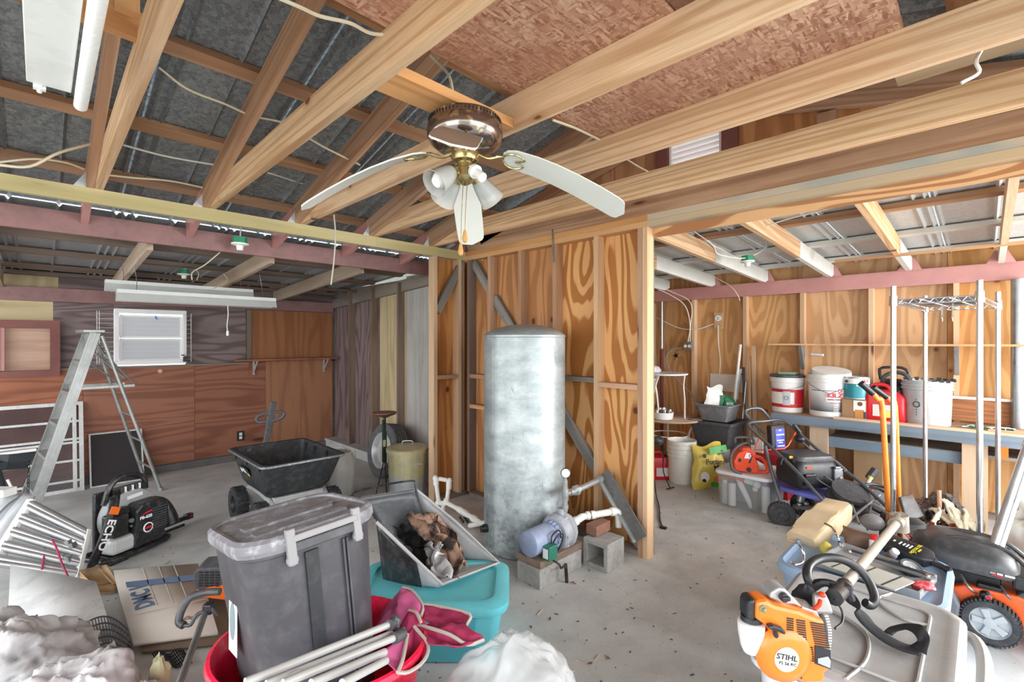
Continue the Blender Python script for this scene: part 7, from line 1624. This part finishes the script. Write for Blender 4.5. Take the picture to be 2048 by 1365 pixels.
part(bcut, 'starter_cord_boss', P_([(310, 815), (350, 830), (375, 900), (345, 925), (325, 900)], .012, .038), BLACKP, 0, bevel=.004)
part(bcut, 'air_filter', P_([(100, 572), (170, 558), (165, 775), (80, 768), (82, 622)], .055, -.02), BLACKP, 0, bevel=.008)
part(bcut, 'top_plate', P_([(345, 590), (365, 530), (440, 485), (510, 495), (570, 560), (620, 610), (690, 690), (600, 660), (480, 650)], .06, -.05), SIL, 0, bevel=.006)
part(bcut, 'choke_knob', G().cyl((*q_(478, 565), .01), (*q_(478, 565), .026), .014, n=10).box((*q_(478, 562), .028), (.026, .012, .010)), BLACKP, 0, bevel=.003)
tk_ = part(bcut, 'fuel_tank', G().lathe([(0, -.075), (.022, -.072), (.030, -.055), (.038, -.01), (.039, .018), (.034, .022), (.0, .022)], 24, frame((1, 0, 0), y=(0, 0, -1), o=(*q_(168, 900), .005))), WHITEP, 50)
part(tk_, 'tank_cap', G().lathe([(0, .02), (.032, .02), (.030, .034), (.018, .036), (0, .036)], 18, frame((1, 0, 0), y=(0, 0, -1), o=(*q_(170, 880), .005))), BLACKP)
part(bcut, 'fin_guard', G().loft([[(*q_(x, y), z) for x, y, z in ((690, 690, 0), (850, 740, 0), (930, 900, .0), (960, 1060, .0), (935, 1240, .0), (905, 1250, .0))], [(*q_(x, y), z) for x, y, z in ((700, 700, -.07), (870, 745, -.07), (975, 900, -.07), (990, 1060, -.07), (970, 1240, -.07), (905, 1250, -.07))]]), SIL, 0, bevel=.004)
g = G()
for i in range(16):
    t = i / 15; g.box((*q_(905 + 90 * math.sin(math.pi * (.2 + .6 * t)), 800 + 420 * t), -.036), (.012, .005, .062))
part(bcut, 'cylinder_fins', g, plain('fin_grey', '#C6C6C4', .4, .4), 0, kind='stuff')
Wd = lambda x, y, d: at(1480 + x / 4.964, 1090 + y / 4.964, d)
part(bcut, 'throttle_housing', G().loft([[Wd(780 + sx * 62, 470, 1.50 + dz) + UP * 0 for sx, dz in ((-1, 0), (1, 0), (1, .06), (-1, .06))], [Wd(800 + sx * 85, 560, 1.49 + dz) for sx, dz in ((-1, 0), (1, 0), (1, .06), (-1, .06))], [Wd(830 + sx * 100, 690, 1.47 + dz) for sx, dz in ((-1, 0), (1, 0), (1, .06), (-1, .06))]]), CAST, 30, world=True, bevel=.008)
part(bcut, 'stop_button', G().sph(Wd(815, 497, 1.485), .011, 14, 8, (1, 1, .8)), plain('button_red', '#E2401E', .35), world=True)
part(bcut, 'throttle_trigger', G().tube([Wd(800, 555, 1.475), Wd(785, 600, 1.465), Wd(740, 640, 1.46)], .007, 8, smooth=3), plain('button_red', '#E2401E', .35), world=True)
part(bcut, 'shaft', G().cyl(at(1672, 1192, 1.57), at(1797, 1042, 2.46), .0185, n=16), plain('shaft_alloy', '#C4BDAF', .35, .4, var=.12, dust=.3, dustcol='#9A8C78', scale=12), world=True)
part(bcut, 'shaft_clamp', G().cyl(at(1668, 1196, 1.55), at(1690, 1172, 1.66), .026, n=12), BLACKP, world=True)
gh = part(bcut, 'gear_head', G().cyl(at(1790, 1050, 2.40), at(1802, 1036, 2.5), .032, n=14).cyl(at(1798, 1030, 2.46), at(1800, 1062, 2.46), .04, n=14), plain('gear_head', '#8F877A', .5, .3, var=.15, dust=.3), world=True)
part(gh, 'head_guard', G().lathe([(0, 0), (.085, 0), (.09, .02), (.06, .05), (0, .055)], 24, frame(RT, z=UP + FW * .3, o=at(1812, 1056, 2.52))), BLACKP, world=True)
part(bcut, 'loop_handle', G().tube([at(*p) for p in ((1624, 1178, 1.66), (1614, 1150, 1.68), (1620, 1130, 1.71), (1642, 1118, 1.74), (1672, 1117, 1.75), (1702, 1128, 1.75), (1730, 1152, 1.73), (1746, 1182, 1.70), (1749, 1202, 1.68), (1740, 1211, 1.67), (1730, 1206, 1.67))], .0155, 10, smooth=4), BLACKP, world=True)
part(bcut, 'handle_bracket', G().tube([at(1624, 1178, 1.66), at(1645, 1166, 1.64), at(1672, 1172, 1.62), at(1696, 1186, 1.62), at(1702, 1200, 1.62)], .014, 8, smooth=3).box((0, 0, 0), (.06, .03, .03), frame(RT, z=UP, o=at(1680, 1178, 1.61))), BLACKP, world=True)
part(bcut, 'throttle_cable', G().tube([at(*p) for p in ((1668, 1198, 1.55), (1684, 1222, 1.55), (1684, 1245, 1.53), (1670, 1258, 1.5))], .004, 6, smooth=5), BLACKP, world=True)
def ribbon(pts, w, hs):
    c = spline([onZ(px, py, z) for px, py, z in pts], 8); n = len(c) - 1; ww = spline([Vector((w_, t_, 0)) for w_, t_ in hs], 8); m_ = len(ww) - 1
    def f(u, v):
        i = int(round(v * n)); j = int(round(v * m_)); p = c[i]; tg = (c[min(n, i + 1)] - c[max(0, i - 1)]).normalized()
        sd = tg.cross(UP).normalized(); ang = ww[j].y; d_ = sd * math.cos(ang) + UP * math.sin(ang)
        return p + d_ * w * ww[j].x * (u - .5) + UP * abs(w * math.sin(ang)) * .5
    return G().grid(f, 3, n)
CLB = plain('webbing_black', '#26272B', .8, var=.15, bump=.2)
hs_ = thing('shoulder_strap', 'wide black webbing strap looped over the grey lid', 'strap', tuple(onZ(1760, 1270, .505)))
part(hs_, 'padded_band', ribbon([(1664, 1172, .66), (1692, 1192, .62), (1714, 1222, .56), (1738, 1252, .53), (1775, 1280, .515), (1808, 1296, .512), (1838, 1303, .515)], .055, [(.3, .2), (.8, .5), (1.1, .3), (1, .1), (1, 0), (1, 0), (1, .0)]), CLB, 60, world=True, solid=.004)
part(hs_, 'folded_end', ribbon([(1836, 1302, .515), (1846, 1290, .53), (1836, 1272, .545), (1814, 1262, .53), (1788, 1262, .515), (1776, 1268, .512)], .05, [(1, 0), (.9, .7), (.8, .9), (.6, .6), (.5, .2), (.5, .0)]), CLB, 60, world=True, solid=.003)
part(hs_, 'thin_strap', ribbon([(1598, 1190, .62), (1612, 1175, .66), (1640, 1163, .68), (1665, 1166, .68)], .035, [(1, .9), (1, .6), (.6, .4), (.5, .3)]), CLB, 60, world=True, solid=.003)
part(hs_, 'dark_pad', blob(at(1612, 1200, 1.60), (.045, .03, .045), 41, .2, 24, 14), CLB, 60, world=True)

# ---- blue tote full of odds and ends
BLT_ = plain('tote_blue', '#93AECB', .4, var=.05, dust=.1)
bx0, bx1, by0, by1 = 2.68, 3.31, .12, .76
blt = thing('storage_tote', 'open pale blue tote crammed with tools and bottles behind the grey lid', 'tote', ((bx0 + bx1) / 2, (by0 + by1) / 2, 0))
wx, wy = bx1 - bx0, by1 - by0
part(blt, 'body', G().loft([rr(wx * .84, wy * .84, 0, .07), rr(wx * .86, wy * .86, .02, .08), rr(wx * .97, wy * .97, .37, .09), rr(wx * .955, wy * .955, .37, .09), rr(wx * .84, wy * .84, .24, .08)]), BLT_, 40)
part(blt, 'rim', G().loft([rr(wx * .95, wy * .95, .37, .09), rr(wx * 1.03, wy * 1.03, .36, .11), rr(wx * 1.05, wy * 1.05, .375, .11), rr(wx * 1.03, wy * 1.03, .405, .11), rr(wx * .97, wy * .97, .41, .09), rr(wx * .94, wy * .94, .38, .09)]), BLT_, 50)
def z4(px, py, z=.40): return onZ(px, py, z)
PAP = plain('paper_bag_tan', '#C9B391', .75, var=.12, scale=8)
M_ = frame(z4(1668, 1052, .41) - z4(1604, 1116, .33), z=UP, o=z4(1604, 1118, .29)); L_ = (z4(1668, 1040, .43) - z4(1602, 1112, .36)).length
rings = []
for i in range(9):
    t = i / 8; sc2 = 1 - .25 * abs(t - .45)
    rings.append([Vector((t * L_ + .012 * mnoise.noise(Vector((i, k, 2))), y * sc2 * (1 + .12 * mnoise.noise(Vector((i * .9, k * .7, 5)))), .02 + (z_ + .07) * sc2 * (1 + .12 * mnoise.noise(Vector((i * .9, k * .7, 9)))))) for k, (y, z_) in enumerate(rrect(.17, .14, .02, 2))])
pbg = thing('paper_bag', 'crumpled tan paper sack standing in the left of the blue tote', 'bag', M=M_); part(pbg, 'bag_body', G().loft(rings), PAP, 25)
ZT = .375
g = G().grid(patch(z4(1686, 1052, .46), z4(1752, 1074, .47), z4(1770, 1105, ZT), z4(1692, 1096, ZT), -.04), 8, 6); solo('leather_pouch', 'brown leather flap standing in the middle of the blue tote', 'pouch', g, plain('leather_brown', '#7E6250', .55, var=.15), solid=.008)
a_, b_2 = z4(1776, 1086, .44), z4(1872, 1126, .42)
ob_ = thing('oil_bottle', 'black motor oil bottle with yellow lettering lying in the blue tote', 'bottle', M=frame(b_2 - a_, z=UP * .8 - FW * .9 + RT * .2, o=a_))
BL_ = (b_2 - a_).length; Y90 = Matrix(((0, 0, 1, 0), (1, 0, 0, 0), (0, 1, 0, 0), (0, 0, 0, 1)))
bo_ = part(ob_, 'bottle_body', G().loft([ring(.115, .055, .012, 0), ring(.12, .06, .015, .006), ring(.12, .06, .015, BL_ * .72), ring(.10, .055, .015, BL_ * .86), ring(.045, .04, .015, BL_ * .95), ring(.035, .035, .012, BL_)], M=Y90), BLACKP, 35)
part(ob_, 'neck', G().cyl((BL_ * .97, -.015, 0), (BL_ + .05, -.015, 0), .013, n=12).cyl((BL_ + .045, -.015, 0), (BL_ + .065, -.015, 0), .017, n=12), BLACKP)
Mt = frame((0, -1, 0), y=(1, 0, 0), o=(BL_ * .60, 0, .0305)); YLT = plain('yellow_lettering', '#DDD02E', .5)
for k, (s_, sz_, m_, x_) in enumerate((('MOTOR OIL', .019, YLT, .60), ('lllllllllllll', .010, YLT, .68), ('lllllllllllllllll', .009, PRW, .50), ('lllllllllllllll', .009, PRW, .43), ('llllllllllll', .009, PRW, .36), ('lllllllllllllll', .009, PRW, .28), ('llllll', .012, PRW, .15))): text_mesh(s_, sz_, m_, frame((0, 1, 0), y=(-1, 0, 0), o=(BL_ * x_, 0, .0305)), bo_, bold=.0004)
text_mesh('>', .03, YLT, frame((0, 1, 0), y=(-1, 0, 0), o=(BL_ * .66, -.03, .0305)), bo_)
def small_bottle(name, label, p, r, h, m, capm, up=UP, cat='bottle'):
    t_ = thing(name, label, cat, M=frame(RT, z=up, o=p)); part(t_, 'bottle_body', G().lathe([(0, 0), (r, 0), (r, h * .7), (r * .6, h * .8), (0, h * .8)], 20), m); part(t_, 'cap', G().lathe([(r * .82, h * .78), (r * .85, h), (r * .7, h * 1.03), (0, h * 1.03)], 20), capm); return t_
small_bottle('small_bottle', 'dark bottle with a round amber yellow cap in the blue tote', z4(1706, 1100, .34), .036, .11, BLACKP, plain('cap_amber', '#E3A93C', .4))
small_bottle('small_bottle', 'white bottle with a red cap lying below the oil bottle', z4(1748, 1108, .385), .022, .10, WHC, RED, RT * .9 + UP * .5)
small_bottle('small_bottle', 'dark bottle with a grey cap beside the red capped one', z4(1772, 1122, .385), .022, .10, BRC, plain('cap_grey', '#C3C5C6', .4), RT * -.9 + UP * .5 - FW * .4)
g = blob(z4(1652, 1098, .40), (.03, .03, .035), 51, .25, 24, 14, axes=(RT, FW, UP)); solo('yellow_sponge', 'crumpled yellow sponge beside the paper bag in the blue tote', 'sponge', g, plain('sponge_yellow', '#D8C65A', .7), smooth=60)
TRG = plain('tray_grey', '#A9ABAC', .4, .2, var=.08, dust=.2)
A_, B_, C_, D_ = z4(1628, 1118, .43), z4(1688, 1086, .43), z4(1872, 1150, .43), z4(1838, 1185, .43)
tr_ = thing('tool_tray', 'long grey tool tray across the front of the blue tote', 'tray', tuple((A_ + B_ + C_ + D_) / 4 - UP * .03))
part(tr_, 'tray_floor', G().grid(patch(A_ - UP * .03, B_ - UP * .03, C_ - UP * .03, D_ - UP * .03), 2, 2), TRG, 0, world=True, solid=.004)
for p, q2_ in ((A_, B_), (B_, C_), (C_, D_), (D_, A_)): part(tr_, 'tray_side', G().grid(patch(p, q2_, q2_ - UP * .035, p - UP * .035), 2, 1), TRG, 0, world=True, solid=.006)
sb_ = thing('steel_bar', 'flat steel saw bar with a black strip lying in the grey tray', 'bar', M=frame(z4(1872, 1160, .44) - z4(1690, 1102, .45), z=UP, o=z4(1690, 1102, .45))); LB_ = (z4(1872, 1160, .44) - z4(1690, 1102, .45)).length
part(sb_, 'bar_body', G().prism([(0, -.025), (LB_ - .03, -.025), (LB_, -.01), (LB_, .01), (LB_ - .03, .025), (0, .025)], .008), STEEL, 0); part(sb_, 'black_strip', G().box((LB_ * .48, .008, .0105), (LB_ * .85, .016, .005)), BLACKP, 0)
for x_ in (.02, LB_ - .03): part(sb_, 'rivet', G().cyl((x_, -.005, .008), (x_, -.005, .014), .010, n=12), CHROME)
pgq = (z4(1640, 1128, .445), z4(1682, 1112, .445), z4(1830, 1165, .445), z4(1790, 1182, .445))
pg = thing('pegboard', 'grey perforated board lying in front of the tray in the blue tote', 'board', tuple(sum(pgq, Vector()) / 4))
part(pg, 'board_sheet', G().grid(patch(*pgq), 2, 2), plain('pegboard_grey', '#B5B4AA', .6, var=.08), 0, world=True, solid=.005)
g = G(); f_ = patch(*pgq)
for i in range(12):
    for j in range(3): p = f_((i + .5) / 12, (j + .5) / 3); g.cyl(p + UP * .0026, p + UP * .0036, .0055, n=8)
part(pg, 'peg_holes', g, BLACKP, 0, world=True, kind='stuff')
for k, pts in enumerate((((1582, 1083, .50), (1598, 1090, .51), (1608, 1108, .48), (1606, 1124, .44), (1590, 1130, .43), (1582, 1124, .43)), ((1650, 1048, .52), (1664, 1056, .53), (1676, 1076, .50), (1680, 1094, .45), (1690, 1092, .44)))):
    solo('bent_rod', ['chrome bent handle at the left rim of the blue tote', 'chrome bent handle rising in front of the paper bag'][k], 'handle', G().tube([z4(*p) for p in pts], .006, 8, smooth=4), CHROME)
wheel(thing('caster_wheel', 'black and grey wheel under the oil bottle in the blue tote', 'wheel', M=frame(RT, z=UP * .8 - FW * .4 + RT * .3, o=z4(1822, 1138, .425))), 'wheel_tire', Matrix.Identity(4), .05, .03, False, TRG, RUBBER, .7)
g = blob(z4(1846, 1172, .43), (.05, .03, .02), 61, .3, 24, 14, flat=.40); solo('plastic_pouch', 'crumpled red and clear plastic pack at the right of the pegboard', 'pouch', g, plain('pouch_red', '#C9404A', .25, var=.3, dust=.5, dustcol='#E6D8D8', scale=25), smooth=50)
solo('red_stick', 'thin pinkish red stick poking up behind the oil bottle', 'stick', G().cyl(z4(1806, 1064, .47), z4(1820, 1078, .44), .005, n=6), RED)

# ---- orange lawn mower with black engine hood
lm = thing('lawn_mower', 'orange lawn mower with black hood and grey spoked wheel at right', 'mower', (3.62, 0, 0))
inv = wm(lm).inverted()
part(lm, 'deck', G().prism([(.46, .10), (.42, .17), (.2, .19), (.08, .255), (-.12, .27), (-.3, .22), (-.65, .20), (-.68, .07), (.46, .07)], .40, Matrix(((0, 0, 1, -.16), (1, 0, 0, 0), (0, 1, 0, 0), (0, 0, 0, 1)))), plain('deck_orange', '#EE5F22', .32, var=.05, coat=.3), 0, bevel=.012)
part(lm, 'dark_deck_cover', G().prism([(-.10, .255), (-.14, .30), (-.36, .285), (-.5, .25), (-.52, .20), (-.30, .21)], .36, Matrix(((0, 0, 1, -.15), (1, 0, 0, 0), (0, 1, 0, 0), (0, 0, 0, 1)))), DARKP, 0, bevel=.012)
part(lm, 'engine_block', G().box((.03, .08, .28), (.28, .28, .12)).box((-.12, -.02, .25), (.06, .10, .07)).cyl((-.15, .0, .24), (-.19, .0, .235), .02, n=12), plain('engine_dark', '#141416', .4), 0, bevel=.01)
part(lm, 'oil_cap', G().cyl((-.155, -.01, .245), (-.20, -.015, .24), .014, n=12), STEEL); part(lm, 'red_cap', G().cyl((-.20, -.015, .24), (-.205, -.015, .24), .010, n=12), PRR)
part(lm, 'linkage', G().tube([(-.13, .09, .30), (-.17, .06, .26), (-.16, .03, .23)], .006, 6, smooth=3).tube([(-.13, -.06, .29), (-.17, -.08, .27), (-.15, -.10, .24)], .006, 6, smooth=3), STEEL)
HOOD = plain('hood_black', '#38393B', .38, var=.1, dust=.25, dustcol='#77777A', scale=9)
hr = lambda a, b, z, cy=.085, r=.10: ring(a, b, min(r, a * .48, b * .48), z, 6, 0, cy)
hd2 = part(lm, 'hood', G().loft([hr(.34, .38, .33), hr(.39, .43, .345), hr(.39, .43, .39), hr(.36, .39, .435), hr(.28, .31, .465), hr(.14, .18, .48)]), HOOD, 50)
part(hd2, 'hood_ridge', G().tube([(-.12, .28, .40), (-.08, .15, .465), (-.06, .05, .478), (-.07, -.08, .46), (-.10, -.17, .39)], .012, 8, smooth=5), HOOD); part(hd2, 'hood_ridge', G().tube([(.05, .27, .40), (.06, .15, .465), (.06, .05, .48), (.06, -.08, .462), (.06, -.17, .39)], .012, 8, smooth=5), HOOD)
for k in range(7): part(hd2, 'vent_slot', G().box((0, 0, 0), (.05, .008, .006), T(-.01, .18 - .045 * k, .475 - .004 * abs(k - 3) ** 1.6)), BLACKP, 0)
for y_, w_, m_ in ((-.03, .02, STEEL), (-.055, .02, PRW), (-.09, .035, PRW)): part(hd2, 'small_print', G().box((-.197, y_, .372), (.003, w_, .008)), m_, 0)
part(hd2, 'red_print', G().box((-.197, -.045, .362), (.003, .04, .006)), PRR, 0)
part(lm, 'hood_nose', G().box((-.04, -.145, .335), (.24, .09, .07)), BLACKP, 0, bevel=.012)
sd_ = part(lm, 'side_chute', G().prism([(.10, .07), (.22, .07), (.28, .12), (.27, .27), (.12, .24), (.09, .17)], .12, Matrix(((0, 0, 1, -.24), (1, 0, 0, 0), (0, 1, 0, 0), (0, 0, 0, 1)))), plain('chute_grey', '#6F7174', .45, var=.06), 0, bevel=.012)
for k in range(3): part(sd_, 'chute_slot', G().box((-.235, .14 + .04 * k, .262 + .004 * k), (.02, .025, .022)), BLACKP, 0)
WG = plain('hub_grey', '#B4B9BB', .4, var=.06)
def mower_wheel(y, x=-.19):
    wz = frame((0, 1, 0), z=(-1, 0, 0), o=(x, y, .117))
    t_ = wheel(lm, 'wheel', wz, .110, .055, False, WG, RUBBER, .70)
    for k in range(40):
        a_ = 2 * math.pi * k / 40; part(t_, 'tread_lug', G().box((0, 0, 0), (.010, .009, .05), Matrix.Rotation(a_, 4, 'Z') @ T(.112, 0, 0)), RUBBER, 0)
    h_ = [c for c in t_.children if c.name.startswith('hub')][0]
    for k in range(5):
        g = G().prism([(.022, -.012), (.068, -.017), (.068, .017), (.022, .012)], .008, Matrix.Rotation(2 * math.pi * k / 5, 4, 'Z') @ T(0, 0, .014)); g2 = g
        part(t_, 'hub_spoke', g, WG, 0, bevel=.003)
    part(t_, 'hub_cap', G().lathe([(.027, .012), (.025, .024), (0, .026)], 24), WG)
mower_wheel(-.02); mower_wheel(-.56)
# ---- grit, chips and dry leaves on the slab (nobody could count them)
LEAF = plain('dry_leaf', '#8A5A3A', .8, var=.3); CHIP = plain('wood_chip', '#C9BDA8', .8, var=.3); GRIT = plain('dark_grit', '#5A5653', .9, var=.3)
g = G(); rr5 = random.Random(21)
def bit(x, y, s, m, flat=.25):
    a = rr5.random() * 6.28; g.use(m); M = T(x, y, .002 + s * flat * .5, rz=math.degrees(a), rx=rr5.uniform(-12, 12))
    if m == 0: g.add([(-s, 0, 0), (-.2 * s, -.35 * s, .1 * s), (s, 0, .25 * s), (-.2 * s, .35 * s, .1 * s)], [(0, 1, 2, 3)], M)
    else: g.box((0, 0, 0), (s * rr5.uniform(.6, 2.2), s * .6, s * flat), M)
for k in range(420):
    u = rr5.random(); d = 1.9 + 3.4 * rr5.random(); lat = rr5.uniform(-.35, 1.0) * d * .62
    p = cp(lat, d, 0)
    if 2.95 < p.x < 3.2 and p.y > 1.6: continue
    m = rr5.choice((1, 1, 2, 2, 2)); bit(p.x, p.y, rr5.uniform(.004, .011), m)
for k in range(120):
    p = cp(rr5.uniform(-2.6, -.6), rr5.uniform(2.6, 5.0), 0); bit(p.x, p.y, rr5.uniform(.004, .010), rr5.choice((1, 2)))
for px, py in ((1150, 1170), (1062, 1257), (1100, 1240), (1270, 1163), (1010, 1270), (1215, 1318), (1350, 1230), (1145, 1167), (1180, 1330)):
    p = onZ(px, py); bit(p.x, p.y, .02, 0)
for px, py, L in ((1150, 1345, .09), (1090, 1305, .05), (1168, 1330, .05), (1190, 1322, .045), (1075, 1232, .06), (330, 1130, .05)):
    p = onZ(px, py); g.use(1); a = rr5.random() * 3; g.cyl(p + Vector((0, 0, .004)), p + Vector((math.cos(a) * L, math.sin(a) * L, .004)), .003, n=5)
o = solo('floor_litter', 'scattered dry leaves wood chips and grit on the concrete slab', 'litter', g, [LEAF, CHIP, GRIT], smooth=0); o['kind'] = 'stuff'
